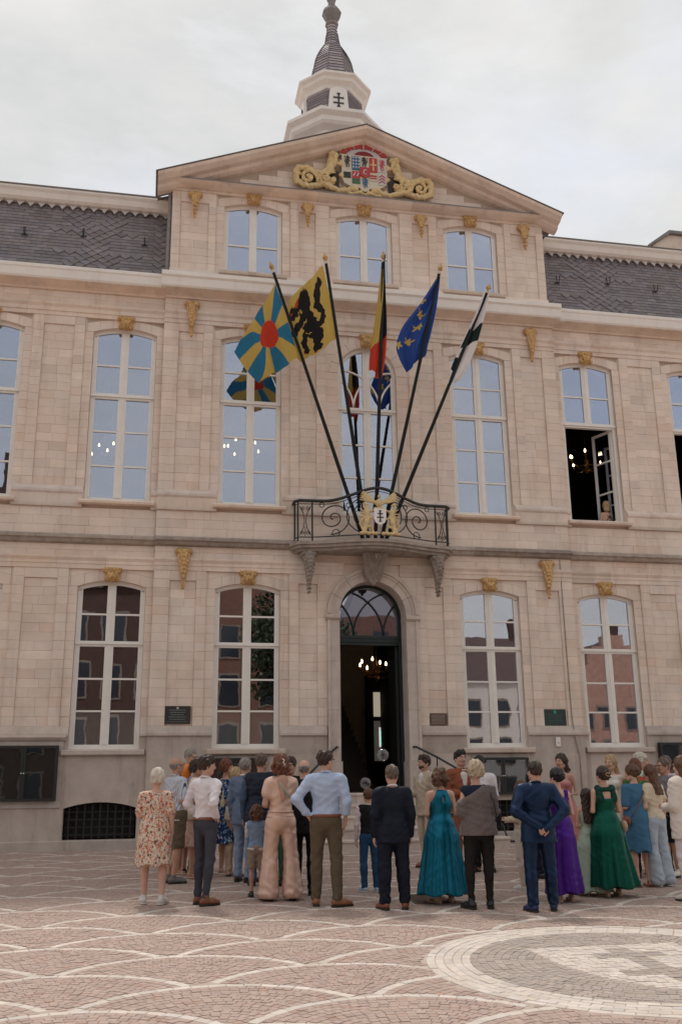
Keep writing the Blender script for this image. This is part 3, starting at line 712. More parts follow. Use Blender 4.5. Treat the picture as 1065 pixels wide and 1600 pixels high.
# open casement, right wing
for bx in (5.45, 8.28):
    cs = MB(); z1 = 2.33
    w = .58
    for a, b, c_, d in ((0, .06, 0, z1), (w-.06, w, 0, z1), (.06, w-.06, 0, .08), (.06, w-.06, z1-.06, z1), (.06, w-.06, .79, .825), (.06, w-.06, 1.56, 1.595)): cs.box(a, b, 0, .045, c_, d)
    o = cs.build('open_casement', WHITE, hall); o.location = (bx+HW-.07, YG+YW+.09, 7.10); o.rotation_euler = (0, 0, math.radians(112))
    g = MB(); g.box(.06, w-.06, .02, .024, .08, z1-.06); g.build('pane', GL1, o)
    cs2 = MB()
    for a, b, c_, d in ((0, .06, 0, z1), (w-.06, w, 0, z1), (.06, w-.06, 0, .08), (.06, w-.06, z1-.06, z1), (.06, w-.06, .79, .825), (.06, w-.06, 1.56, 1.595)): cs2.box(a, b, 0, .045, c_, d)
    o = cs2.build('open_casement', WHITE, hall); o.location = (bx-HW+.07, YG+YW+.09, 7.10); o.rotation_euler = (0, 0, math.radians(84))
    g = MB(); g.box(.06, w-.06, .02, .024, .08, z1-.06); g.build('pane', GL1, o)
# sills
for b in BAYS_C+BAYS_W:
    dy = 0 if abs(b) < 4 else YW
    m = MB(); m.prof([(YG+dy, 1.985), (dy-.1, 1.975), (dy-.12, 1.955), (dy-.12, 1.885), (dy-.1, 1.868), (YG+dy, 1.868)], b-.79, b+.79, rt(1.05, .05)); m.build('window_sill', BLUE, hall)
    m = MB(); m.prof([(YG+dy, 7.07), (dy-.13, 7.05), (dy-.15, 7.03), (dy-.13, 6.985), (dy, 6.98), (YG+dy, 6.98)], b-.78, b+.78, rt(1.1, .04)); m.build('window_sill', PLAIN, hall)
for b in [0]+BAYS_C:
    m = MB(); m.prof([(YG, 12.645), (-.12, 12.63), (-.13, 12.6), (-.12, 12.55), (.0, 12.55), (YG, 12.55)], b-.78, b+.78, rt(.85, .04)); m.build('window_sill', PLAIN, hall)

# ------------------------------------------------------------ interiors (room shade put into near-black wall colour, seen through glass and open leaves)
FLOORW = mat('dark_wood_floor', (.05, .03, .018), .4, var=.2)
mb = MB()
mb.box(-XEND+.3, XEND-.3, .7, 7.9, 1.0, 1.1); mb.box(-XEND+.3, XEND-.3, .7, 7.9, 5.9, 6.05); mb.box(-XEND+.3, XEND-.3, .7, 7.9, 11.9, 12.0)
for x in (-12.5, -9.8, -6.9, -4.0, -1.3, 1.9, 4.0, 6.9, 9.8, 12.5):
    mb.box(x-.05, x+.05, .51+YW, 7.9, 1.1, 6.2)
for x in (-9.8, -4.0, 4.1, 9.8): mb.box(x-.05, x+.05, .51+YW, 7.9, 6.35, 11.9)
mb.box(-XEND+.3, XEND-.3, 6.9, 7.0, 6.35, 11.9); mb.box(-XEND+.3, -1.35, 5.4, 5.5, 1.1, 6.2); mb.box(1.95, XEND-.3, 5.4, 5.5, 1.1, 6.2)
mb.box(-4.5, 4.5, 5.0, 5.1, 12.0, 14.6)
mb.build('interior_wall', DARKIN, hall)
# ------------------------------------------------------------ doorway, steps
for sg in (-1, 1):
    for i, (z0, z1) in enumerate(((.1, .62), (.62, 1.2), (1.2, 1.72))):
        m = MB(); a, b = sorted((sg*.70, sg*1.02)); m.box(a, b, -.10, .5, z0+.002, z1-.002, rt(1.05, .04, .02)); m.build('door_jamb', BLUE, hall)
    for z0, z1 in ((1.72, 2.75), (2.75, 3.75), (3.75, 4.62)):
        m = MB(); a, b = sorted((sg*.725, sg*.93)); m.box(a, b, -.06, .5, z0+.002, z1-.002, rt(1.08, .04, .02))
        a, b = sorted((sg*.93, sg*.985)); m.box(a, b, -.085, .1, z0+.002, z1-.002, 1.15); m.build('door_jamb', BLUE, hall)
    m = MB(); a, b = sorted((sg*.72, sg*1.03)); m.prof([(.5, 4.62), (-.07, 4.62), (-.12, 4.66), (-.12, 4.71), (-.09, 4.75), (.5, 4.75)], a, b, 1.1); m.build('impost', BLUE, hall)
N = 7
for i in range(N):
    a0, a1 = PI*i/N+.004, PI*(i+1)/N-.004; s = [a0+(a1-a0)*j/5 for j in range(6)]
    m = MB(); t = rt(1.08, .04, .02)
    ring = lambda r0, r1: [(r1*math.cos(a), 4.752+r1*math.sin(a)) for a in s]+[(r0*math.cos(a), 4.752+r0*math.sin(a)) for a in s[::-1]]
    m.ext(ring(.725, .87)[::-1], -.06, .5, t); m.ext(ring(.87, .93)[::-1], -.08, .1, t); m.ext(ring(.93, .995)[::-1], -.11, .1, t); m.build('arch_voussoir', BLUE, hall)
m = MB()    # door frame and fanlight
m.box(-.73, -.66, .38, .5, 1.1, 4.75); m.box(.66, .73, .38, .5, 1.1, 4.75); m.box(-.66, .66, .37, .5, 4.22, 4.36); m.box(-.68, .68, .35, .37, 4.30, 4.36); m.box(-.66, .66, .40, .5, 4.16, 4.2195)
s = [PI*j/24 for j in range(25)]
for p, q in zip(s[:-1], s[1:]): m.ext([(.73*math.cos(p), 4.75+.73*math.sin(p)), (.73*math.cos(q), 4.75+.73*math.sin(q)), (.655*math.cos(q), 4.75+.655*math.sin(q)), (.655*math.cos(p), 4.75+.655*math.sin(p))], .38, .47)
dfr = m.build('door_frame', DKGREEN, hall)
m = MB(); m.ext([(-.66, 4.36), (.66, 4.36)]+[(.66*math.cos(a), 4.75+.66*math.sin(a)) for a in s], .43, .436); m.build('pane', GL2 if False else GL1, dfr)
interlace(.66, 4.36, 4.75, 2, DKGREEN, dfr, .41, .02)
m = MB()
for a, b in ((-.655, -.60),): m.box(a, b, .5, 1.15, 1.12, 4.15)
m.build('door_leaf', DKGREEN, dfr)
m = MB()
for a, b in ((.60, .655),): m.box(a, b, .5, 1.15, 1.12, 4.15)
m.build('door_leaf', BLACK, dfr)  # right leaf coloured black to stand for the doorway's shade
STEPY = [(-.30, 1.10, 1.45), (-.62, .885, 1.52), (-.96, .68, 1.62), (-1.30, .48, 1.95), (-1.64, .28, 2.2)]
for k, (yf, zt, hwd) in enumerate(STEPY):
    zb = STEPY[k+1][1] if k < 4 else 0
    n = 3 if k < 3 else 4
    for i in range(n):
        a, b = -hwd+2*hwd*i/n+.002, -hwd+2*hwd*(i+1)/n-.002
        m = MB(); m.prof([(.5 if k == 0 else STEPY[k-1][0]+.06, zt), (yf-.03, zt), (yf-.045, zt-.015), (yf-.045, zt-.045), (yf-.015, zt-.06), (yf, zb), (.5 if k == 0 else STEPY[k-1][0]+.06, zb)], a, b, rt(1.1, .05, .02)); m.build('entrance_step', BLUE, hall)
for sg in (-1, 1):
    m = MB(); pts = [(sg*.80, -.06, 2.0), (sg*.83, -.14, 2.0), (sg*1.15, -.55, 1.78), (sg*1.72, -1.3, 1.32)]
    m.tube(pts, .022, 8); m.tube([pts[2], (pts[2][0], pts[2][1], .69)], .014, 6); m.tube([pts[3], (pts[3][0], pts[3][1], .45)], .016, 6)
    m.tube([(sg*.80, -.055, 2.0), (sg*.80, .0, 2.0)], .03, 8); m.build('handrail', BLACK, hall)
# hall inside the door: stair, far doorway with its light put in as surface glow
WARM = mat('glowing_far_room', (.55, .50, .40), .8, emit=(.75, .68, .5, .22)); FARG = mat('glowing_green_far_door', (.1, .35, .3), .6, emit=(.12, .5, .42, .6)); FARW = mat('glowing_far_panel', (.7, .7, .68), .6, emit=(.8, .8, .78, .35))
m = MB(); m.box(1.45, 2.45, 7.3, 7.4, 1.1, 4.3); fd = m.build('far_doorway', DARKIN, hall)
m = MB(); m.box(1.66, 2.25, 7.25, 7.29, 3.12, 3.8); m.build('glowing_wall', WARM, fd)
m = MB(); m.box(1.66, 2.2, 7.27, 7.29, 1.9, 3.0); m.build('glowing_wall', mat('dim_glowing_far_room', (.2, .18, .15), .8, emit=(.5, .45, .35, .045)), fd)
m = MB()
for i in range(2):
    for j in range(3): m.box(1.84+i*.16, 1.97+i*.16, 7.22, 7.25, 2.32+j*.14, 2.44+j*.14)
m.build('green_pane', FARG, fd)
m = MB(); m.box(1.8, 2.2, 7.255, 7.265, 2.28, 2.82); m.box(2.36, 2.42, 7.0, 7.29, 2.0, 3.4); m.build('white_panel', FARW, fd)
for i in range(14):
    m = MB(); m.box(-1.1, .55, 2.6+i*.28, 2.86+i*.28, 1.1, 1.27+i*.17); m.build('stair_step', FLOORW, hall)
m = MB(); m.box(-.7, .7, .5, 1.6, 1.085, 1.11); m.build('door_mat', mat('brown_mat', (.12, .07, .04), .9), hall)

# cellar windows with grilles
for o in BW:
    dy = 0 if abs(o) < 4 else YW
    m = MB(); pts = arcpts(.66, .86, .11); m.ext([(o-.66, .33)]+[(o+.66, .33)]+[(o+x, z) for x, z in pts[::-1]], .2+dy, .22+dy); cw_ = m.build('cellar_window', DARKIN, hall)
    for i in range(9):
        x = -.58+i*.145; m = MB(); m.box(o+x-.013, o+x+.013, .07+dy, .095+dy, .31, arc(x, .88, .11, .69)); m.build('grille_bar', BLACK, cw_)
    for i in range(4): m = MB(); m.box(o-.67, o+.67, .10+dy, .12+dy, .38+i*.14, .40+i*.14); m.build('louvre_bar', BLACK, cw_)
# notice cabinets fixed to the plinth
PAPER = mat('white_paper', (.62, .62, .6), .7, var=.04); PGREEN = mat('green_print', (.02, .30, .20), .7, var=0); PGREY = mat('grey_print', (.25, .25, .25), .7, var=.3, vscale=20)
def cabinet(x0, x1, z0, z1, y, label, papers, doors=2):
    t = thing('notice_cabinet', label, 'notice board', ((x0+x1)/2, y, z0)); w = (x1-x0)/2; h = z1-z0
    m = MB(); m.box(-w, w, -.02, 0, 0, h); m.box(-w, w, -.10, -.0205, 0, .05); m.box(-w, w, -.10, -.0205, h-.05, h); m.box(-w, -w+.05, -.10, -.0205, .0505, h-.0505); m.box(w-.05, w, -.10, -.0205, .0505, h-.0505); m.build('frame', BLACK, t)
    for d in range(doors):
        a = -w+2*w*d/doors; b = -w+2*w*(d+1)/doors
        m = MB(); q = .045
        m.box(a+.003, a+q, -.125, -.101, 0, h); m.box(b-q, b-.003, -.125, -.101, 0, h); m.box(a+q, b-q, -.125, -.101, 0, q); m.box(a+q, b-q, -.125, -.101, h-q, h); do = m.build('door', BLACK, t)
        m = MB(); m.box(a+q, b-q, -.115, -.11, q, h-q); m.build('pane', GLB, do)
        m = MB(); m.lathe([(0.012, 0), (.012, .01)], 0, 0, 8); kn = m.build('lock', WHITE, do); kn.rotation_euler = (PI/2, 0, 0); kn.location = ((b-q/2) if d == 0 else a+q/2, -.126, h*.5)
    for (a, b, c0, c1, mm) in papers:
        m = MB(); m.box(a, b, -.04, -.03-(.002 if mm is PGREEN else 0), c0, c1) if mm is not PGREEN else m.tube([((a+b)/2+.5*(b-a)*math.cos(u), -.046, (c0+c1)/2+.5*(c1-c0)*math.sin(u)) for u in [k*2*PI/16 for k in range(16)]], .018, 5, closed=True)
        m.build('notice', mm, t)
    return t
cabinet(-7.55, -6.29, 1.03, 2.05, -.03+YW-.02, 'wide black two-door notice cabinet low on the wall at the far left, nothing pinned inside', [])
cabinet(-3.48, -2.30, 1.0, 1.79, -.035, 'black notice cabinet with a white poster showing a green face, behind the blue patterned dress', [(-.02, .30, .1, .70, PAPER), (.07, .20, .46, .62, PGREEN)])
cabinet(2.12, 3.27, 1.04, 1.77, -.035, 'black two-door notice cabinet below the window between the entrance steps and the navy suit', [])
cabinet(6.34, 7.5, 1.25, 2.07, -.035+YW, 'black notice cabinet low on the wall at the right edge behind the curly white hair', [(.1, .35, .15, .6, PGREY)])
m = MB(); y = YW-.03
for a, b, c0, c1 in ((-7.66, -6.2, .9, 1.02), (-7.66, -6.2, 2.06, 2.14), (-6.285, -6.2, 1.0205, 2.0595)): m.box(a, b, y-.03, y+.02, c0, c1, rt(1.05, .03))
m.prof([(YW, 2.26), (y-.09, 2.24), (y-.10, 2.21), (y-.05, 2.15), (YW, 2.141)], -7.7, -6.16, 1.1); m.build('cabinet_surround', BLUE, hall)
m = MB(); m.box(2.05, 3.3, -.05, -.0, 1.78, 1.85, .8); m.box(-3.55, -2.25, -.05, 0, 1.80, 1.85, .8); m.box(2.05, 3.32, -.05, 0, .92, 1.03, 1.1); m.build('cabinet_surround', BLUE, hall)

# plaques (engraved rows are too small to read in the photograph: plain raised lines)
def plaque(x0, x1, z0, z1, y, col, label, ink, rows, frame=None):
    t = thing('wall_plaque', label, 'plaque', ((x0+x1)/2, y, z0)); w, h = (x1-x0)/2, z1-z0
    m = MB(); m.box(-w, w, -.03, .0, 0, h); m.build('plate', mat(label[:12]+'_plate', col, .4, metal=.2, var=.2, vscale=8), t)
    im = mat(label[:12]+'_ink', ink, .5, metal=.2, var=.1)
    for (cz, hw_, hh) in rows:
        m = MB(); x = -hw_
        while x < hw_:
            l = random.uniform(.02, .05); m.box(x, min(x+l, hw_), -.033, -.0305, cz-hh/2, cz+hh/2); x += l+.01
        m.build('lettering', im, t)
    for sx in (-1, 1):
        for sz in (.015, h-.015): m = MB(); m.box(sx*(w-.015)-.005, sx*(w-.015)+.005, -.035, -.0305, sz-.005, sz+.005); m.build('screw', im, t)
    return t, m
t, _ = plaque(-4.30, -3.78, 2.47, 2.82, .03, (.045, .035, .035), 'dark brown plaque with green and grey lettering, left of the balcony side window', (.20, .30, .27), [(.27-.045*i, .17-.02*(i % 3), .012) for i in range(5)]+[(.04, .2, .008)])
m = MB()
m.box(-.02, .02, -.034, -.0305, .29, .33); m.build('crest', mat('plaque_crest', (.5, .5, .48), .5, var=0), t)
t, _ = plaque(3.74, 4.24, 2.42, 2.78, .03, (.03, .045, .042), 'dark green bronze plaque with a small green crest, above the white intercom', (.04, .12, .10), [(.24-.04*i, .16, .014) for i in range(5)])
m = MB(); m.box(-.03, .03, -.035, -.0305, .27, .33); m.build('crest', mat('green_crest', (.02, .35, .22), .5, var=0), t)
plaque(1.18, 1.57, 2.44, 2.69, .03, (.13, .075, .06), 'small reddish brown plaque on the stone just right of the doorway', (.42, .36, .32), [(.21-.028*i, .14, .009) for i in range(7)])
t = thing('intercom', 'small white intercom box on the grey plinth above the navy suit man', 'intercom', (4.0, -.03, 2.0)); m = MB(); m.box(-.05, .05, -.03, 0, 0, .19); m.build('housing', WHITE, t); m = MB(); m.box(-.012, .012, -.036, -.0305, .06, .085); m.build('button', PGREY, t)
m = MB(); m.tube([(4.36, -.0, 6.1), (4.36, -.012, 4.0), (4.37, -.012, 2.6), (4.40, -.035, 2.2), (4.47, -.035, 1.8), (4.47, -.05, .3)], .012, 5); m.build('wall_cable', DKBLUE, hall)

# ------------------------------------------------------------ carved ornaments
def solid(name, sdf, h, m, par, loc=None, rot=None, smooth=True):
    P, F = sdf.mesh(h); o = link(name, mesh_data(name, P, F, m, smooth), par)
    if loc is not None: o.location = loc
    if rot is not None: o.rotation_euler = rot
    return o
def spir(s, cx, cz, r, y, th, turns=1.3, a0=0, sg=1, n=11, k=.004):
    pts = spiral(cx, cz, .0, r, turns, a0, n, y, sg); f = [pts[0]]
    for a, b in zip(pts[:-1], pts[1:]): s.cap(a, b, th, th, k)
def keystone(seed, w=.38, h=.32):
    r = random.Random(seed); s = SDF()
    s.cap((-w*.34, 0, h*.34), (w*.34, 0, h*.34), .07, .07, .03); s.cap((-w*.26, 0, -h*.22), (w*.26, 0, -h*.22), .06, .06, .03); s.ell((0, 0, 0), (w*.40, .07, h*.42), .03)
    for sg in (-1, 1):
        spir(s, sg*w*.34, h*.28, .055, -.075, .013, 1.4, PI*.5, sg); spir(s, sg*w*.27, -h*.25, .045, -.065, .012, 1.3, -PI*.4, sg)
        for i in range(4):
            a = .25+i*.32+r.uniform(-.08, .08); s.cap((sg*.02, -.09, -.02), (sg*.12*math.cos(a), -.075, .13*math.sin(a)), .022, .010, .004)
            a = -.3-i*.3+r.uniform(-.08, .08); s.cap((sg*.02, -.085, -.03), (sg*.11*math.cos(a), -.07, .13*math.sin(a)), .02, .010, .004)
    s.ell((0, -.095, 0), (.045, .03, .06), .006); 
    if seed == 1: s.ell((-.02, -.12, .02), (.012, .012, .012), .003); s.ell((.02, -.12, .02), (.012, .012, .012), .003); s.cap((0, -.12, .01), (0, -.13, -.02), .008, .012, .004)
    s.dsp(lambda X, Y, Z: .0075*np.sin(70*np.abs(X)+30*Z)*np.sin(60*Z+25*np.abs(X)))
    P, F = s.mesh(.0085); return P, F
KS = [mesh_data('keystone_ornament', *keystone(i), GOLD, True) for i in range(3)]
def place(me, name, x, y, z, sc=(1, 1, 1), par=None):
    o = bpy.data.objects.new(name, me); C.objects.link(o); o.parent = par or hall; o.location = (x, y, z); o.scale = sc; return o
k = 0
for b in BAYS_C+BAYS_W:
    if abs(b) > 9: continue
    dy = 0 if abs(b) < 4 else YW
    place(KS[k % 3], 'keystone_ornament', b, dy, 5.46, (1, 1, 1)); k += 1
    place(KS[k % 3], 'keystone_ornament', b, dy, 11.16, (1, 1, 1.05)); k += 1
place(KS[1], 'keystone_ornament', 0, -.0, 11.13, (.95, 1, 1.1))
for b in (0, 2.663, -2.663): place(KS[(k+1) % 3], 'keystone_ornament', b, 0, 14.58, (.98, 1, 1)); k += 1
def console(w=.30, h=.86, seed=0, wide=1.0):
    s = SDF(); r = random.Random(seed)
    # origin at the top centre against the wall; hangs down
    s.cap((-w*.36, -.05, -.07), (w*.36, -.05, -.07), .075, .075, .03)
    for i in range(8):
        t0, t1 = i/8, (i+1)/8; f = lambda t: (.5-.36*t)*w; yy = lambda t: -.05-.05*math.sin(t*PI*.9)+.03*t
        for sg in (-1, 1): s.cap((sg*(f(t0)-.03), yy(t0)-.03, -.1-t0*(h-.22)), (sg*(f(t1)-.03), yy(t1)-.03, -.1-t1*(h-.22)), .022, .018, .006)
        s.cap((0, yy(t0), -.1-t0*(h-.22)), (0, yy(t1), -.1-t1*(h-.22)), f(t0)*.75, f(t1)*.75, .02)
    for sg in (-1, 1): spir(s, sg*w*.34, -.07, .06, -.115, .014, 1.4, PI*.5, sg)
    spir(s, -.01, -.30, .10, -.13, .017, 1.35, -PI*.5, 1, 13)
    for i in range(5): s.cap((0, -.12, -.44-i*.05), (.04*(1 if i % 2 else -1), -.13, -.40-i*.05), .022, .014, .006)
    for i in range(6):
        a = i*PI/3; s.ell((.028*math.cos(a), -.08, -h+.10+.028*math.sin(a)), (.022, .025, .022), .006)
    s.ell((0, -.07, -h+.03), (.035, .04, .04), .01)
    s.dsp(lambda X, Y, Z: .008*np.sin(60*np.abs(X)+25*Z)*np.sin(48*Z-20*np.abs(X)))
    return s.mesh(.010)
CON = mesh_data('console_ornament', *console(), GOLD, True); CONS = mesh_data('console_ornament', *console(.26, .56, 2), GOLD, True)
CONB = mesh_data('balcony_console', *console(.30, .90, 3), DKBLUE, True)
for sg in (-1, 1):
    place(CON, 'console_ornament', sg*4.02, 0, 6.06, (1, 1, 1)); place(CON, 'console_ornament', sg*4.02, 0, 11.78, (.95, 1, 1.0))
    place(CONS, 'console_ornament', sg*1.39, -.01, 14.60, (.95, 1, 1.0)); place(CONS, 'console_ornament', sg*4.03, -.01, 14.62, (1, 1, 1.12))
    place(CONB, 'balcony_console', sg*1.41, -.05, 6.04, (1.0, 2.6, 1.0))
s = SDF()
for i in range(8):
    t = i/8; s.cap((-(.20-.11*t), -.38+.3*t, -.06-t*.50), ((.20-.11*t), -.38+.3*t, -.06-t*.50), .085, .085, .04)
for sg in (-1, 1):
    spir(s, sg*.17, -.06, .07, -.48, .018, 1.3, PI*.5, sg); s.cap((sg*.17, -.47, -.12), (sg*.05, -.24, -.50), .022, .018, .008); s.cap((sg*.08, -.45, -.14), (0, -.36, -.30), .018, .012, .006)
    s.ell((sg*.05, -.12, -.60), (.05, .06, .05), .02)
s.cap((0, -.46, -.08), (0, -.44, -.16), .03, .03, .01); s.ell((0, -.13, -.66), (.04, .06, .05), .02)
solid('central_console', s, .012, DKBLUE, hall, (0, 0, 6.06))

# ------------------------------------------------------------ balcony
def yb(x): x = abs(x); return -.40-.44*(.5+.5*math.cos(PI*min(x, 1.62)/1.62))-(0 if x < 1.62 else -(x-1.62)*2)
N = 28; xs = [-1.78+3.56*i/N for i in range(N+1)]
def slab(off, z0, z1, m):
    f = [(x*(1+off/1.78), yb(x)*1.0-off) for x in xs]; f = [(-1.78-off, 0)]+f+[(1.78+off, 0)]
    n = len(f); m.add([(x, y, z0) for x, y in f]+[(x, y, z1) for x, y in f], [tuple(range(n))[::-1], tuple(range(n, 2*n))]+[(i, (i+1) % n, (i+1) % n+n, i+n) for i in range(n)], 1.15)
bal = MB(); slab(.04, 6.155, 6.22, bal); slab(.0, 6.09, 6.1545, bal); slab(-.06, 6.03, 6.0895, bal); balc = bal.build('balcony_slab', DKBLUE, hall)
rail = thing('balcony_railing', 'black wrought iron balcony railing with big scrolls and a curved top rail above the entrance', 'railing', (0, 0, 6.22))
Z0 = 6.22
ztop = lambda x: 7.13-Z0+.22*math.exp(-(x/.55)**2)-.03*math.exp(-((abs(x)-1.0)/.3)**2)
fy = lambda x: yb(x)*.97+.02
XR = 1.70; nn = 40; xs = [-XR+2*XR*i/nn for i in range(nn+1)]
side = [(-XR, y, None) for y in (-.02, -.2)]
m = MB(); m.tube([(-XR-.02, -.02, ztop(XR)-.0), (-XR-.02, -.25, ztop(XR))]+[(x, fy(x) if abs(x) < 1.66 else fy(1.66), ztop(x)) for x in xs[1:-1]]+[(XR+.02, -.25, ztop(XR)), (XR+.02, -.02, ztop(XR))], .034, 8); m.build('top_rail', BLACK, rail)
for zz in (.10,):
    m = MB(); m.tube([(-XR, -.02, zz), (-XR, -.25, zz)]+[(x, fy(x) if abs(x) < 1.66 else fy(1.66), zz) for x in xs[1:-1]]+[(XR, -.25, zz), (XR, -.02, zz)], .013, 6); m.build('bottom_rail', BLACK, rail)
m = MB(); m.tube([(-XR, -.25, ztop(XR)-.07)]+[(x, fy(x) if abs(x) < 1.66 else fy(1.66), ztop(x)-.075) for x in xs[1:-1]]+[(XR, -.25, ztop(XR)-.07)], .009, 5); m.build('upper_rail', BLACK, rail)
def P3(x, z): return (x, fy(x), z)
for x in (-1.655, -1.36, 1.36, 1.655):
    m = MB(); m.tube([P3(x, 0), P3(x, ztop(x))], .019, 6); m.build('post', BLACK, rail)
for sg in (-1, 1):
    for y in (-.08, -.2): m = MB(); m.tube([(sg*XR, y, .1), (sg*XR, y, ztop(XR))], .012, 5); m.build('side_bar', BLACK, rail)
    m = MB(); m.tube([(sg*XR, -.03+-.1*math.sin(t*9)*.6-.1, .12+t*.7) for t in [i/12 for i in range(13)]], .011, 5); m.build('side_scroll', BLACK, rail)
    for sp in (dict(c=(.93, .50), r=.36, t=2.0, a=-PI*.45), dict(c=(1.10, .27), r=.0, t=0, a=0)):
        if sp['t']:
            m = MB(); m.tube([P3(sg*x, z) for x, _, z in spiral(sp['c'][0], sp['c'][1], .015, sp['r'], sp['t'], sp['a'], 44)], .014, 6); m.build('scroll', BLACK, rail)
    for cx, cz, r in ((.88, .17, .075), (.62, .76, .05), (1.16, .80, .05)):
        m = MB(); m.tube([P3(sg*(cx+r*math.cos(a)), cz+r*math.sin(a)) for a in [i*2*PI/14 for i in range(14)]], .010, 5, closed=True); m.build('scroll', BLACK, rail)
    # small panel: hourglass with curls
    for q in (-1, 1):
        m = MB(); m.tube([P3(sg*(1.508+q*(.018+.10*(2*t-1)**2)), .14+.64*t) for t in [i/14 for i in range(15)]], .010, 5); m.build('scroll', BLACK, rail)
        for cz, s2 in ((.74, 1), (.19, -1)):
            m = MB(); m.tube([P3(sg*(1.508+q*(.055+x)), cz+s2*z) for x, _, z in spiral(0, 0, .008, .05, 1.3, -PI*.5, 16)], .009, 5); m.build('scroll', BLACK, rail)
    m = MB(); m.tube([P3(sg*1.508, .12), P3(sg*1.508, .33)], .008, 4); m.build('scroll', BLACK, rail)
    # oval frame round the emblem and tendrils
    for rx, rz_ in ((.52, .40), (.66, .47)):
        m = MB(); m.tube([P3(sg*rx*math.cos(a), .53+rz_*math.sin(a)) for a in [-1.15+i*2.3/22 for i in range(23)]], .013, 5); m.build('scroll', BLACK, rail)
    m = MB(); m.tube([P3(sg*(.30+.16*t+.03*math.sin(7*t)), .80+.06*math.sin(PI*t)) for t in [i/10 for i in range(11)]], .012, 5); m.build('scroll', BLACK, rail)
# gilded griffins with the white shield
em = thing('balcony_emblem', 'gilded pair of griffins holding a white shield with a black cross on the balcony', 'coat of arms', (0, fy(0)-.05, 6.28))
s = SDF()
for sg in (-1, 1):
    s.cap((sg*.33, 0, .10), (sg*.27, 0, .30), .055, .05, .03); s.cap((sg*.27, 0, .30), (sg*.26, 0, .52), .06, .055, .03); s.cap((sg*.26, 0, .52), (sg*.33, -.01, .64), .045, .032, .02)
    s.ell((sg*.32, -.02, .68), (.045, .045, .04), .015); s.cap((sg*.31, -.03, .67), (sg*.25, -.05, .66), .018, .008, .008)
    s.cap((sg*.26, -.02, .50), (sg*.12, -.04, .56), .026, .018, .01); s.cap((sg*.27, -.02, .42), (sg*.14, -.04, .36), .026, .018, .01)
    s.cap((sg*.30, -.0, .18), (sg*.18, -.03, .20), .03, .02, .01); s.cap((sg*.18, -.03, .20), (sg*.14, -.03, .08), .022, .016, .01)
    for i in range(5): s.cap((sg*.30, .02, .50-.02*i), (sg*(.42+.02*math.sin(i)), .02, .60-.10*i), .022, .010, .008)
    s.cap((sg*.36, 0, .12), (sg*.43, 0, .25), .02, .012, .01); s.cap((sg*.43, 0, .25), (sg*.38, 0, .36), .014, .018, .01)
    for i in range(5): s.ell((sg*(.08+.08*i), -.02, .05+.015*math.sin(3*i)), (.05, .045, .04), .015)
    for i in range(6):
        a = .25+i*.2; s.cap((sg*.07, 0, .72), (sg*(.07+.34*math.cos(a*.55)), .0, .72+.26*math.sin(a)-.03*i*0), .028, .014, .008)
s.ell((0, -.01, .72), (.085, .06, .09), .02); s.ell((0, -.03, .86), (.035, .035, .045), .012); s.cap((-.09, 0, .60), (.09, 0, .60), .03, .03, .02)
s.dsp(lambda X, Y, Z: .004*np.sin(80*X+10*Z)*np.sin(85*Z+20*X))
solid('griffins', s, .0105, GOLDP, em)
shp = [(-.13, .58), (.13, .58), (.13, .36), (.10, .28), (0, .22), (-.10, .28), (-.13, .36)]
m = MB(); m.ext(shp[::-1], -.075, -.045); m.build('shield', WHITE, em)
m = MB(); cz = .42
for x0, x1, z0, z1 in ((-.014, .014, cz-.13, cz+.12), (-.055, -.0145, cz+.035, cz+.06), (.0145, .055, cz+.035, cz+.06), (-.07, -.0145, cz-.045, cz-.02), (.0145, .07, cz-.045, cz-.02), (-.03, -.0145, cz+.10, cz+.12), (.0145, .03, cz+.10, cz+.12), (-.03, -.0145, cz-.13, cz-.11), (.0145, .03, cz-.13, cz-.11)): m.box(x0, x1, -.083, -.0755, z0, z1)
m.build('double_barred_cross', BLACK, em)

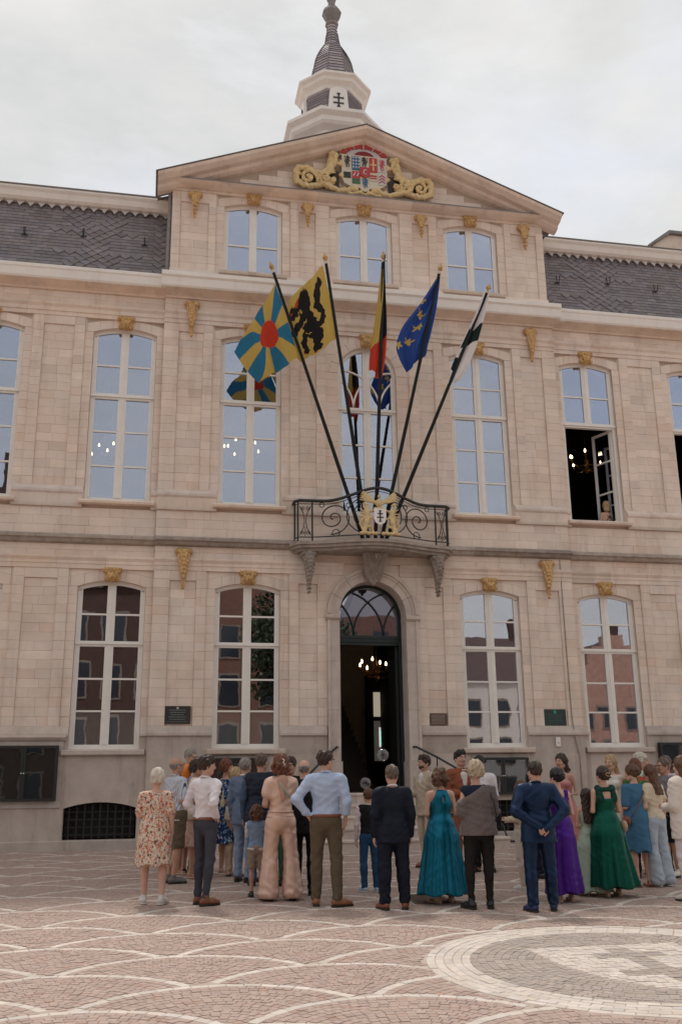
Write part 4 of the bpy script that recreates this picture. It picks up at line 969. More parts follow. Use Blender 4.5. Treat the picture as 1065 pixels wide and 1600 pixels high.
# ------------------------------------------------------------ coat of arms in the pediment
arms = thing('pediment_coat_of_arms', 'large painted coat of arms with red mantle and gilded scrolls in the pediment', 'coat of arms', (0, -.02, 14.98))
RED = mat('red_paint', (.45, .035, .03), .5, var=.12); CREAM = mat('cream_paint', (.62, .54, .42), .55, var=.08); PBLUE = mat('blue_paint', (.02, .12, .26), .5, var=.1); PWH = mat('pale_paint', (.55, .53, .52), .55, var=.06); PBLK = mat('black_paint', (.02, .018, .018), .5, var=.1); BROWN = mat('dark_backing', (.05, .035, .028), .7); PGR = mat('green_paint', (.05, .12, .06), .5)
for sg in (-1, 1):
    s = SDF()
    # outer scroll, leaf stem rising to the shield
    spir(s, sg*1.38, .31, .20, -.12, .042, 1.6, -PI*.2, sg, 20, .01)
    path = [(1.62, .18), (1.45, .07), (1.2, .10), (1.0, .17), (.82, .10), (.62, .02), (.42, .06), (.30, .14), (.22, .10)]
    for (a, b), (c_, d) in zip(path[:-1], path[1:]): s.cap((sg*a, -.09, b), (sg*c_, -.09, d), .07, .07, .02)
    path = [(1.66, .20), (1.68, .45), (1.62, .56), (1.4, .57), (1.2, .47), (1.02, .48), (.88, .62), (.84, .82), (.80, .98), (.70, 1.02)]
    for (a, b), (c_, d) in zip(path[:-1], path[1:]): s.cap((sg*a, -.08, b), (sg*c_, -.08, d), .075, .075, .02)
    s.ell((sg*.80, -.12, 1.02), (.09, .08, .09), .03); s.ell((sg*.72, -.10, .88), (.06, .07, .10), .03)
    for i in range(5): s.ell((sg*(.70+.055*i), -.12, .80-.09*i+.02*math.sin(i*2)), (.055, .05, .075), .015)
    for cx, cz, r in ((.95, .30, .10), (1.12, .22, .08), (.78, .28, .08)):
        for i in range(6):
            a = i*PI/3+cx*3; s.ell((sg*(cx+.6*r*math.cos(a)), -.14, cz+.6*r*math.sin(a)), (r*.45, .05, r*.45), .012)
    for (cx, cz, a0, r) in ((.74, .95, 1.2, .15), (.88, .50, 2.2, .16), (.62, .75, 2.6, .13), (.60, .45, 2.9, .12), (1.05, .40, -.6, .14), (.90, .22, -2.2, .16), (.50, .10, -1.9, .10), (1.30, .12, -1.4, .12), (1.58, .38, .2, .10)):
        for q in range(5): a = a0+(q-2)*.42; s.cap((sg*cx, -.12, cz), (sg*(cx+r*math.cos(a)), -.10, cz+r*math.sin(a)), .036, .018, .006)
    for i in range(5): s.ell((sg*(1.40+.07*i), -.10, .05+.02*i), (.05, .05, .045), .015)
    s.dsp(lambda X, Y, Z: .009*np.sin(45*X+20*Z)*np.sin(45*Z+10*X))
    solid('gilded_scroll', s, .014, GOLDP, arms)
    m = MB(); pl_ = [(1.60, .16), (1.62, .50), (1.2, .44), (.95, .44), (.80, .60), (.62, .60), (.62, .10), (.9, .12), (1.2, .12)]
    m.ext([(sg*x, z) for x, z in pl_][::-sg], -.045, .0); m.build('scroll_backing', BROWN, arms)
    s = SDF(); path = [(.56, .06), (.35, -.02), (.15, .02), (.08, .08)]
    for (a, b), (c_, d) in zip(path[:-1], path[1:]): s.cap((sg*a, -.1, b), (sg*c_, -.1, d), .04, .04, .02)
    for i in range(4): s.ell((sg*.05*i, -.1, -.02+.02*i), (.04, .05, .04), .02)
    solid('gilded_scroll', s, .014, GOLDP, arms)
shield = [(-.56, 1.06), (.56, 1.06), (.56, .42), (.50, .26), (.34, .18), (.14, .16), (0, .06), (-.14, .16), (-.34, .18), (-.50, .26), (-.56, .42)]
m = MB(); m.ext(shield[::-1], -.12, 0); m.build('shield', CREAM, arms)
def field(x0, x1, z0, z1, m_): m = MB(); m.box(x0, x1, -.135, -.1205, z0, z1); return m.build('shield_field', m_, arms)
def charge(polys_, m_, y=-.137):
    m = MB()
    for p in polys_: m.ext(p[::-1], y-.008, y); 
    return m.build('charge', m_, arms)
# rampant lion silhouette inside a unit box (0..1, 0..1), facing left
LION = [[(.30,.96),(.42,.99),(.55,.95),(.62,.86),(.60,.76),(.66,.66),(.70,.52),(.66,.42),(.74,.34),(.72,.22),(.62,.12),(.64,.03),(.50,.02),(.48,.10),(.56,.22),(.54,.32),(.46,.38),(.34,.30),(.30,.18),(.34,.10),(.20,.06),(.16,.12),(.22,.16),(.20,.30),(.32,.44),(.40,.52),(.36,.60),(.24,.56),(.14,.48),(.06,.52),(.10,.60),(.24,.66),(.34,.72),(.30,.78),(.16,.74),(.06,.80),(.10,.88),(.20,.84),(.28,.86),(.24,.92)],
        [(.66,.44),(.78,.40),(.88,.48),(.88,.62),(.80,.74),(.84,.84),(.94,.90),(.86,.96),(.76,.90),(.72,.76),(.80,.62),(.80,.52),(.70,.50)]]
def lion(x0, z0, w, h, m_, fl=1): charge([[(x0+(px if fl > 0 else 1-px)*w, z0+pz*h) for px, pz in p][::fl] for p in LION], m_)
c5 = [-.54+.216*i for i in range(6)]
lion(c5[0]+.03, .68, .16, .34, PBLK, -1)
field(c5[1]+.01, c5[2]-.01, .64, 1.02, PBLUE); charge([[(c5[1]+.04+.07*i, .68+.09*j), (c5[1]+.07+.07*i, .71+.09*j), (c5[1]+.04+.07*i, .745+.09*j), (c5[1]+.02+.07*i, .71+.09*j)] for i in range(3) for j in range(4)], PWH, -.136)
lion(c5[2]+.02, .74, .18, .28, PBLK); field(c5[3]+.01, c5[4]-.01, .62, 1.02, RED); charge([[(c5[3]+.09, .66), (c5[3]+.125, .66), (c5[3]+.125, .98), (c5[3]+.09, .98)], [(c5[3]+.03, .80), (c5[3]+.085, .80), (c5[3]+.085, .84), (c5[3]+.03, .84)], [(c5[3]+.13, .80), (c5[3]+.185, .80), (c5[3]+.185, .84), (c5[3]+.13, .84)]], GOLDP, -.1365)
field(c5[4]+.01, c5[5]-.01, .64, 1.02, PWH); lion(c5[4]+.03, .66, .16, .34, RED, -1)
field(c5[0]+.02, c5[1]-.02, .40, .56, PBLK)
field(c5[1]+.01, c5[2]-.01, .40, .60, RED); charge([[(c5[1]+.03+.09*i, .47), (c5[1]+.05+.09*i, .45), (c5[1]+.10+.09*i, .55), (c5[1]+.08+.09*i, .57)] for i in range(2)]+[[(c5[1]+.08+.09*i, .45), (c5[1]+.10+.09*i, .47), (c5[1]+.05+.09*i, .57), (c5[1]+.03+.09*i, .55)] for i in range(2)][:0], PWH, -.1365)
field(c5[1]+.01, c5[2]-.01, .26, .395, PGR)
field(c5[4]+.01, c5[5]-.01, .28, .60, PWH); charge([[(c5[4]+.03, .32+.08*i), (c5[4]+.105, .38+.08*i), (c5[4]+.18, .32+.08*i), (c5[4]+.18, .35+.08*i), (c5[4]+.105, .41+.08*i), (c5[4]+.03, .35+.08*i)] for i in range(3)], RED, -.1365)
field(c5[3]+.01, c5[4]-.01, .38, .58, CREAM); charge([[(c5[3]+.02, .49), (c5[3]+.19, .49), (c5[3]+.19, .53), (c5[3]+.02, .53)], [(c5[3]+.02, .43), (c5[3]+.19, .43), (c5[3]+.19, .46), (c5[3]+.02, .46)]], RED, -.1365)
lion(c5[2]+.03, .16, .17, .26, PBLUE, -1)
m = MB(); m.ext([(-.13, .72), (.13, .72), (.12, .50), (0, .42), (-.12, .50)][::-1], -.16, -.1355); m.build('small_shield', RED, arms)
m = MB(); m.tube([(.045*math.cos(a)+.01, -.165, .58+.06*math.sin(a)) for a in [.8+i*.35 for i in range(14)]], .016, 5); m.build('charge', PWH, arms)
# mantle / crown above
m = MB(); m.ext([(-.60, 1.08)]+[(.60*math.cos(a)*-1, 1.08+.37*math.sin(a)) for a in [i*PI/20 for i in range(21)]]+[(.60, 1.08)], -.05, 0); m.build('mantle', PWH, arms)
for i in range(6):
    a0, a1 = .12+i*.5, .12+i*.5+.40; s_ = [a0+(a1-a0)*j/5 for j in range(6)]
    m = MB(); m.ext([(-.585*math.cos(a), 1.08+.36*math.sin(a)) for a in s_]+[(-.44*math.cos(a), 1.08+(.20+.035*math.sin((a-a0)/(a1-a0)*PI))*math.sin(a)) for a in s_[::-1]], -.075, -.0505); m.build('mantle_lobe', RED, arms)
for i in range(25):
    a = i*PI/24; m = MB(); m.lathe([(0.001, -.016), (.016, 0), (.001, .016)], 0, 0, 6); o = m.build('pearl', CREAM, arms); o.location = (-.60*math.cos(a), -.07, 1.08+.38*math.sin(a))
m = MB(); m.ext([(-.24, 1.065)]+[(-.24*math.cos(a), 1.07+.14*math.sin(a)) for a in [i*PI/10 for i in range(11)]], -.09, -.0505); m.build('cap', mat('dark_red', (.22, .01, .015), .6), arms)
m = MB(); m.box(-.014, .014, -.08, -.05, 1.43, 1.53); m.box(-.04, -.0145, -.08, -.05, 1.475, 1.50); m.box(.0145, .04, -.08, -.05, 1.475, 1.50); m.build('small_cross', GOLDP, arms)

# ------------------------------------------------------------ chandeliers
BRASS = mat('aged_brass', (.32, .17, .06), .3, metal=.8, var=.2); BULB = mat('candle_bulb', (1, .85, .6), .4, var=0, emit=(1, .72, .40, 6))
def chandelier(x, y, z, R_, label, n=8, drop=1.6):
    t = thing('chandelier', label, 'chandelier', (x, y, z))
    m = MB(); m.lathe([(.01, -.22), (.05, -.20), (.07, -.14), (.03, -.07), (.05, 0), (.03, .06), (.06, .14), (.02, .22), (.02, .4)], 0, 0, 10); m.tube([(0, 0, .35), (0, 0, drop)], .012, 5); m.build('stem', BRASS, t)
    for i in range(n):
        a = 2*PI*i/n+.3; c_, s_ = math.cos(a), math.sin(a); rr = R_*(1 if i % 2 == 0 else .8); zz = 0 if i % 2 == 0 else .13
        m = MB(); m.tube([(c_*rr*q, s_*rr*q, zz-.12*math.sin(PI*q*1.0)-.05+.1*q) for q in [0, .15, .3, .45, .6, .75, .9, 1]], .013, 5); m.lathe([(.05, .05+zz), (.055, .06+zz), (.02, .07+zz), (.018, .13+zz)], c_*rr, s_*rr, 8); m.build('arm', BRASS, t)
        m = MB(); m.lathe([(.012, .13+zz), (.024, .155+zz), (.020, .19+zz), (.004, .23+zz)], c_*rr, s_*rr, 8); m.build('bulb', BULB, t)
    return t
chandelier(1.0, 4.0, 3.98, .47, 'brass chandelier with lit candle bulbs seen through the open entrance door')
chandelier(6.64, 2.9, 9.42, .50, 'brass chandelier with lit candle bulbs behind the open upper window on the right', drop=2.4)
chandelier(-6.0, 4.0, 9.35, .42, 'chandelier whose lit bulbs glimmer behind the leftmost whole upper window', 6, drop=2.4)
chandelier(-2.5, 4.0, 9.60, .48, 'chandelier whose lit bulbs glimmer behind the upper window below the blue and yellow flag', 8, drop=2.2)
# ------------------------------------------------------------ the square
GRND = mat('sand_joints', (.43, .345, .295), .95, var=.2, vscale=8)
g = MB(); X_ = 500
ys = [500, .2, 0, -24, -500]; vs = []
for y in ys: vs += [(-X_, y, gz(y)-.022), (X_, y, gz(y)-.022)]
g.add(vs, [(2*i, 2*i+2, 2*i+3, 2*i+1) for i in range(4)]); ground = struct(g.build('ground', mat('paving_far', (.40, .30, .255), .9, var=.15, vscale=4, bump=.3, bscale=9), None))
PAVE = mat('clay_paver', (.385, .283, .24), .75, var=.14, vscale=9, bump=.3, bscale=60, tint=True, dirt=.2)
WPAVE = mat('white_paving_stone', (.57, .50, .445), .75, var=.1, vscale=9, bump=.25, bscale=60, tint=True, dirt=.35)
GPAVE = mat('grey_paving_stone', (.36, .30, .265), .75, var=.12, vscale=9, bump=.3, bscale=60, tint=True, dirt=.2)
bed = MB(); bed.add([(-9.5, .02, gz(0)-.004), (-9.5, -15.2, gz(-15.2)-.004), (9.5, -15.2, gz(-15.2)-.004), (9.5, .02, gz(0)-.004)], [(0,1,2,3)]); struct(bed.build('square', GRND, None)); SQ = bpy.data.objects['square']
st = []     # (quad corners xy), kind
MC = (-.45, -11.70); RO, RI_ = 1.80, 1.42
def invis(x, y): 
    return inview((x, y, gz(y)), .10) 
def cell(cx, cy, r0, r1, a0, a1):
    g_ = .003; am = g_/((r0+r1)/2+.02)
    return [(cx+r*math.cos(a), cy+r*math.sin(a)) for r, a in ((r0+g_, a0+am), (r1-g_, a0+am), (r1-g_, a1-am), (r0+g_, a1-am))]
R_S, PX, PY = 1.19, 1.08, 1.20
scales = []
for i in range(-8, 13):
    for j in range(-5, 12):
        ay = -11.74+PY*j+(.6 if i % 2 else 0); ax = -4.06+PX*i-.165*(ay+11.74)
        if -16 < ay < 1.2: scales.append((ax, ay-R_S, ay))
scA = np.array(scales)
for (cx, cy, ay) in scales:
    if not (invis(cx, ay-.5) or invis(cx-1, ay-.5) or invis(cx+1, ay-.5) or invis(cx, ay) or invis(cx, ay-1.1)): continue
    front = scA[(scA[:, 2] < ay-.01) & (np.abs(scA[:, 0]-cx) < 2.5) & (scA[:, 2] > ay-2.6)]
    r = R_S; ring = 0
    while r > .06:
        w = .068 if ring else .08; r0 = r-w
        L_ = .14 if ring == 0 else .075; da = L_/r; a = PI*.02+random.uniform(0, da)
        while a < PI*.98-da*.5:
            am, rm = a+da/2, r-w/2; x, y = cx+rm*math.cos(am), cy+rm*math.sin(am)
            ok = y < -.12 and math.hypot(x-MC[0], y-MC[1]) > RO+.03 and invis(x, y) and y > -15 and not (-1.42 < x < -.88 and -8.08 < y < -7.24)
            if ok and len(front): ok = not ((front[:, 0]-x)**2+(front[:, 1]-y)**2 < (R_S+.012)**2).any()
            if ok and y > -1.75 and abs(x) < 2.2: ok = False
            if ok: st.append((cell(cx, cy, r0, r, a, a+da), 1 if ring == 0 else 0))
            a += da
        r = r0; ring += 1
# medallion
r = RO
for k in range(5):
    w = (RO-RI_)/5; n = int(2*PI*r/.16)
    for i in range(n):
        a = 2*PI*(i+(.5 if k % 2 else 0))/n; x, y = MC[0]+(r-w/2)*math.cos(a), MC[1]+(r-w/2)*math.sin(a)
        if invis(x, y): st.append((cell(MC[0], MC[1], r-w, r, a, a+2*PI/n), 1))
    r -= w
def inpoly(x, y, p):
    c = False; n = len(p)
    for i in range(n):
        (x0, y0), (x1, y1) = p[i], p[(i+1) % n]
        if (y0 > y) != (y1 > y) and x < (x1-x0)*(y-y0)/(y1-y0)+x0: c = not c
    return c
SH = [(-1.16, -10.94), (.30, -10.94), (.30, -11.5), (.22, -11.95), (.04, -12.35), (-.43, -12.84), (-.80, -12.5), (-1.02, -12.1), (-1.14, -11.6)]
CR = [(-.48, -.27, -12.48, -11.08), (-.70, -.05, -11.45, -11.25), (-.77, .02, -12.13, -11.93)]
while r > .05:
    n = max(4, int(2*PI*r/.08))
    for i in range(n):
        a = 2*PI*i/n+r*7; x, y = MC[0]+(r-.034)*math.cos(a+PI/n), MC[1]+(r-.034)*math.sin(a+PI/n)
        if invis(x, y) and not inpoly(x, y, SH): st.append((cell(MC[0], MC[1], r-.068, r, a, a+2*PI/n), 2))
    r -= .068
y = -10.94; k = 0; RH = .068
while y > -12.8:
    ym = y-RH/2; xs_ = []
    for i in range(len(SH)):
        (xa, ya), (xb, yb_) = SH[i], SH[(i+1) % len(SH)]
        if (ya > ym) != (yb_ > ym): xs_.append(xa+(xb-xa)*(ym-ya)/(yb_-ya))
    if len(xs_) == 2:
        xl, xr = sorted(xs_); cuts = [xl, xr]; rng_ = [(a, b) for a, b, c_, d in CR if c_ < ym < d]
        for a, b in rng_: cuts += [a, b]
        cuts = sorted(cuts)
        for a, b in zip(cuts[:-1], cuts[1:]):
            if b-a < .01: continue
            dark = any(p_ < (a+b)/2 < q_ for p_, q_ in rng_); n = max(1, round((b-a)/.085))
            for i in range(n):
                u, w_ = a+(b-a)*i/n, a+(b-a)*(i+1)/n
                if invis(u, y): st.append(([(u+.003, y-RH+.003), (w_-.003, y-RH+.003), (w_-.003, y-.003), (u+.003, y-.003)], 2 if dark else 1))
    y -= RH; k += 1
MT = [PAVE, WPAVE, GPAVE]; NM = ['clay_paver', 'white_paving_stone', 'grey_paving_stone']
def pv(mb, q, kind):
    h0 = random.gauss(0, .0014)+.001; tx, ty = random.gauss(0, .010), random.gauss(0, .010); cx = sum(p[0] for p in q)/4; cy = sum(p[1] for p in q)/4
    s_ = .93; top = [(cx+(x-cx)*s_, cy+(y-cy)*s_) for x, y in q]
    if (q[1][0]-q[0][0])*(q[2][1]-q[0][1])-(q[1][1]-q[0][1])*(q[2][0]-q[0][0]) < 0: top = top[::-1]; q = q[::-1]
    Z = lambda x, y, o: gz(y)+h0+o+tx*(x-cx)+ty*(y-cy)
    t = rt(1.0, .05, .016) if kind == 0 else rt(1.0, .06, .02)
    if kind == 0 and random.random() < .05: t = (t[0]*.98, t[1]*.88, t[2]*.84)
    mb.add([(x, y, Z(x, y, 0)) for x, y in top]+[(x, y, Z(x, y, -.003)) for x, y in q]+[(x, y, gz(y)-.012) for x, y in q],
           [(0,1,2,3)]+[(i+4, (i+1) % 4+4, (i+1) % 4, i) for i in range(4)]+[(i+8, (i+1) % 4+8, (i+1) % 4+4, i+4) for i in range(4)], t)
st.sort(key=lambda s_: (not inview((s_[0][0][0], s_[0][0][1], gz(s_[0][0][1])), 0), s_[0][0][1]))
rest = [MB(), MB(), MB()]; cnt = [0, 0, 0]
for q, kd in st:
    if cnt[kd] < 300 and inview((q[0][0], q[0][1], gz(q[0][1])), 0): m = MB(); pv(m, q, kd); m.build(NM[kd], MT[kd], SQ); cnt[kd] += 1
    else: pv(rest[kd], q, kd)
for kd in range(3): struct(rest[kd].build(NM[kd], MT[kd], SQ), 'stuff')
print('pavers', len(st))
dg = thing('drain_grate', 'rusty slotted drain grate in the paving beside the teal dress', 'drain', (-1.15, -7.66, gz(-7.66)))
m = MB(); 
for a, b, c_, d in ((-.25, .25, -.40, -.36), (-.25, .25, .36, .40), (-.25, -.21, -.36, .36), (.21, .25, -.36, .36)): m.box(a, b, c_, d, -.02, .004)
o = m.build('frame', mat('rusty_iron', (.12, .08, .06), .8, var=.3, vscale=15), dg)
for i in range(12): m = MB(); m.box(-.205, .205, -.33+i*.058, -.30+i*.058, -.02, .0); m.build('bar', MATS['rusty_iron'], dg)
dg.rotation_euler = (0.03, 0, 0)
cb = MB(); cb.tube([(2.55, -.3, gz(-.3)+.35), (2.6, -.5, gz(-.5)+.03), (3.0, -.7, gz(-.7)+.02), (3.6, -.55, gz(-.55)+.02), (4.4, -.5, gz(-.5)+.02), (5.6, -.4, gz(-.4)+.02)], .02, 6)
tag(cb.build('black_hose', BLACK, None), 'black hose lying along the foot of the wall right of the grey sweater', 'hose')
# ------------------------------------------------------------ people
def skinmat(name, c): return mat(name, c, .55, var=.05, vscale=20, spec=.4)
SK = {'fair': skinmat('fair_skin', (.60, .36, .27)), 'tan': skinmat('tanned_skin', (.46, .25, .17)), 'mid': skinmat('light_skin', (.52, .30, .22))}
def cloth(name, c, rough=.85, bs=13, b=.6, sheen=.0, var=.10): return mat(name, c, rough, var=var, vscale=12, bump=b, bscale=bs, sheen=sheen, spec=.2, bdist=.035)
def satin(name, c, rough=.38, metal=.55): return mat(name, c, rough, metal=metal, var=.08, vscale=6, spec=.3, bump=.5, bscale=14, bdist=.02, ani=(1, 1, .25))
def hairmat(name, c): return mat(name, c, .5, var=.35, vscale=30, bump=.8, bscale=60, spec=.4, ani=(1, 1, .3), bdist=.006)
def pattern(name, base, layers, rough=.8):
    m = cloth(name, base, rough); t = m.node_tree; b = t.nodes['Principled BSDF']; co = t.nodes.new('ShaderNodeTexCoord')
    last = b.inputs['Base Color'].links[0].from_socket
    for i, (c, kind, sc, th, vs) in enumerate(layers):
        mp = t.nodes.new('ShaderNodeMapping'); mp.inputs['Scale'].default_value = vs; mp.inputs['Location'].default_value = (i*3.1, i*1.7, i); t.links.new(co.outputs['Object'], mp.inputs[0])
        if kind == 'blob': n = t.nodes.new('ShaderNodeTexNoise'); n.inputs['Scale'].default_value = sc; n.inputs['Detail'].default_value = 2; n.inputs['Distortion'].default_value = .8; f = n.outputs['Fac']; g = 'GREATER_THAN'
        elif kind == 'spot': n = t.nodes.new('ShaderNodeTexVoronoi'); n.inputs['Scale'].default_value = sc; f = n.outputs['Distance']; g = 'LESS_THAN'
        else: n = t.nodes.new('ShaderNodeTexWave'); n.inputs['Scale'].default_value = sc; n.inputs['Distortion'].default_value = .3; f = n.outputs['Fac']; g = 'GREATER_THAN'; n.bands_direction = kind
        t.links.new(mp.outputs[0], n.inputs['Vector']); q = t.nodes.new('ShaderNodeMath'); q.operation = g; q.inputs[1].default_value = th; t.links.new(f, q.inputs[0])
        mm = t.nodes.new('ShaderNodeMix'); mm.data_type = 'RGBA'; mm.inputs[7].default_value = (*c, 1); t.links.new(q.outputs[0], mm.inputs[0]); t.links.new(last, mm.inputs[6]); last = mm.outputs[2]
    t.links.new(last, b.inputs['Base Color']); return m
def cd(p, q): return np.hypot(p, q)
def wr(amp, seed=0, fx=14, fz=26):
    a, b, c = (seed*1.7) % 6.28, (seed*2.9) % 6.28, (seed*.83) % 6.28
    return lambda X, Y, Z: amp*1.9*((np.abs(np.sin(.5*(fx*X+8*Y+fz*Z)+2.2*np.sin(7*X+9*Z+a)+b))-.6)*.7+(np.abs(np.sin(-9*X+8*Y+fz*.8*Z+2*np.sin(11*Z+7*Y+c)+c))-.6)*.5)
def folds(amp, n, z0, z1, cx=0, cy=0, ph=0):
    def f(X, Y, Z):
        th = np.arctan2(Y-cy, X-cx); t = np.clip((z0-Z)/(z0-z1), 0, 1)
        return amp*t*((1.6*np.abs(np.cos(.5*(n*th+ph+.9*np.sin(2*th+ph)+.5*np.sin(3*Z))))-1)*.75+np.cos((n*1.7//1)*th+2*ph+.6*np.sin(4*Z))*.4)
    return f
ARM = {'down': ((.235, .03, 1.14), (.235, -.03, .89), (0, -.15, -1), .5), 'hip': ((.34, .12, 1.19), (.20, .0, 1.01), (-.8, -.5, -.35), .9), 'pocket': ((.27, .08, 1.14), (.215, -.02, .93), (-.2, -.2, -1), .3),
       'front': ((.23, .02, 1.14), (.10, -.24, 1.12), (-.6, -.8, .1), .9), 'raise': ((.21, -.10, 1.19), (.08, -.25, 1.38), (-.2, -.2, 1), 1.2), 'back': ((.30, .16, 1.14), (.05, .215, .98), (-.8, .1, -.55), 1.0),
       'cross': ((.21, -.05, 1.13), (-.02, -.20, 1.17), (-1, -.1, .1), .6), 'wide': ((.29, .05, 1.16), (.33, -.08, .93), (.1, -.2, -1), .6), 'hold': ((.22, .0, 1.15), (.16, -.26, 1.20), (-.1, -1, .2), 1.3)}
def V3(a): return np.array(a, float)
def person(lab, x, y, h, face, skin='mid', sex='m', build=1.0, belly=0, arms=('down', 'down'), head=(0, 0), feet=((.10, 0), (.10, 0)), hair=None, top=None, legs=None, shoes=None, dress=None, extras=None, lean=0, group=None, name='person', z=None, ft=True, lq=False, shoulders=1.0):
    """face: degrees, 0 = towards the camera, 90 = towards the right of the picture, 180 = towards the hall. legs/top/dress: dicts. arms = (on local +x side, on local -x side)"""
    s_ = h/1.75; rz = math.radians(face)
    root = thing(name, lab, 'child' if h < 1.35 else ('woman' if sex == 'f' else 'man'), (x, y, gz(y) if z is None else z), rz, group); root.scale = (s_, s_, s_)
    seed = abs(hash((round(x, 2), round(y, 2)))) % 97; f = sex == 'f'
    B = build; SX = (.165 if f else .19)*shoulders*(.5+.5*B); HX = .10 if f else .092
    hd = 1.0 if h > 1.35 else 1.0+.28*(1.35-h)/.3*.9
    L = lambda z, dy=0: (lean*max(0, z-.95)*.0, dy-lean*max(0, z-.9))     # forward lean (towards -y)
    def torso(inf=0, sl=None, S=None, top_=1.0, low=.88, hipx=1.0):
        S = S or SDF(); i = inf
        S.ell((0, .005, .95), (.162*B*hipx*(1.05 if f else 1)+i, .115*B+i+belly*.3, .13+i), .05)
        S.ell((0, -.01-belly*.6+L(1.1)[1], 1.10), (.135*B*(.94 if f else 1)+i+belly*.5, .10*B+i+belly*.6, .14+i), .06)
        S.ell((0, .0+L(1.28)[1], 1.28), (.155*B*(.95 if f else 1.02)+i, .108*B+i, .16+i), .06)
        S.cap((-SX+.055, .012+L(1.42)[1], 1.405), (SX-.055, .012+L(1.42)[1], 1.405), .066+i*.9, None, .05)
        S.cap((0, .01+L(1.4)[1], 1.38), (0, .01+L(1.5)[1], 1.485), .085+i, .052+i*.5, .04)
        if f:
            for q in (-1, 1): S.ell((q*.068, -.085+L(1.3)[1], 1.295), (.058+i, .05+i, .055+i), .03)
        return S
    armd = []
    for q, pose in zip((1, -1), arms):
        P_ = ARM[pose] if isinstance(pose, str) else pose
        sh = V3((q*SX, .012+L(1.42)[1], 1.405)); el = V3((q*P_[0][0]*(.9 if f else 1)*(.6+.4*B), P_[0][1]+L(1.15)[1], P_[0][2])); wrp = V3((q*P_[1][0]*(.92 if f and abs(P_[1][0]) > .12 else 1)*(1 if abs(P_[1][0]) < .12 else (.6+.4*B)), P_[1][1]+L(1.1)[1], P_[1][2])); d = V3((q*P_[2][0], P_[2][1], P_[2][2])); d /= np.linalg.norm(d)
        armd.append((sh, el, wrp, d, P_[3], q))
    def sleeves(S, inf, upto='wrist', k=.03, which=(1, -1)):
        for sh, el, w, d, c, q in armd:
            if q not in which: continue
            r0, r1, r2 = (.046, .038, .026) if f else (.053, .043, .030)
            if upto == 'wrist': S.cap(sh, el, r0*B+inf, r1*B+inf, k); S.cap(el, w, r1*B+inf, r2*B+inf*.9, k*.7)
            elif upto == 'elbow': S.cap(sh, sh+(el-sh)*.85, r0*B+inf, r1*B+inf+.006, k)
            elif upto == 'short': S.cap(sh, sh+(el-sh)*.5, r0*B+inf, r0*B+inf+.01, k)
            elif upto == 'forearm': S.cap(sh, el, r0*B+inf, r1*B+inf, k); S.cap(el, el+(w-el)*.45, r1*B+inf, r1*B+inf, k*.7)
        return S
    legp = []
    for q, (fx, fy) in zip((1, -1), feet):
        hip = V3((q*HX*(.5+.5*B), .0, .90)); an = V3((q*fx, fy+.02, .09)); kn = (hip+an)/2+V3((q*.008, -.025, .03)); legp.append((hip, kn, an, q))
    def legsdf(S, inf, infk, infa, zend=.09, k=.03):
        for hip, kn, an, q in legp:
            S.cap(hip, kn, .082*B+inf, .055*(.4+.6*B)+infk, k)
            if zend < .5:
                e = kn+(an-kn)*min(1, (kn[2]-zend)/(kn[2]-an[2])); S.cap(kn, e, .055*(.4+.6*B)+infk, .037+infa, k*.7); S.ell(kn+(an-kn)*.3+V3((0, .018, 0)), (.05+infk, .052+infk, .11+inf), .03)
        return S
    # body, one continuous surface, with finer head and hands grown into it
    cov = -.012
    S = torso(cov if (top or dress) else 0); 
    if dress and dress.get('back'): S = torso(-.004)
    slv = (top or dress or {}).get('sleeve', 'wrist'); which = (top or dress or {}).get('which', (1, -1))
    for q in (1, -1):
        inf = -.010 if slv == 'wrist' else 0
        sleeves(S, inf, 'wrist', which=(q,))
    longl = legs and legs.get('z', .07) < .3
    legsdf(S, -.014 if (legs or dress) else 0, -.008 if longl else 0, -.004 if longl else 0)
    for hip, kn, an, q in legp: S.cap(an+V3((0, .02, -.04)), an+V3((q*.02, -.11, -.062)), .032, .024, .02)
    P, F = S.mesh(.021 if not lq else .026); VV = [P]; FF = [F]
    hy, hp = math.radians(head[0]), math.radians(head[1])
    def headx(P):
        P = P.copy(); P = (P-V3((0, 0, 1.56)))*hd; c, s2 = math.cos(hp), math.sin(hp); y2 = P[:, 1]*c-P[:, 2]*s2; z2 = P[:, 1]*s2+P[:, 2]*c; P[:, 1] = y2; P[:, 2] = z2
        c, s2 = math.cos(hy), math.sin(hy); x2 = P[:, 0]*c-P[:, 1]*s2; y2 = P[:, 0]*s2+P[:, 1]*c; P[:, 0] = x2; P[:, 1] = y2+L(1.6)[1]; P[:, 2] += 1.56; return P
    S = SDF(); S.cap((0, .018, 1.42), (0, .006, 1.57), .060 if not f else .05, .053 if not f else .045, .02)
    S.ell((0, .012, 1.652), (.075, .094, .093), .02).ell((0, -.028, 1.615), (.060, .068, .085), .02).cap((-.028, -.055, 1.548), (.028, -.055, 1.548), .024, None, .02).cap((-.045, .0, 1.57), (0, -.05, 1.545), .03, .026, .02).cap((.045, .0, 1.57), (0, -.05, 1.545), .03, .026, .02)
    S.cap((0, -.092, 1.64), (0, -.112, 1.604), .009, .0135, .008).ell((0, -.086, 1.655), (.05, .015, .012), .012)
    for q in (-1, 1): S.ell((q*.074, .012, 1.615), (.010, .02, .032), .004); S.ell((q*.035, -.075, 1.60), (.022, .02, .022), .01); S.ell((q*.03, -.103, 1.637), (.014, .010, .009), .004, None, True)
    P, F = S.mesh(.0095 if not lq else .012); o_ = sum(len(v) for v in VV); VV.append(headx(P)); FF.append(F+o_)
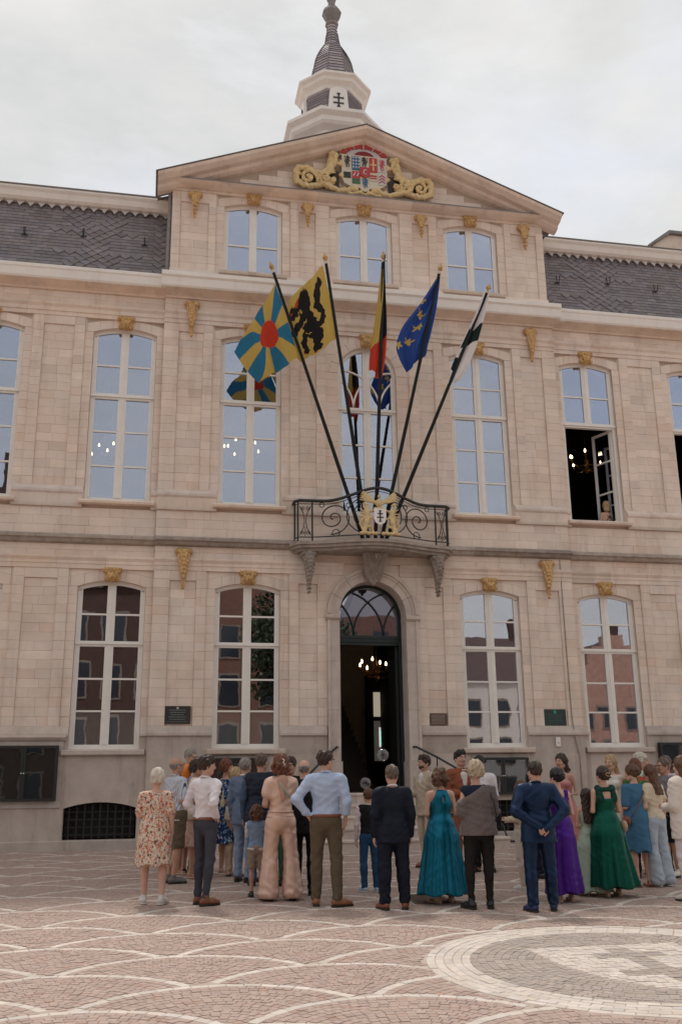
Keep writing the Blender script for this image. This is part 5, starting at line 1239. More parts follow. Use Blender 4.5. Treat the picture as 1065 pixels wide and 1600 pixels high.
    for sh, el, w, d, curl, q in armd:
        S = SDF(); n = np.cross(d, V3((0, 0, 1))) if abs(d[2]) < .8 else V3((-q, 0, 0)); n = n-d*(n@d); n /= np.linalg.norm(n)
        if (n@V3((-q, 0, 0))) < 0 and abs(d[2]) >= .8: n = -n
        if abs(d[2]) < .8 and n@(V3((0, 0, 1.2))-w) > 0: n = -n*1.0
        u = np.cross(n, d); u /= np.linalg.norm(u)
        if u[1] > 0: u = -u
        S.cap(w-d*.04, w+d*.01, .026, .024, .012)
        for i in range(4): S.cap(w+d*.015+u*(-.012+.008*i), w+d*.082+u*(-.027+.018*i), .014, .0125, .008)
        for i in range(4):
            l = (.055, .067, .072, .062)[i]; b = w+d*.085+u*(-.027+.018*i); d1 = d*math.cos(curl*.55)+n*math.sin(curl*.55); d2 = d*math.cos(curl*1.5)+n*math.sin(curl*1.5)
            m_ = b+d1*l*.55; S.cap(b, m_, .0092, .0085, .003); S.cap(m_, m_+d2*l*.5, .0085, .0072, .003)
        tb = w+d*.025+u*.026; t1 = tb+(d*.7+u*.7)*.038+n*.008; S.cap(tb, t1, .0125, .010, .006); S.cap(t1, t1+(d*.9+u*.1+n*.4)*.03, .0098, .008, .003)
        P, F = S.mesh(.0062 if not lq else .009); o_ = sum(len(v) for v in VV); VV.append(P); FF.append(F+o_)
    link('body', mesh_data('body', np.concatenate(VV), np.concatenate(FF), SK[skin], True), root)
    def part(nm, S, hh, m, tf=None):
        r = S.mesh(hh if not lq else hh*1.3)
        if r is None: return
        P, F = r; 
        if tf: P = tf(P)
        return link(nm, mesh_data(nm, P, F, m, True), root)
    # face
    if ft:
        for q in (-1, 1):
            m = MB(); m.lathe([(.0005, -.0105), (.0078, -.007), (.0108, 0), (.0078, .007), (.0005, .0105)], 0, 0, 8); v = np.array(m.v)*V3((1.15, .8, .62))+V3((q*.030, -.093, 1.637)); o = mesh_obj('eye', headx(v), m.f, mat('eye_white', (.55, .5, .46), .3, var=0), root, True)
            m = MB(); m.lathe([(.0005, -.0052), (.005, 0), (.0005, .0052)], 0, 0, 8); v = np.array(m.v)*V3((1, .7, 1))+V3((q*.030, -.1005, 1.637)); mesh_obj('iris', headx(v), m.f, mat('dark_iris', (.03, .02, .015), .2, var=0), o)
            m = MB(); m.tube([(q*.016, -.099, 1.655), (q*.03, -.100, 1.661), (q*.044, -.092, 1.656)], .0035, 5); mesh_obj('eyebrow', headx(np.array(m.v)), m.f, (hair or {}).get('m') or MATS['dark_iris'], root)
        m = MB(); m.tube([(-.024, -.086, 1.574), (-.012, -.094, 1.571), (0, -.096, 1.570), (.012, -.094, 1.571), (.024, -.086, 1.574)], [.002, .0055, .006, .0055, .002], 6); mesh_obj('lips', headx(np.array(m.v)), m.f, mat('lips', (.36, .12, .10), .45, var=0), root, True)
    # garments
    if legs:
        S = SDF(); w = legs.get('w', .012); a = legs.get('a', w); zc = legs.get('z', .07); zt = legs.get('top', 1.02)
        S.ell((0, .005, .95), (.162*B*(1.05 if f else 1)+w, .118*B+w+belly*.3, .135+w), .04); legsdf(S, w, legs.get('k', w), a, zc, .035)
        if legs.get('flare'):
            for hip, kn, an, q in legp: S.cap(kn+V3((0, 0, .1)), an, .065, legs['flare'], .03)
        S.cut(lambda X, Y, Z: zc-Z+0*X+0*Y).cut(lambda X, Y, Z: Z-zt+0*X+0*Y)
        if zc < .3: 
            S.dsp(lambda X, Y, Z: .0065*np.sin(60*Z+3*np.sin(20*X)+2*np.sin(15*Y))*(np.clip((.3-Z)/.2, 0, 1)+.5*np.exp(-((Z-.48)/.07)**2)+.35*np.exp(-((Z-.80)/.05)**2)))
        S.dsp(wr(.0048, seed+3, 30, 14)); part(legs.get('n', 'trousers'), S, .0135, legs['m'])
        if legs.get('belt'):
            S = SDF(); S.ell((0, .005, .985), (.165*B+w, .122*B+w, .14+w), .04); S.cut(lambda X, Y, Z: .985-Z+0*X+0*Y).cut(lambda X, Y, Z: Z-1.02+0*X+0*Y); part('belt', S, .010, legs['belt'])
    if top:
        S = torso(top.get('w', .014), hipx=top.get('hipx', 1.0)); hem = top.get('hem', .99); sl = top.get('sleeve', 'wrist'); sw = top.get('sw', .010)
        if hem < .93: S.cap((0, .01, 1.0), (0, .012, hem), .15*B+top.get('w', .014), .165*B+top.get('w', .014)*1.3, .04, (1.06, .80, 1))
        if sl != 'none': sleeves(S, sw, sl, .035, top.get('which', (1, -1)))
        ndz = top.get('neck', 1.49); Ln = L(1.45)[1]
        S.cut(lambda X, Y, Z: hem-Z+0*X+0*Y).cut(lambda X, Y, Z: Z-ndz+.35*(Y-Ln)*0+0*X-(np.hypot(X, Y-Ln) > .085)*.2)
        if top.get('slouch'): S.cut(lambda X, Y, Z: Z-(1.455-.62*np.maximum(0, X+.05))+0*Y)
        if top.get('quilt'): S.dsp(lambda X, Y, Z: -.007*np.abs(np.sin(48*Z))+0*X+0*Y)
        if top.get('vneck'): S.ell((0, -.14, 1.44), (.06, .09, .12), 0, None, True)
        S.dsp(wr(top.get('wr', .0055), seed, 18, 30)); 
        o = part(top.get('n', 'shirt'), S, .0130, top['m'])
        if top.get('collar'):
            m = MB(); m.tube([(.062*math.cos(a), .012+Ln+.066*math.sin(a), 1.487+.018*math.sin(a)) for a in [i*2*PI/16 for i in range(16)]], .013, 6, closed=True); mesh_obj('collar', np.array(m.v), m.f, top.get('cm', top['m']), root, True)
        if sl == 'wrist' and top.get('cuff'):
            for sh, el, w_, d, c, q in armd: m = MB(); dd = (w_-el)/np.linalg.norm(w_-el); m.tube([w_-dd*.02, w_+dd*.012], .036, 8); mesh_obj('cuff', np.array(m.v), m.f, top['cuff'], root, True)
        if top.get('lapel'):
            m = MB()
            for q in (-1, 1): m.add([(q*.005, -.135, 1.12), (q*.07, -.130, 1.36), (q*.055, -.08, 1.47), (q*.03, -.10, 1.44)], [(0,1,2,3)[::q]]);
            mesh_obj('lapel', np.array(m.v)+V3((0, -.006-belly, 0)), m.f, top['m'], root)
    if dress:
        w = dress.get('w', .013); hem = dress['hem']; R1 = dress.get('R', .27); waist = dress.get('waist', 1.10)
        S = torso(w); S.cap((0, .01, .98), (0, .01, .80), .172*B, .165*B+(R1-.165)*.35, .05, (1, .84, 1)); S.cap((0, .01, .80), (dress.get('dx', 0), .02+dress.get('dy', 0), hem-.05), .165*B+(R1-.165)*.35, R1, .04, (1, .86, 1))
        sl = dress.get('sleeve', 'none')
        if sl != 'none': sleeves(S, .016, sl, .03)
        neck = dress.get('neck', 1.44)
        S.cut(lambda X, Y, Z: hem-Z+.02*np.sin(6*np.arctan2(Y, X))).cut(lambda X, Y, Z: Z-neck+0*X+0*Y)
        if dress.get('halter'): S.cut(lambda X, Y, Z: np.where(Z > 1.30, np.abs(X)-(.14-(Z-1.30)*.45), -1)+0*Y)
        if dress.get('strap'): S.cut(lambda X, Y, Z: np.where(Z > 1.36, np.abs(np.abs(X)-.10)-.028, -1)+0*Y)
        if dress.get('keyhole'): S.ell((0, .13, 1.34), (.012, .07, .05), 0, None, True)
        if dress.get('back'): a, b, c_ = dress['back']; S.ell((0, .16, a), (b, .11, c_), 0, None, True)
        if dress.get('slit'): S.cut(lambda X, Y, Z: -1+0*(X+Y+Z))
        S.dsp(folds(dress.get('fold', .014), dress.get('nf', 9), waist-.05, hem, 0, .01, seed)); S.dsp(wr(.003, seed, 14, 20)); part('dress', S, .0135, dress['m'])
        if dress.get('sash'):
            S = torso(w+.005); S.cut(lambda X, Y, Z: waist-.05-Z+0*X+0*Y).cut(lambda X, Y, Z: Z-waist-.03+0*X+0*Y); part('waistband', S, .0125, dress['sash'])
    # hair
    if hair:
        st, m = hair['s'], hair['m']; S = SDF(); v = hair.get('v', .012)
        S.ell((0, .018, 1.662), (.078+v, .096+v, .095+v), .02)
        low = {'short': 1.575, 'crop': 1.60, 'balding': 1.575, 'ring': 1.575, 'full': 1.56, 'bob': 1.50}.get(st, 1.55)
        if st in ('full', 'curly'): S.ell((0, .04, 1.60), (.075+v, .065+v, .07+v), .03)
        if st == 'bob': S.cap((-.05, .03, 1.62), (-.05, .03, 1.54), .05, .04, .03).cap((.05, .03, 1.62), (.05, .03, 1.54), .05, .04, .03).cap((0, .06, 1.62), (0, .06, 1.53), .06, .05, .03)
        if st in ('long', 'longcurl'):
            n = hair.get('len', .35)
            for q in (-1, 0, 1): S.cap((q*.045, .055-.02*abs(q), 1.64), (q*.06, .085, 1.62-n), .055, .04, .03)
            low = 1.60-n
        if st == 'pony': S.cap((0, .10, 1.64), (0, .13, 1.45), .04, .025, .02); low = 1.4
        if st in ('bun', 'updo'):
            S.ell((0, .105, 1.64 if st == 'bun' else 1.62), (.055, .045, .055), .02)
            if st == 'updo':
                for i in range(7): a = i*.9; S.ell((.045*math.cos(a), .115+.01*(i % 2), 1.63+.05*math.sin(a)), (.026, .022, .026), .008)
        if st == 'curly':
            rr = random.Random(seed)
            for i in range(46):
                a, b = rr.uniform(0, 2*PI), rr.uniform(-.9, 1.2); S.ell((.098*math.cos(a)*math.cos(b), .045+.085*math.sin(a)*math.cos(b), 1.615+.115*math.sin(b)), (.032, .032, .034), .012)
            low = 1.47
        if st == 'longcurl':
            rr = random.Random(seed)
            for i in range(26): t = rr.random(); S.ell((rr.uniform(-.09, .09), .09+rr.uniform(-.02, .03), 1.62-hair.get('len', .35)*t), (.028, .026, .04), .012)
        if st == 'swept': S.cap((-.03, -.045, 1.722), (.04, -.03, 1.73), .042, .038, .03); low = 1.58
        fz = hair.get('fringe', 1.69)
        wide = .066 if st not in ('long', 'longcurl', 'bob') else .058
        S.ell((0, -.125, fz-.125), (wide+.012, .125, .125), 0, None, True)
        if st in ('short', 'crop', 'balding', 'ring', 'swept', 'full'):
            S.ell((0, -.06, 1.55), (.2, .075, .10), 0, None, True)
        if st == 'balding': S.ell((0, .05, 1.79), (.05, .085, .075), 0, None, True)
        if st == 'ring': S.cut(lambda X, Y, Z: Z-1.665+0*X+0*Y)
        S.cut(lambda X, Y, Z: low-Z+.008*np.sin(60*X)*np.sin(50*Y))
        na = hair.get('n', .0065); S.dsp(lambda X, Y, Z: na*(np.sin(75*X+3*np.sin(30*Z))*np.sin(70*Y+20*Z)+.7*np.sin(110*X+40*Y+60*Z)))
        part('hair', S, .0095, m, headx)
    # shoes
    if shoes:
        for hip, kn, an, q in legp:
            S = SDF(); c = an; to = shoes.get('turn', (.32, -.32))[0 if q > 0 else 1]; dx, dy = math.sin(to), -math.cos(to); kind = shoes.get('k', 'shoe'); hh = shoes.get('heel', 0)
            if kind == 'sandal':
                S.cap((c[0]-dx*.03, c[1]-dy*.03+.0, .022), (c[0]+dx*.16, c[1]+dy*.16, .018), .036, .040, .01); S.cut(lambda X, Y, Z: Z-.024+0*X+0*Y).cut(lambda X, Y, Z: -Z+0*X+0*Y)
                S2 = SDF(); S2.cap((c[0]+dx*.12-.03, c[1]+dy*.12, .03), (c[0]+dx*.12+.03, c[1]+dy*.12, .03), .022, .022, .01); S2.cap((c[0]-.03, c[1], .075), (c[0]+.03, c[1], .075), .018, .018, .01); S2.cap((c[0], c[1]+.03, .06), (c[0], c[1]+.03, .09), .02, .02, .01)
                if hh: S2.cap((c[0]-dx*.03, c[1]-dy*.045, .0), (c[0]-dx*.03, c[1]-dy*.045, .06), .024, .026, .01)
                S2.cut(lambda X, Y, Z: -Z+0*X+0*Y); o = part('shoe', S2, .010, shoes['m'])
                r = S.mesh(.010)
                if r and o: link('sole', mesh_data('sole', r[0], r[1], shoes.get('sm', shoes['m']), True), o)
            else:
                S.cap((c[0]-dx*.035, c[1]-dy*.035, .05), (c[0]+dx*.09, c[1]+dy*.09, .045), .042, .042, .03); S.cap((c[0]+dx*.09, c[1]+dy*.09, .04), (c[0]+dx*.165, c[1]+dy*.165, .032), .042, .032, .03); 
                if kind == 'shoe': S.cap((c[0], c[1]+.0, .06), (c[0], c[1], .10), .042, .042, .02)
                S.cut(lambda X, Y, Z: .022-Z+0*X+0*Y); o = part('shoe', S, .010, shoes['m'])
                S = SDF(); S.cap((c[0]-dx*.038, c[1]-dy*.038, .02), (c[0]+dx*.168, c[1]+dy*.168, .02), .044, .037, .03); S.cut(lambda X, Y, Z: Z-.024+0*X+0*Y).cut(lambda X, Y, Z: -Z+0*X+0*Y); r = S.mesh(.010)
                if r and o: link('sole', mesh_data('sole', r[0], r[1], shoes.get('sm', mat('dark_sole', (.03, .025, .02), .8)), True), o)
    if extras:
        for nm, fn, m_ in extras:
            g = fn(dict(headx=headx, armd=armd, L=L))
            if isinstance(g, SDF): part(nm, g, .010, m_)
            elif isinstance(g, tuple): part(nm, g[0], .009, m_, g[1])
            else: mesh_obj(nm, np.array(g.v), g.f, m_, root, True)
    return root
def tube_x(pts, r, n=6, head=False, closed=False):
    def fn(c):
        m = MB(); m.tube(pts, r, n, closed=closed)
        if head: m.v = [tuple(v) for v in c['headx'](np.array(m.v))]
        return m
    return fn
def blob_x(ells, k=.01, head=False):
    def fn(c):
        S = SDF()
        for cc, rr in ells: S.ell(cc, rr, k)
        return (S, c['headx']) if head else S
    return fn
glasses = ('glasses', tube_x([(-.078, -.01, 1.642), (-.07, -.09, 1.642), (-.052, -.107, 1.648), (-.018, -.113, 1.648), (0, -.117, 1.646), (.018, -.113, 1.648), (.052, -.107, 1.648), (.07, -.09, 1.642), (.078, -.01, 1.642)], .003, 5, True), mat('glasses_frame', (.02, .015, .015), .3, var=0))
def sleeve_x(i, r0, r1, m, fore=True):
    def fn(c):
        sh, el, w, d, cc, q = c['armd'][i]; S = SDF().cap(sh, el, r0, r1, .02)
        if fore: S.cap(el, w, r1-.002, .037, .02)
        return S.dsp(wr(.005, i+3, 18, 30))
    return ('shirt_sleeve', fn, m)
def strap(x0, x1, z0=1.46, z1=1.0): return [(x0, -.10, z0-.06), (x0, -.02, z0+.02), (x0*.8+x1*.2, .115, z0-.08), (x0*.3+x1*.7, .14, (z0+z1)/2), (x1, .12, z1)]
HM = {'dark': hairmat('dark_brown_hair', (.035, .018, .012)), 'black': hairmat('black_hair', (.012, .009, .009)), 'brown': hairmat('brown_hair', (.10, .045, .022)), 'auburn': hairmat('auburn_hair', (.13, .04, .018)), 'grey': hairmat('grey_hair', (.24, .21, .19)), 'white': hairmat('white_hair', (.52, .46, .39)), 'blond': hairmat('blond_hair', (.42, .28, .15)), 'ash': hairmat('ash_blond_hair', (.40, .31, .22)), 'greybrown': hairmat('grey_brown_hair', (.11, .075, .055))}
LEATH = mat('brown_leather', (.20, .065, .03), .4, var=.2, vscale=20); BLKL = mat('black_leather', (.015, .013, .013), .4); WSN = mat('white_sneaker', (.62, .58, .54), .6, var=.05); NUDE = mat('nude_leather', (.50, .33, .24), .5); BLUES = mat('blue_suede', (.02, .03, .10), .7)
WSH = cloth('white_shirt_cotton', (.72, .66, .68)); LBL = cloth('light_blue_cotton', (.42, .50, .66)); GREYT = cloth('charcoal_trousers', (.055, .055, .07)); KHAKI = cloth('olive_khaki', (.115, .085, .055)); NAVY = cloth('navy_suiting', (.006, .009, .020), .6); NAVY2 = satin('blue_navy_suiting', (.010, .026, .066), .40); BEIGE = cloth('beige_suiting', (.47, .38, .29)); BLACKC = cloth('black_cloth', (.012, .012, .014)); DENIM = cloth('blue_denim', (.05, .13, .26)); LDEN = cloth('faded_denim', (.22, .28, .40)); PEACH = satin('peach_satin', (.70, .47, .37), .42, .3); TEAL = satin('teal_satin', (.004, .135, .215), .36); PURP = satin('purple_satin', (.058, .011, .20), .36); DGREEN = satin('bottle_green_satin', (.002, .085, .055), .42); SAGE = satin('sage_satin', (.38, .46, .36), .5, .15); PINKD = satin('dusty_pink_chiffon', (.54, .23, .22), .6, .1); GREYK = cloth('grey_knit', (.145, .115, .11), .95, 30, .6, .2); CREAM_ = cloth('cream_cloth', (.66, .56, .42)); RUST = cloth('rust_suiting', (.26, .085, .045)); IVORY = cloth('ivory_cloth', (.70, .62, .55)); MINT = cloth('mint_cloth', (.50, .62, .52)); GREYTEE = cloth('grey_tee', (.20, .18, .20)); QUILT = cloth('quilted_navy_nylon', (.012, .017, .032), .5); BLAZ = cloth('grey_blue_blazer', (.13, .17, .25)); GREYBL = cloth('pale_blue_trousers', (.42, .48, .55))
FLOR = pattern('floral_cloth', (.66, .55, .44), [((.55, .16, .09), 'blob', 26, .57, (1, 1, .7)), ((.60, .28, .19), 'blob', 34, .57, (1, 1, 1)), ((.09, .05, .06), 'blob', 38, .60, (1, 1, .8))]); BPAT = pattern('blue_leaf_print', (.012, .05, .15), [((.66, .66, .66), 'blob', 34, .61, (1.3, 1.3, .8)), ((.12, .30, .45), 'blob', 18, .68, (1, 1, 1))]); STRI = pattern('striped_shirt_cloth', (.55, .58, .66), [((.04, .06, .16), 'X', 12, .90, (1, 1, 0)), ((.45, .36, .30), 'X', 6, .93, (1, 1, 0))]); GRED = pattern('green_red_print', (.05, .16, .04), [((.60, .03, .03), 'blob', 9, .52, (1, 1, 1)), ((.6, .5, .4), 'blob', 14, .62, (1, 1, 1))]); LACE = pattern('green_lace', (.004, .05, .035), [((.25, .14, .11), 'spot', 60, .18, (1, 1, 1))]); PSK = pattern('peach_print', (.60, .40, .33), [((.5, .22, .18), 'blob', 25, .58, (1, 1, 1))])
# ------------------------------------------------------------ the guests
H_ = lambda s, m, **k: dict(s=s, m=HM[m], **k)
SHO = dict(m=LEATH); BSH = dict(m=BLKL)
TR = lambda m, **k: dict(dict(m=m, w=.014, a=.022, k=.016), **k)
person('woman with short white hair in a coral floral dress and white sneakers', -4.48, -7.35, 1.57, 172, 'fair', 'f', 1.12, .02, ('front', 'down'), (25, 0), ((.12, -.06), (.13, .05)), H_('full', 'white', v=.018, n=.006),
       dress=dict(m=FLOR, hem=.50, R=.27, sleeve='elbow', fold=.012, nf=7, w=.022), shoes=dict(m=WSN, sm=WSN), ft=False)
person('bald tanned man in a white and blue striped shirt and khaki shorts', -4.18, -5.39, 1.70, 118, 'tan', 'm', 1.12, .04, ('front', 'front'), (0, 0), ((.09, 0), (.09, .03)), H_('ring', 'grey', v=.004),
       top=dict(m=STRI, hem=.86, sleeve='elbow', collar=1), legs=TR(KHAKI, z=.48, w=.03, k=.035, n='shorts'), shoes=dict(m=cloth('grey_canvas', (.16, .15, .14))), extras=[glasses], ft=True)
person('grey-haired man with glasses in a light blue shirt behind the bald man', -3.93, -4.03, 1.83, 35, 'mid', 'm', 1.05, .03, ('front', 'down'), (5, 8), ((.1, 0), (.1, 0)), H_('crop', 'grey', v=.006), top=dict(m=LBL, hem=.98, collar=1), legs=TR(LDEN), shoes=BSH, extras=[glasses])
person('dark-haired woman in a cream cardigan and peach print skirt with thin bag strap', -3.87, -4.87, 1.66, 80, 'tan', 'f', 1.1, .02, ('front', 'front'), (0, 5), ((.09, 0), (.09, .02)), H_('full', 'dark', v=.016),
       top=dict(m=CREAM_, hem=.86, sleeve='wrist', w=.024), legs=None, dress=None, shoes=dict(k='sandal', m=NUDE), extras=[('skirt', lambda c: SDF().cap((0, .01, .95), (0, .02, .5), .17, .24, .03, (1, .85, 1)).cut(lambda X, Y, Z: .46-Z+0*X+0*Y).cut(lambda X, Y, Z: Z-1.02+0*X+0*Y).dsp(folds(.014, 9, .9, .46)), PSK), ('bag_strap', tube_x(strap(.08, -.10), .007), LEATH)])
person('woman in a green and red print dress hidden between striped shirt and cream cardigan', -4.02, -4.3, 1.60, 60, 'tan', 'f', 1.0, .02, ('front', 'down'), (0, 0), ((.09, 0), (.09, 0)), H_('bob', 'brown', v=.014),
       dress=dict(m=GRED, hem=.50, R=.24, sleeve='elbow', w=.02), shoes=dict(k='sandal', m=NUDE))
person('young man in a white shirt and charcoal trousers with his hand on his hip', -3.88, -7.54, 1.72, 132, 'mid', 'm', .98, 0, (((.27, .06, 1.17), (.20, -.10, 1.0), (-.3, -.8, -.3), .6), ((.27, .15, 1.18), (.20, .02, 1.02), (-.6, -.5, -.35), .9)), (-25, 0), ((.10, -.02), (.10, .05)), H_('swept', 'dark', v=.014),
       top=dict(m=WSH, hem=1.0, w=.018, sw=.014, collar=1, wr=.007), legs=TR(GREYT, w=.008, k=.004, a=.008, belt=LEATH), shoes=SHO)
person('woman with short auburn hair in a blue leaf print dress and white sandals', -3.40, -4.57, 1.67, 100, 'tan', 'f', 1.3, .03, ('down', 'down'), (5, 0), ((.08, .02), (.08, -.04)), H_('full', 'auburn', v=.014),
       dress=dict(m=BPAT, hem=.48, R=.28, sleeve='elbow', w=.02, fold=.01), shoes=dict(k='sandal', m=WSN), extras=[('belt_ribbon', tube_x([(.17*math.cos(a), .005+.135*math.sin(a), 1.07) for a in [i*2*PI/20 for i in range(20)]], .012, 5, closed=True), mat('pink_ribbon', (.6, .35, .38), .6))])
person('blond woman in a beige top and beige trousers half hidden by the blue-grey blazer', -3.28, -4.80, 1.55, 150, 'fair', 'f', 1.0, 0, ('down', 'down'), (0, 0), ((.09, 0), (.09, 0)), H_('bob', 'blond', v=.012), top=dict(m=CREAM_, hem=.9), legs=TR(cloth('sand_trousers', (.48, .36, .27)), w=.014), shoes=dict(m=NUDE), ft=False)
person('grey-haired man in a blue-grey blazer and faded jeans facing the wall', -3.20, -5.50, 1.69, 140, 'mid', 'm', 1.05, .02, ('down', 'front'), (10, 0), ((.10, 0), (.10, .02)), H_('short', 'grey', v=.010), top=dict(m=BLAZ, hem=.80, w=.024, sw=.016, collar=1, cm=WSH), legs=TR(LDEN, w=.016), shoes=BSH)
person('balding man in a dark navy quilted vest and blue jeans next to the curly-haired woman', -3.02, -5.94, 1.75, 168, 'tan', 'm', 1.12, .02, ('down', 'down'), (-20, 0), ((.11, 0), (.11, 0)), H_('short', 'greybrown', v=.006), top=dict(m=QUILT, hem=.84, w=.034, sleeve='none', wr=.003, quilt=1, n='quilted_vest'), legs=TR(DENIM, w=.014), shoes=BSH, ft=False,
       extras=[sleeve_x(0, .062, .054, cloth('slate_blue_shirt', (.06, .085, .14))), sleeve_x(1, .062, .054, cloth('slate_blue_shirt', (.06, .085, .14)))])
person('curly auburn-haired woman with white hair clips in a backless peach satin jumpsuit', -2.94, -7.39, 1.73, 184, 'mid', 'f', .98, 0, ('front', 'raise'), (-12, 0), ((.15, .0), (.15, .02)), H_('curly', 'auburn', v=.020, n=.006),
       top=dict(m=PEACH, hem=.98, sleeve='short', w=.022, sw=.016, wr=.005, n='jumpsuit_bodice'), legs=TR(PEACH, w=.020, k=.035, a=.085, flare=.125, z=.03, n='jumpsuit_legs', top=1.08), shoes=dict(m=NUDE), ft=False,
       extras=[('bare_back', lambda c: SDF().cap((0, .112, 1.43), (0, .128, 1.20), .075, .022, .01, (1.0, .42, 1)), SK['mid']), ('crossed_strap', tube_x([(.12, .03, 1.46), (.03, .135, 1.40), (-.09, .145, 1.22)], .012), mat('mint_strap', (.33, .43, .36), .6)), ('waist_tie', tube_x([(.155*math.cos(a), .005+.125*math.sin(a), 1.055) for a in [i*2*PI/20 for i in range(20)]], .014, 5, closed=True), PEACH),
               ('hair_clip', tube_x([(-.02, .150, 1.70), (-.045, .150, 1.68), (-.03, .152, 1.65), (-.055, .150, 1.63), (-.04, .150, 1.61)], .009, 5, True), WSN)])
person('small curly-haired child in a light blue vest, white shirt and beige shorts', -3.20, -7.05, 1.08, 170, 'mid', 'm', .95, .01, ('raise', 'down'), (-10, 0), ((.09, .0), (.10, .03)), H_('curly', 'brown', v=.016, n=.008),
       top=dict(m=cloth('pale_blue_vest', (.22, .31, .44)), hem=.95, sleeve='none', w=.024, n='vest'), legs=TR(cloth('beige_shorts', (.33, .25, .19)), z=.55, w=.022, k=.03, n='shorts'), shoes=BSH, ft=False,
       extras=[('shirt_tail', lambda c: SDF().ell((0, .005, .95), (.19, .14, .12), .02).cut(lambda X, Y, Z: .87-Z+0*X+0*Y).cut(lambda X, Y, Z: Z-.96+0*X+0*Y), WSH), sleeve_x(0, .055, .048, WSH, False), sleeve_x(1, .055, .048, WSH, False)])
t = person('dark-haired man with glasses raising a dark red phone', -2.62, -6.0, 1.70, -12, 'tan', 'm', 1.0, 0, ('down', 'raise'), (-8, 6), ((.10, 0), (.10, 0)), H_('short', 'dark', v=.010), top=dict(m=BLACKC, hem=.82), legs=TR(cloth('green_trousers', (.05, .09, .06))), shoes=BSH, extras=[glasses])
ph = thing('phone', 'dark red phone held up in front of a face beside the curly-haired woman', 'phone', (-2.70, -6.27, 1.42-.10), math.radians(-12)); m = MB(); m.box(-.045, .045, -.006, .006, 0, .085); m.build('case', mat('dark_red_case', (.22, .01, .015), .35), ph); m = MB(); m.box(-.04, -.005, -.0085, -.0065, .05, .078); m.build('lens_plate', BLKL, ph)
person('tall balding man in a light blue shirt, olive trousers and tan shoes', -2.47, -7.98, 1.78, 168, 'mid', 'm', 1.0, .0, (((.35, .10, 1.19), (.205, .05, 1.0), (-.5, -.6, -.6), .6), ((.25, .06, 1.15), (.225, .0, .91), (-.1, -.1, -1), .3)), (-38, 0), ((.12, -.03), (.13, .06)), H_('balding', 'dark', v=.012),
       top=dict(m=LBL, hem=1.0, w=.022, sw=.016, collar=1, wr=.007), legs=TR(KHAKI, w=.020, k=.016, a=.022, belt=LEATH), shoes=dict(m=mat('tan_leather', (.26, .10, .04), .4, var=.2), turn=(.1, -1.1)), extras=[glasses], ft=True)
person('bald man in a black suit hidden behind the tall man in the light blue shirt', -2.58, -7.0, 1.67, 170, 'fair', 'm', 1.05, .02, ('down', 'front'), (0, 0), ((.10, 0), (.10, 0)), H_('ring', 'grey', v=.004), top=dict(m=BLACKC, hem=.78, w=.026), legs=TR(BLACKC), shoes=BSH, ft=False)
person('boy in a dark waistcoat, pale pink shirt, blue jeans and light sneakers', -1.71, -6.92, 1.28, 182, 'mid', 'm', .92, 0, ('down', 'down'), (0, 0), ((.10, 0), (.12, .02)), H_('short', 'brown', v=.010),
       top=dict(m=BLACKC, hem=.98, sleeve='none', w=.022, n='waistcoat'), legs=TR(cloth('deep_blue_denim', (.02, .065, .14)), w=.014, a=.02), shoes=dict(m=mat('pale_blue_sneaker', (.35, .42, .55), .6), sm=WSN), ft=False,
       extras=[sleeve_x(0, .058, .05, cloth('pale_pink_shirt', (.62, .50, .52))), sleeve_x(1, .058, .05, cloth('pale_pink_shirt', (.62, .50, .52))), ('collar', tube_x([(.062*math.cos(a), .012+.066*math.sin(a), 1.487) for a in [i*2*PI/16 for i in range(16)]], .015, 6, closed=True), MATS['pale_pink_shirt'])])
person('man in a very dark navy suit standing straight in front of the entrance steps', -1.75, -8.40, 1.60, 181, 'mid', 'm', 1.06, .01, ('down', 'down'), (0, 0), ((.13, 0), (.13, .0)), H_('short', 'greybrown', v=.008),
       top=dict(m=NAVY, hem=.80, w=.022, sw=.015, collar=1, cm=WSH, neck=1.475, wr=.004, n='suit_jacket'), legs=TR(NAVY, w=.024, k=.03, a=.032), shoes=SHO, ft=False)
person('bearded groom in a beige suit looking left beside the entrance steps', -.22, -4.43, 1.71, -62, 'mid', 'm', 1.0, 0, ('down', 'front'), (-12, 0), ((.09, -.04), (.09, .05)), H_('swept', 'dark', v=.010),
       top=dict(m=BEIGE, hem=.80, w=.022, sw=.015, collar=1, cm=WSH, vneck=1, n='suit_jacket'), legs=TR(BEIGE, w=.014, a=.018), shoes=dict(m=LEATH),
       extras=[('beard', lambda c: (SDF().ell((0, -.04, 1.565), (.058, .062, .045), .01).ell((0, -.12, 1.60), (.04, .05, .035), 0, None, True), c['headx']), HM['dark']), ('shirt_front', lambda c: SDF().cap((0, -.075, 1.42), (0, -.085, 1.22), .05, .03, .01, (1, .6, 1)), WSH)])
person('woman with curly updo in a sleeveless teal satin maxi dress and beige heels', -1.06, -8.06, 1.56, 186, 'fair', 'f', 1.06, .01, ('front', 'front'), (0, 5), ((.09, 0), (.11, -.02)), H_('curly', 'brown', v=.010, n=.008),
       dress=dict(m=TEAL, hem=.12, R=.36, halter=1, keyhole=1, fold=.030, nf=9, w=.014, neck=1.46, dx=.0, sash=TEAL), shoes=dict(k='sandal', m=NUDE, heel=1), ft=False)
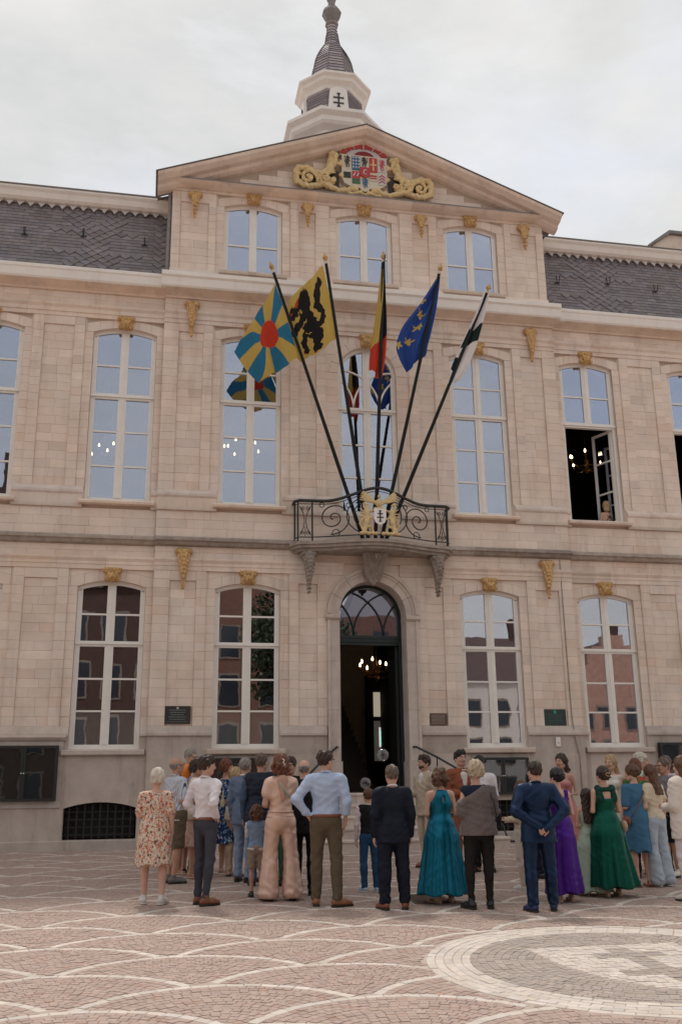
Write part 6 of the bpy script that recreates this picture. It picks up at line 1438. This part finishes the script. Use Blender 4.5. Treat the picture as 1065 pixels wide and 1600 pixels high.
person('smiling man with a bow tie in a rust brown suit facing the camera', .19, -5.06, 1.78, 8, 'mid', 'm', 1.0, 0, ('front', 'front'), (4, -4), ((.10, 0), (.10, 0)), H_('swept', 'black', v=.008),
       top=dict(m=RUST, hem=.80, w=.022, vneck=1, n='suit_jacket'), legs=TR(RUST), shoes=SHO,
       extras=[('waistcoat', lambda c: SDF().cap((0, -.085, 1.38), (0, -.095, 1.16), .062, .05, .01, (1.0, .75, 1)), IVORY), ('bow_tie', blob_x([((-.022, -.105, 1.462), (.022, .010, .014)), ((.022, -.105, 1.462), (.022, .010, .014))]), WSN), ('button', blob_x([((0, -.142, 1.31), (.008, .006, .008)), ((0, -.146, 1.25), (.008, .006, .008)), ((0, -.146, 1.19), (.008, .006, .008))]), BLKL)])
person('dark-haired young man in a white shirt in front of the black cabinet, looking down', .47, -5.13, 1.70, -20, 'tan', 'm', .98, 0, ('front', 'front'), (-10, 8), ((.10, 0), (.10, 0)), H_('short', 'black', v=.008), top=dict(m=WSH, hem=.98, w=.02, collar=1), legs=TR(BLACKC), shoes=BSH)
person('short-haired blond woman in a slouchy grey sweater and black trousers', -.77, -8.59, 1.64, 183, 'fair', 'f', 1.08, .02, ('front', 'front'), (-8, 0), ((.13, -.02), (.11, .0)), H_('full', 'ash', v=.024, n=.009),
       top=dict(m=GREYK, hem=.86, w=.046, sw=.034, hipx=1.05, neck=1.46, slouch=1, wr=.010, n='sweater'), legs=TR(cloth('black_trousers', (.018, .015, .014)), w=.008, k=.004, a=.004, z=.08), shoes=BSH, ft=False,
       extras=[('navy_top', lambda c: SDF().cap((-.115, .012, 1.405), (.125, .012, 1.395), .088, .088, .04).ell((0, 0, 1.28), (.175, .130, .18), .05).cut(lambda X, Y, Z: Z-1.462+0*X+0*Y).cut(lambda X, Y, Z: 1.2-Z+0*X+0*Y), cloth('navy_jersey', (.015, .022, .045))), ('bag_strap', tube_x([(-.11, -.02, 1.47), (-.13, .09, 1.42), (-.165, .165, 1.25), (-.19, .165, 1.05)], .008), BLKL)])
person('child in a cream top and off-white trousers left of the shiny navy suit', .31, -7.23, 1.37, 215, 'fair', 'm', .95, 0, ('front', 'down'), (10, 5), ((.08, 0), (.10, .0)), H_('full', 'brown', v=.014), top=dict(m=cloth('cream_jersey', (.56, .46, .35)), hem=.98, w=.024, sw=.02), legs=TR(cloth('off_white_trousers', (.52, .45, .38)), w=.022, k=.02, a=.022), shoes=dict(m=WSN, sm=WSN), ft=False)
person('dark-haired boy in a white shirt peering out behind the navy suit man', 1.00, -6.07, 1.60, 60, 'tan', 'm', .95, 0, ('down', 'down'), (-25, 0), ((.10, 0), (.10, 0)), H_('short', 'dark', v=.008), top=dict(m=WSH, hem=.98), legs=TR(NAVY), shoes=BSH)
person('man in a shiny navy suit with hands clasped behind his back', -.16, -8.92, 1.64, 176, 'mid', 'm', 1.10, .02, (((.30, .12, 1.16), (.055, .215, .975), (-.85, .12, -.5), 1.1), ((.30, .12, 1.16), (.045, .235, .955), (-.9, .05, -.35), 1.1)), (12, 0), ((.13, .03), (.14, -.03)), H_('short', 'dark', v=.008),
       top=dict(m=NAVY2, hem=.79, w=.026, sw=.020, collar=1, cm=NAVY2, wr=.006, n='suit_jacket'), legs=TR(NAVY2, w=.022, k=.022, a=.030), shoes=dict(m=BLUES), ft=False)
person('woman with a dark bun in a sleeveless purple satin maxi dress and beige heels', .37, -8.30, 1.55, 190, 'fair', 'f', 1.0, .0, ('down', 'front'), (10, 0), ((.10, 0), (.10, .0)), H_('bun', 'black', v=.012), dress=dict(m=PURP, hem=.12, R=.28, strap=1, fold=.024, nf=7, w=.014, neck=1.46, sash=PURP), shoes=dict(k='sandal', m=NUDE, heel=1), ft=False)
person('smiling bridesmaid with long wavy brown hair in a strapless dusty pink gown', 1.76, -5.28, 1.72, -35, 'mid', 'f', .95, 0, ('front', 'front'), (-18, 0), ((.09, 0), (.09, 0)), H_('longcurl', 'dark', v=.012, len=.36, n=.006), dress=dict(m=PINKD, hem=.06, R=.36, fold=.03, nf=10, w=.014, neck=1.33), shoes=dict(k='sandal', m=NUDE))
person('girl with long dark hair in a pale sage green gown beside the bottle green dress', .95, -7.86, 1.27, 172, 'mid', 'f', .95, 0, ('front', 'front'), (0, 5), ((.10, 0), (.10, 0)), H_('long', 'dark', v=.012, len=.40), dress=dict(m=SAGE, hem=.07, R=.34, fold=.026, nf=10, w=.014, neck=1.40, strap=1), shoes=dict(k='sandal', m=NUDE, heel=1), ft=False)
person('woman with a braided updo in a bottle green maxi dress with lace back', 1.12, -8.02, 1.56, 186, 'fair', 'f', 1.06, .01, ('front', 'front'), (0, 0), ((.10, 0), (.10, 0)), H_('updo', 'dark', v=.012, n=.006),
       dress=dict(m=DGREEN, hem=.13, R=.36, fold=.030, nf=10, w=.014, neck=1.31, sash=DGREEN, dx=-.05), shoes=dict(k='sandal', m=NUDE, heel=1), ft=False,
       extras=[('lace_yoke', lambda c: SDF().cap((-.115, .035, 1.45), (-.105, .085, 1.30), .052, .055, .02, (1, .8, 1)).cap((.115, .035, 1.45), (.105, .085, 1.30), .052, .055, .02, (1, .8, 1)).cap((-.10, .075, 1.435), (.10, .075, 1.435), .032, .032, .01), LACE), ('hair_ornament', tube_x([(-.035, .148, 1.66), (-.01, .158, 1.65), (.02, .158, 1.665), (.04, .145, 1.64), (.015, .158, 1.62), (-.02, .155, 1.615)], .006, 5, True), mat('gold_leaf_pin', (.7, .42, .2), .3, metal=.7, var=0)), ('bag_strap', tube_x([(-.12, .0, 1.47), (-.14, .10, 1.40), (-.19, .14, 1.15), (-.21, .10, 1.02)], .008), NUDE), ('handbag', blob_x([((-.235, .07, .93), (.04, .09, .085))], 0), NUDE)])
person('blond young woman in a white dress smiling in front of the wall', 2.36, -5.75, 1.70, -35, 'fair', 'f', .95, 0, ('down', 'front'), (-15, 0), ((.09, 0), (.09, 0)), H_('long', 'blond', v=.010, len=.16), dress=dict(m=IVORY, hem=.30, R=.28, neck=1.44, w=.014), shoes=dict(k='sandal', m=NUDE))
person('brown-haired woman in a belted denim shirt dress with a brown crossbody strap', 1.91, -7.29, 1.57, 196, 'fair', 'f', 1.04, .01, ('front', 'front'), (28, 8), ((.09, .0), (.11, .03)), H_('bun', 'brown', v=.014),
       dress=dict(m=cloth('denim_dress_cloth', (.055, .15, .255), .8, 30, .3), hem=.50, R=.205, sleeve='elbow', fold=.008, nf=6, w=.026, neck=1.475, sash=MATS['denim_dress_cloth']), shoes=dict(k='sandal', m=LEATH), ft=False,
       extras=[('bag_strap', tube_x([(-.12, .03, 1.47), (-.06, .150, 1.34), (.08, .165, 1.15), (.19, .11, 1.0)], .008), LEATH), ('handbag', blob_x([((.22, .03, .94), (.045, .08, .075))], 0), LEATH)])
person('girl with long brown hair in a cream top and pale blue wide trousers', 2.18, -7.29, 1.56, 150+50, 'fair', 'f', .98, 0, ('front', 'down'), (18, 8), ((.09, .0), (.11, .03)), H_('long', 'brown', v=.012, len=.30), top=dict(m=CREAM_, hem=.96, sleeve='short', w=.026), legs=TR(GREYBL, w=.022, k=.035, a=.07, flare=.10, z=.03, n='wide_trousers'), shoes=dict(m=WSN, sm=WSN), ft=False)
person('reddish brown-haired woman half hidden behind the denim dress', 2.42, -6.42, 1.64, 150, 'mid', 'f', 1.0, 0, ('down', 'down'), (0, 0), ((.1, 0), (.1, 0)), H_('full', 'auburn', v=.016), top=dict(m=GRED, hem=.86), legs=TR(BLACKC), shoes=BSH, ft=False)
person('older woman with curly white hair in a mint top below the right notice cabinet', 2.73, -6.03, 1.72, 60, 'fair', 'f', 1.08, .01, ('front', 'front'), (0, 0), ((.1, 0), (.1, 0)), H_('full', 'white', v=.022, n=.008), top=dict(m=MINT, hem=.86), legs=TR(BEIGE), shoes=BSH)
person('man with glasses in a grey T-shirt and dark shorts', 2.88, -6.38, 1.65, -78, 'tan', 'm', 1.06, .02, ('front', 'front'), (0, 3), ((.1, 0), (.1, 0)), H_('short', 'greybrown', v=.008, fringe=1.71), top=dict(m=GREYTEE, hem=.88, sleeve='elbow', w=.018), legs=TR(BLACKC, z=.5, w=.028, k=.03, n='shorts'), shoes=dict(m=WSN), extras=[glasses])
person('brown-haired man in a pale pink shirt at the right edge behind the grey T-shirt', 3.10, -6.05, 1.68, -60, 'tan', 'm', 1.05, .02, ('down', 'down'), (0, 0), ((.1, 0), (.1, 0)), H_('short', 'greybrown', v=.010), top=dict(m=cloth('pale_pink_shirt', (.62, .50, .52)), hem=.86), legs=TR(KHAKI), shoes=BSH)
person('woman in a cream blazer and white trousers at the right edge of the photo', 1.90, -8.60, 1.68, 200, 'fair', 'f', 1.1, .01, ('front', 'front'), (0, 0), ((.09, 0), (.09, 0)), H_('long', 'brown', v=.012, len=.2), top=dict(m=IVORY, hem=.74, w=.04, sw=.028, n='blazer'), legs=TR(WSH, w=.02, k=.02, a=.03), shoes=dict(m=WSN), ft=False)
person('blond woman in a dark strappy top sitting with her back to the open upper window', 5.93, .62, 1.66, 180, 'fair', 'f', .95, 0, ('down', 'down'), (0, 0), ((.1, 0), (.1, 0)), H_('long', 'blond', v=.014, len=.12), legs=TR(BLACKC), shoes=BSH, ft=False, z=6.06,
       extras=[('strap_top', lambda c: SDF().ell((0, 0, 1.15), (.17, .13, .09), .02), BLACKC), ('back_strap', tube_x([(-.09, .03, 1.45), (0, .135, 1.32), (.09, .135, 1.22)], .008), BLACKC), ('back_strap', tube_x([(.09, .03, 1.45), (0, .135, 1.32), (-.09, .135, 1.22)], .008), BLACKC)])
# soap bubbles, orange balloon
BUB = glass_mat('soap_film', .05, .3, 12, (1, .95, 1))
for i, (x, y, z, r) in enumerate(((-1.78, -8.1, 1.60, .075), (-1.98, -8.0, 1.27, .068))):
    m = MB(); m.lathe([(max(.0008, r*math.sin(PI*k/10)), -r*math.cos(PI*k/10)) for k in range(11)], 0, 0, 18); o = m.build('soap_bubble', BUB, None, True); o.location = (x, y, z)
    tag(o, ['large clear soap bubble floating just above the dark navy suit man', 'soap bubble floating between the boy and the dark navy suit'][i], 'soap bubble', 'soap bubbles')
m = MB(); r = .10; m.lathe([(.002, -.13), (.03, -.10), (.075, -.05), (.10, .02), (.085, .08), (.045, .115), (.002, .125)], 0, 0, 14); o = m.build('balloon', mat('orange_balloon', (.75, .22, .03), .4), None, True); o.location = (-4.02, -4.75, 1.47)
tag(o, 'small orange balloon held between the striped shirt and the cream cardigan', 'balloon')

# ------------------------------------------------------------ flags
POLEB = mat('black_flagpole', (.008, .011, .011), .5, spec=.25)
poles = [((-.26, -.46, 6.24), (-2.44, -1.5, 12.10)), ((-.17, -.52, 6.24), (-1.27, -1.6, 12.38)), ((-.03, -.56, 6.24), (.05, -1.6, 12.55)), ((.10, -.52, 6.24), (1.36, -1.6, 12.38)), ((.20, -.46, 6.24), (2.52, -1.5, 12.05))]
plab = ['black flagpole with gold tip carrying the yellow and blue flag, leftmost of the five', 'black flagpole with gold tip carrying the black lion flag', 'upright middle flagpole carrying the black, yellow and red flag', 'black flagpole carrying the blue flag with yellow stars', 'rightmost leaning flagpole carrying the white and black flag']
for (b, t_), lb in zip(poles, plab):
    t = thing('flagpole', lb, 'flagpole', b, group='flagpoles fanning out from the balcony'); B_, T_ = Vector((0, 0, 0)), Vector(t_)-Vector(b); d = T_.normalized()
    m = MB(); m.tube([B_, T_*.3, T_*.5, T_-d*.22], [.042, .042, .038, .034], 10); m.build('pole', POLEB, t)
    def ax(z0, prof):
        m = MB(); m.lathe(prof, 0, 0, 10); q = Vector((0, 0, 1)).rotation_difference(d); m.v = [tuple(q @ Vector(v)+T_-d*.22) for v in m.v]; return m
    ax(0, [(.03, -.02), (.045, -.01), (.045, .035), (.03, .05)]).build('collar', WSN, t)
    ax(0, [(.02, .05), (.035, .06), (.055, .10), (.06, .13), (.04, .17), (.02, .21), (.004, .25)]).build('finial', GOLD, t)
def flag(pole, label, rows, pat, mats, NU=60, NV=80, fold=.05, nf=2.5, seed=0, fall=0):
    """rows: (s, left-right) list of (sL point, sR point); points in facade x,z with depth y"""
    V_ = []; F_ = []; MI = []
    n = len(rows)
    def ev(t, side):
        u = t*(n-1); i = min(int(u), n-2); f = u-i
        P = [np.array(rows[max(0, min(n-1, j))][side]) for j in (i-1, i, i+1, i+2)]
        return .5*((2*P[1])+(-P[0]+P[2])*f+(2*P[0]-5*P[1]+4*P[2]-P[3])*f*f+(-P[0]+3*P[1]-3*P[2]+P[3])*f**3)
    for j in range(NV+1):
        a, b = ev(j/NV, 0), ev(j/NV, 1)
        for i in range(NU+1):
            u = i/NU; p = a+(b-a)*u; w = u*(1-u)*4
            ph = u*nf*2*PI+j/NV*1.7+seed
            amp = fold*(.35+.65*min(1, w))*min(1, (1-u)*4)
            V_.append((p[0]+.25*amp*math.cos(ph*1.3), p[1]+amp*math.sin(ph)+.4*amp*math.sin(2.3*ph+j/NV*3), p[2]+.02*math.sin(u*5+seed)*w))
    for j in range(NV):
        for i in range(NU):
            k = j*(NU+1)+i; F_.append((k, k+1, k+NU+2, k+NU+1)); MI.append(pat((i+.5)/NU, (j+.5)/NV))
    me = mesh_data('flag', V_, np.array(F_), mats, True, None, MI)
    o = link('flag', me, None); tag(o, label, 'flag', 'flags hanging from the balcony poles'); return o
def fm(name, c):
    m = cloth(name, c, .75, 18, .2, .1, .06); b = m.node_tree.nodes['Principled BSDF']; b.inputs['Transmission Weight'].default_value = 0
    t = m.node_tree; tr = t.nodes.new('ShaderNodeBsdfTranslucent'); mxs = t.nodes.new('ShaderNodeMixShader'); mxs.inputs[0].default_value = .35; o = [n for n in t.nodes if n.type == 'OUTPUT_MATERIAL'][0]
    tr.inputs[0].default_value = (*[min(1, q*1.2) for q in c], 1); t.links.new(b.outputs[0], mxs.inputs[1]); t.links.new(tr.outputs[0], mxs.inputs[2]); t.links.new(mxs.outputs[0], o.inputs[0]); return m
FY, FB_, FR, FBK, FEU, FW_, FDG = fm('flag_yellow', (.62, .45, .12)), fm('flag_blue', (.03, .20, .36)), fm('flag_red', (.62, .06, .03)), fm('flag_black', (.02, .018, .02)), fm('flag_eu_blue', (.03, .085, .34)), fm('flag_white', (.80, .77, .78)), fm('flag_dark_green', (.012, .028, .024))
def onpole(k, t, dy=-.0):
    b, e = np.array(poles[k][0]), np.array(poles[k][1]); p = b+(e-b)*t; p[1] += dy; return p
def FP(px, py, y):         # helper measured from the facade survey
    d = FW+RI*(px-532.5)/1511.6-UP*(py-800)/1511.6; t = (y+20)/d[1]; return tuple(np.round(cp+t*d, 3))
F1 = [((-3.128, -0.95, 10.214), (-2.317, -1.42, 11.65)), ((-2.867, -0.85, 9.877), (-2.034, -1.3, 10.871)), ((-2.56, -0.72, 9.628), (-1.779, -1.18, 10.079))]
F2 = [((-1.972, -1.15, 11.443), (-1.303, -1.55, 12.124)), ((-2.033, -1.0, 10.777), (-1.116, -1.42, 11.348)), ((-1.877, -0.9, 10.351), (-1.022, -1.35, 10.933)), ((-1.687, -0.85, 10.101), (-0.943, -1.28, 10.549))]
F3 = [((0.025, -1.58, 12.445), (0.083, -1.58, 12.451)), ((-0.025, -1.42, 11.759), (0.109, -1.46, 11.75)), ((-0.12, -1.25, 10.907), (0.151, -1.32, 10.896)), ((-0.197, -1.15, 10.261), (0.134, -1.2, 10.218)), ((-0.206, -1.1, 9.934), (0.055, -1.12, 9.719))]
F4 = [((1.263, -1.5, 12.058), (1.352, -1.5, 12.067)), ((0.901, -1.35, 11.474), (1.276, -1.42, 11.44)), ((0.545, -1.2, 10.989), (1.178, -1.34, 10.942)), ((0.399, -1.1, 10.561), (1.086, -1.25, 10.545)), ((0.462, -1.05, 10.281), (1.034, -1.2, 10.318)), ((0.639, -1.0, 9.965), (0.884, -1.1, 10.26))]
F5 = [((2.416, -1.42, 11.908), (2.49, -1.42, 11.883)), ((2.229, -1.32, 11.419), (2.364, -1.35, 11.336)), ((2.03, -1.22, 10.979), (2.27, -1.26, 10.948)), ((1.833, -1.12, 10.542), (2.139, -1.18, 10.507)), ((1.657, -1.05, 10.095), (1.918, -1.1, 10.0)), ((1.583, -1.0, 9.743), (1.717, -1.0, 9.768))]
STARS = [(0.932, 11.561), (0.937, 11.294), (0.868, 10.976), (0.698, 10.698), (0.448, 10.57)]
def inpolys(u, v, ps): return any(inpoly(u, v, p) for p in ps)
def p1(u, v):
    a = math.atan2(v-.42, u-.60); r = math.hypot(u-.60, v-.42)
    if r < .17-.02*math.cos(3*a): return 2
    return int((a+PI+.26)/(PI/6)) % 2
flag(0, 'blue and yellow rayed flag with a red centre, leftmost of the five flags', F1, p1, [FY, FB_, FR], 110, 110, .085, 1.6, 1)
LWH = [[(.26,.80),(.40,.79),(.40,.765),(.26,.775)], [(.36,.60),(.52,.66),(.52,.64),(.37,.58)], [(.40,.44),(.56,.42),(.56,.40),(.41,.42)]]
LRED = [[(.17,.90),(.24,.93),(.24,.84),(.19,.83)], [(.06,.815),(.12,.82),(.10,.78)], [(.02,.53),(.07,.55),(.06,.50)], [(.14,.10),(.18,.13),(.18,.06)], [(.44,.02),(.50,.05),(.50,.0)]]
# mane and fur tufts make the outline ragged
def p2(u, v):
    x = (u-.03)/.90; y = 1-(v-.05)/.90
    x += .012*math.sin(60*y); y += .012*math.sin(55*x)
    if inpolys(x, y, LRED): return 2
    if inpolys(x, y, LWH): return 0
    return 1 if any(inpolys(x+a, y+b, LION) for a, b in ((0, 0), (.022, 0), (-.022, 0), (0, .018), (0, -.018))) else 0
flag(1, 'yellow flag with a rampant black lion with red claws, second of the five flags', F2, p2, [FY, FBK, FR], 120, 120, .075, 1.5, 2)
def p3(u, v):
    if v > .62-.12*(u-.5): return 2
    if v < .12: return 1
    return 1 if u > .50-.35*(.5-v) else 0
flag(2, 'limp black, yellow and red flag hanging from the upright middle pole', F3, p3, [FY, FBK, FR], 50, 100, .07, 1.4, .5)
def star(x, z, cx, cz, r, rot=.2):
    a = math.atan2(z-cz, x-cx)+rot; d = math.hypot(x-cx, z-cz); k = ((a % (2*PI/5))-PI/5); return d < r*math.cos(PI/5*1.0)*.52/max(.2, math.cos(abs(k)-PI/5*0+.0))*1.0/(1-.62*abs(k)/(PI/5)*-1 if False else 1)*(.75+1.0*abs(k)/(PI/5))
def mkp4():
    rows = F4; n = len(rows)
    def f(u, v):
        t = v*(n-1); i = min(int(t), n-2); q = t-i
        x = sum(((rows[i][s][0])*(1-q)+rows[i+1][s][0]*q)*(1-u if s == 0 else u) for s in (0, 1)); z = sum(((rows[i][s][2])*(1-q)+rows[i+1][s][2]*q)*(1-u if s == 0 else u) for s in (0, 1))
        return 1 if any(star(x, z, a, b, .115) for a, b in STARS) else 0
    return f
flag(3, 'blue flag with a ring of yellow stars on the fourth pole', F4, mkp4(), [FEU, FY], 110, 150, .08, 1.8, 3)
F5 = [((a[0]-.03, a[1]-.09, a[2]), (b[0]+.02, b[1]-.09, b[2])) for a, b in F5]
def p5(u, v):
    if .36+.05*math.sin(5*u) < v < .60-.1*u and u > .06: return 1
    if .68 < v < .82 and u < .42-.5*abs(v-.75)/.07*.3: return 1
    return 0
flag(4, 'narrow limp white flag with black patches on the rightmost pole', F5, p5, [FW_, FDG], 50, 120, .05, 1.2, 4)

# ------------------------------------------------------------ the far side of the square (mirrored in the panes)
BRK = mat('red_brick', (.075, .04, .032), .85, var=.25, vscale=3, bump=.2); BRK2 = mat('orange_brick', (.17, .085, .06), .85, var=.2, vscale=3); PLW = mat('white_render', (.38, .35, .32), .8, var=.1); TILE = mat('dark_roof_tiles', (.09, .055, .05), .8, var=.3, vscale=5); DG = mat('dark_pane', (.03, .035, .045), .15, var=0)
PLR = mat('pale_house_render', (.66, .62, .57), .8, var=.12); BRK3 = mat('pale_pink_brick', (.40, .24, .19), .85, var=.25, vscale=3)
def house(x0, x1, y, h, rh, wallm, label, nx, nz, gable=False, step=False):
    t = thing('house', label, 'house', ((x0+x1)/2, y, gz(-60)), 0, 'houses across the square'); w = (x1-x0)/2
    m = MB(); m.box(-w, w, -9, 0, 0, h)
    if gable:
        if step:
            for i in range(5): m.box(-w*(1-i/5), w*(1-i/5), -.5, 0, h+rh*i/5, h+rh*(i+1)/5)
        else: m.add([(-w, 0, h), (w, 0, h), (0, 0, h+rh), (-w, -.5, h), (w, -.5, h), (0, -.5, h+rh)], [(0,1,2), (5,4,3), (0,2,5,3), (1,4,5,2)])
    m.build('wall', wallm, t)
    m = MB()
    if gable: m.add([(-w, -.1, h), (w, -.1, h), (0, -.1, h+rh*.96), (-w, -9, h), (w, -9, h), (0, -9, h+rh*.96)], [(0,1,2), (5,4,3), (0,2,5,3), (1,4,5,2)])
    else: m.add([(-w, .3, h), (w, .3, h), (w, -4.5, h+rh), (-w, -4.5, h+rh), (-w, -9, h), (w, -9, h)], [(0,1,2,3), (3,2,5,4), (0,3,4), (1,5,2)])
    r = m.build('roof', TILE, t); m = MB(); m.box(w*.4, w*.4+1.0, -5, -4.2, h, h+rh+1.5); m.build('chimney', BRK, r)
    for j in range(nz):
        for i in range(nx):
            cx = -w+(i+.5)*2*w/nx; z0 = .6+j*(h-1)/nz; ww = min(.62, w/nx*.6); hh = (h-1)/nz*.62
            m = MB(); m.box(cx-ww-.12, cx+ww+.12, .0, .06, z0-.12, z0+hh+.15); o = m.build('window', mat('window_stone', (.22, .18, .15), .8), t); m = MB(); m.box(cx-ww, cx+ww, .061, .08, z0, z0+hh); m.build('pane', DG, o)
hs = [(-34, -23, 19, 5, BRK, 5, 5, 0), (-23, -13, 18.5, 6, BRK, 4, 4, 1), (-13, -3.5, 15.2, 3, BRK, 4, 4, 0), (-3.5, 5, 14.2, 3.5, BRK2, 3, 4, 1), (9, 17, 8.3, 3.6, PLR, 3, 3, 0), (17, 25.5, 9.0, 3.8, PLR, 4, 3, 0), (25.5, 34, 8.6, 4.0, BRK3, 4, 3, 1), (34, 44, 9.4, 3.5, BRK2, 4, 3, 0), (44, 56, 10, 4, BRK, 5, 3, 0)]
hl = ['tall dark red brick house across the square, outermost left', 'tall red brick house with a gable across the square, second from left', 'red brick house with a low roof across the square facing the left windows', 'narrow orange brick house with gable facing the second window', 'small white rendered house facing the entrance door', 'white rendered house with dark roof mirrored in the third ground window', 'orange brick gabled house mirrored in the right windows', 'low orange brick house far to the right across the square', 'long red brick house outermost right across the square']
for (x0, x1, h, rh, mm, nx, nz, gb), lb in zip(hs, hl): house(x0, x1, -47, h, rh, mm, lb, nx, nz, gb, gb)
tw = thing('church_tower', 'tall square brick church tower with a slate spire behind the houses, mirrored above the door', 'church tower', (26, -112, gz(-60)))
m = MB(); m.box(-5, 5, -5, 5, 0, 24); m.build('tower_wall', BRK2, tw); m = MB(); m.lathe([(6.6, 24), (3.5, 29), (2.6, 34), (.1, 42)], 0, 0, 4, PI/4); m.build('spire', SLATE, tw)
m = MB(); m.box(-1, 1, 5, 5.1, 17, 22); m.build('belfry_opening', DG, tw)
LEAF = mat('dark_leaves', (.028, .045, .018), .7, var=.4, vscale=2)
def tree(x, y, h, r_, label):
    t = thing('street_tree', label, 'tree', (x, y, gz(-60)), 0, 'trees across the square'); rr = random.Random(int(x*10))
    m = MB(); m.tube([(0, 0, 0), (.1, 0, h*.3), (0, .1, h*.6)], [.28, .2, .12], 8)
    for i in range(6): a = i*1.05; m.tube([(0, 0, h*.35+i*.3), (r_*.6*math.cos(a), r_*.6*math.sin(a), h*.55+i*.3)], [.1, .03], 5)
    m.build('trunk', mat('bark', (.10, .07, .05), .9), t)
    m = MB()
    for i in range(7000):
        a, b = rr.uniform(0, 2*PI), math.asin(rr.uniform(-1, 1)); q = r_*rr.uniform(.55, 1)*(1+.2*math.sin(3*a)*math.cos(4*b)); c_ = Vector((q*math.cos(a)*math.cos(b), q*math.sin(a)*math.cos(b), h*.68+q*1.1*math.sin(b)))
        u = Vector((rr.uniform(-1, 1), rr.uniform(-1, 1), rr.uniform(-1, 1))).normalized()*.16; w_ = u.cross(Vector((rr.uniform(-1, 1), rr.uniform(-1, 1), rr.uniform(-1, 1)))).normalized()*.11
        m.add([tuple(c_-u), tuple(c_+w_), tuple(c_+u), tuple(c_-w_)], [(0,1,2,3)])
    m.build('crown', LEAF, t)
tree(4.2, -38, 15, 3.4, 'tall dark leafy tree across the square facing the second ground window'); tree(8.5, -41, 9, 2.6, 'smaller leafy tree across the square right of the tall one')
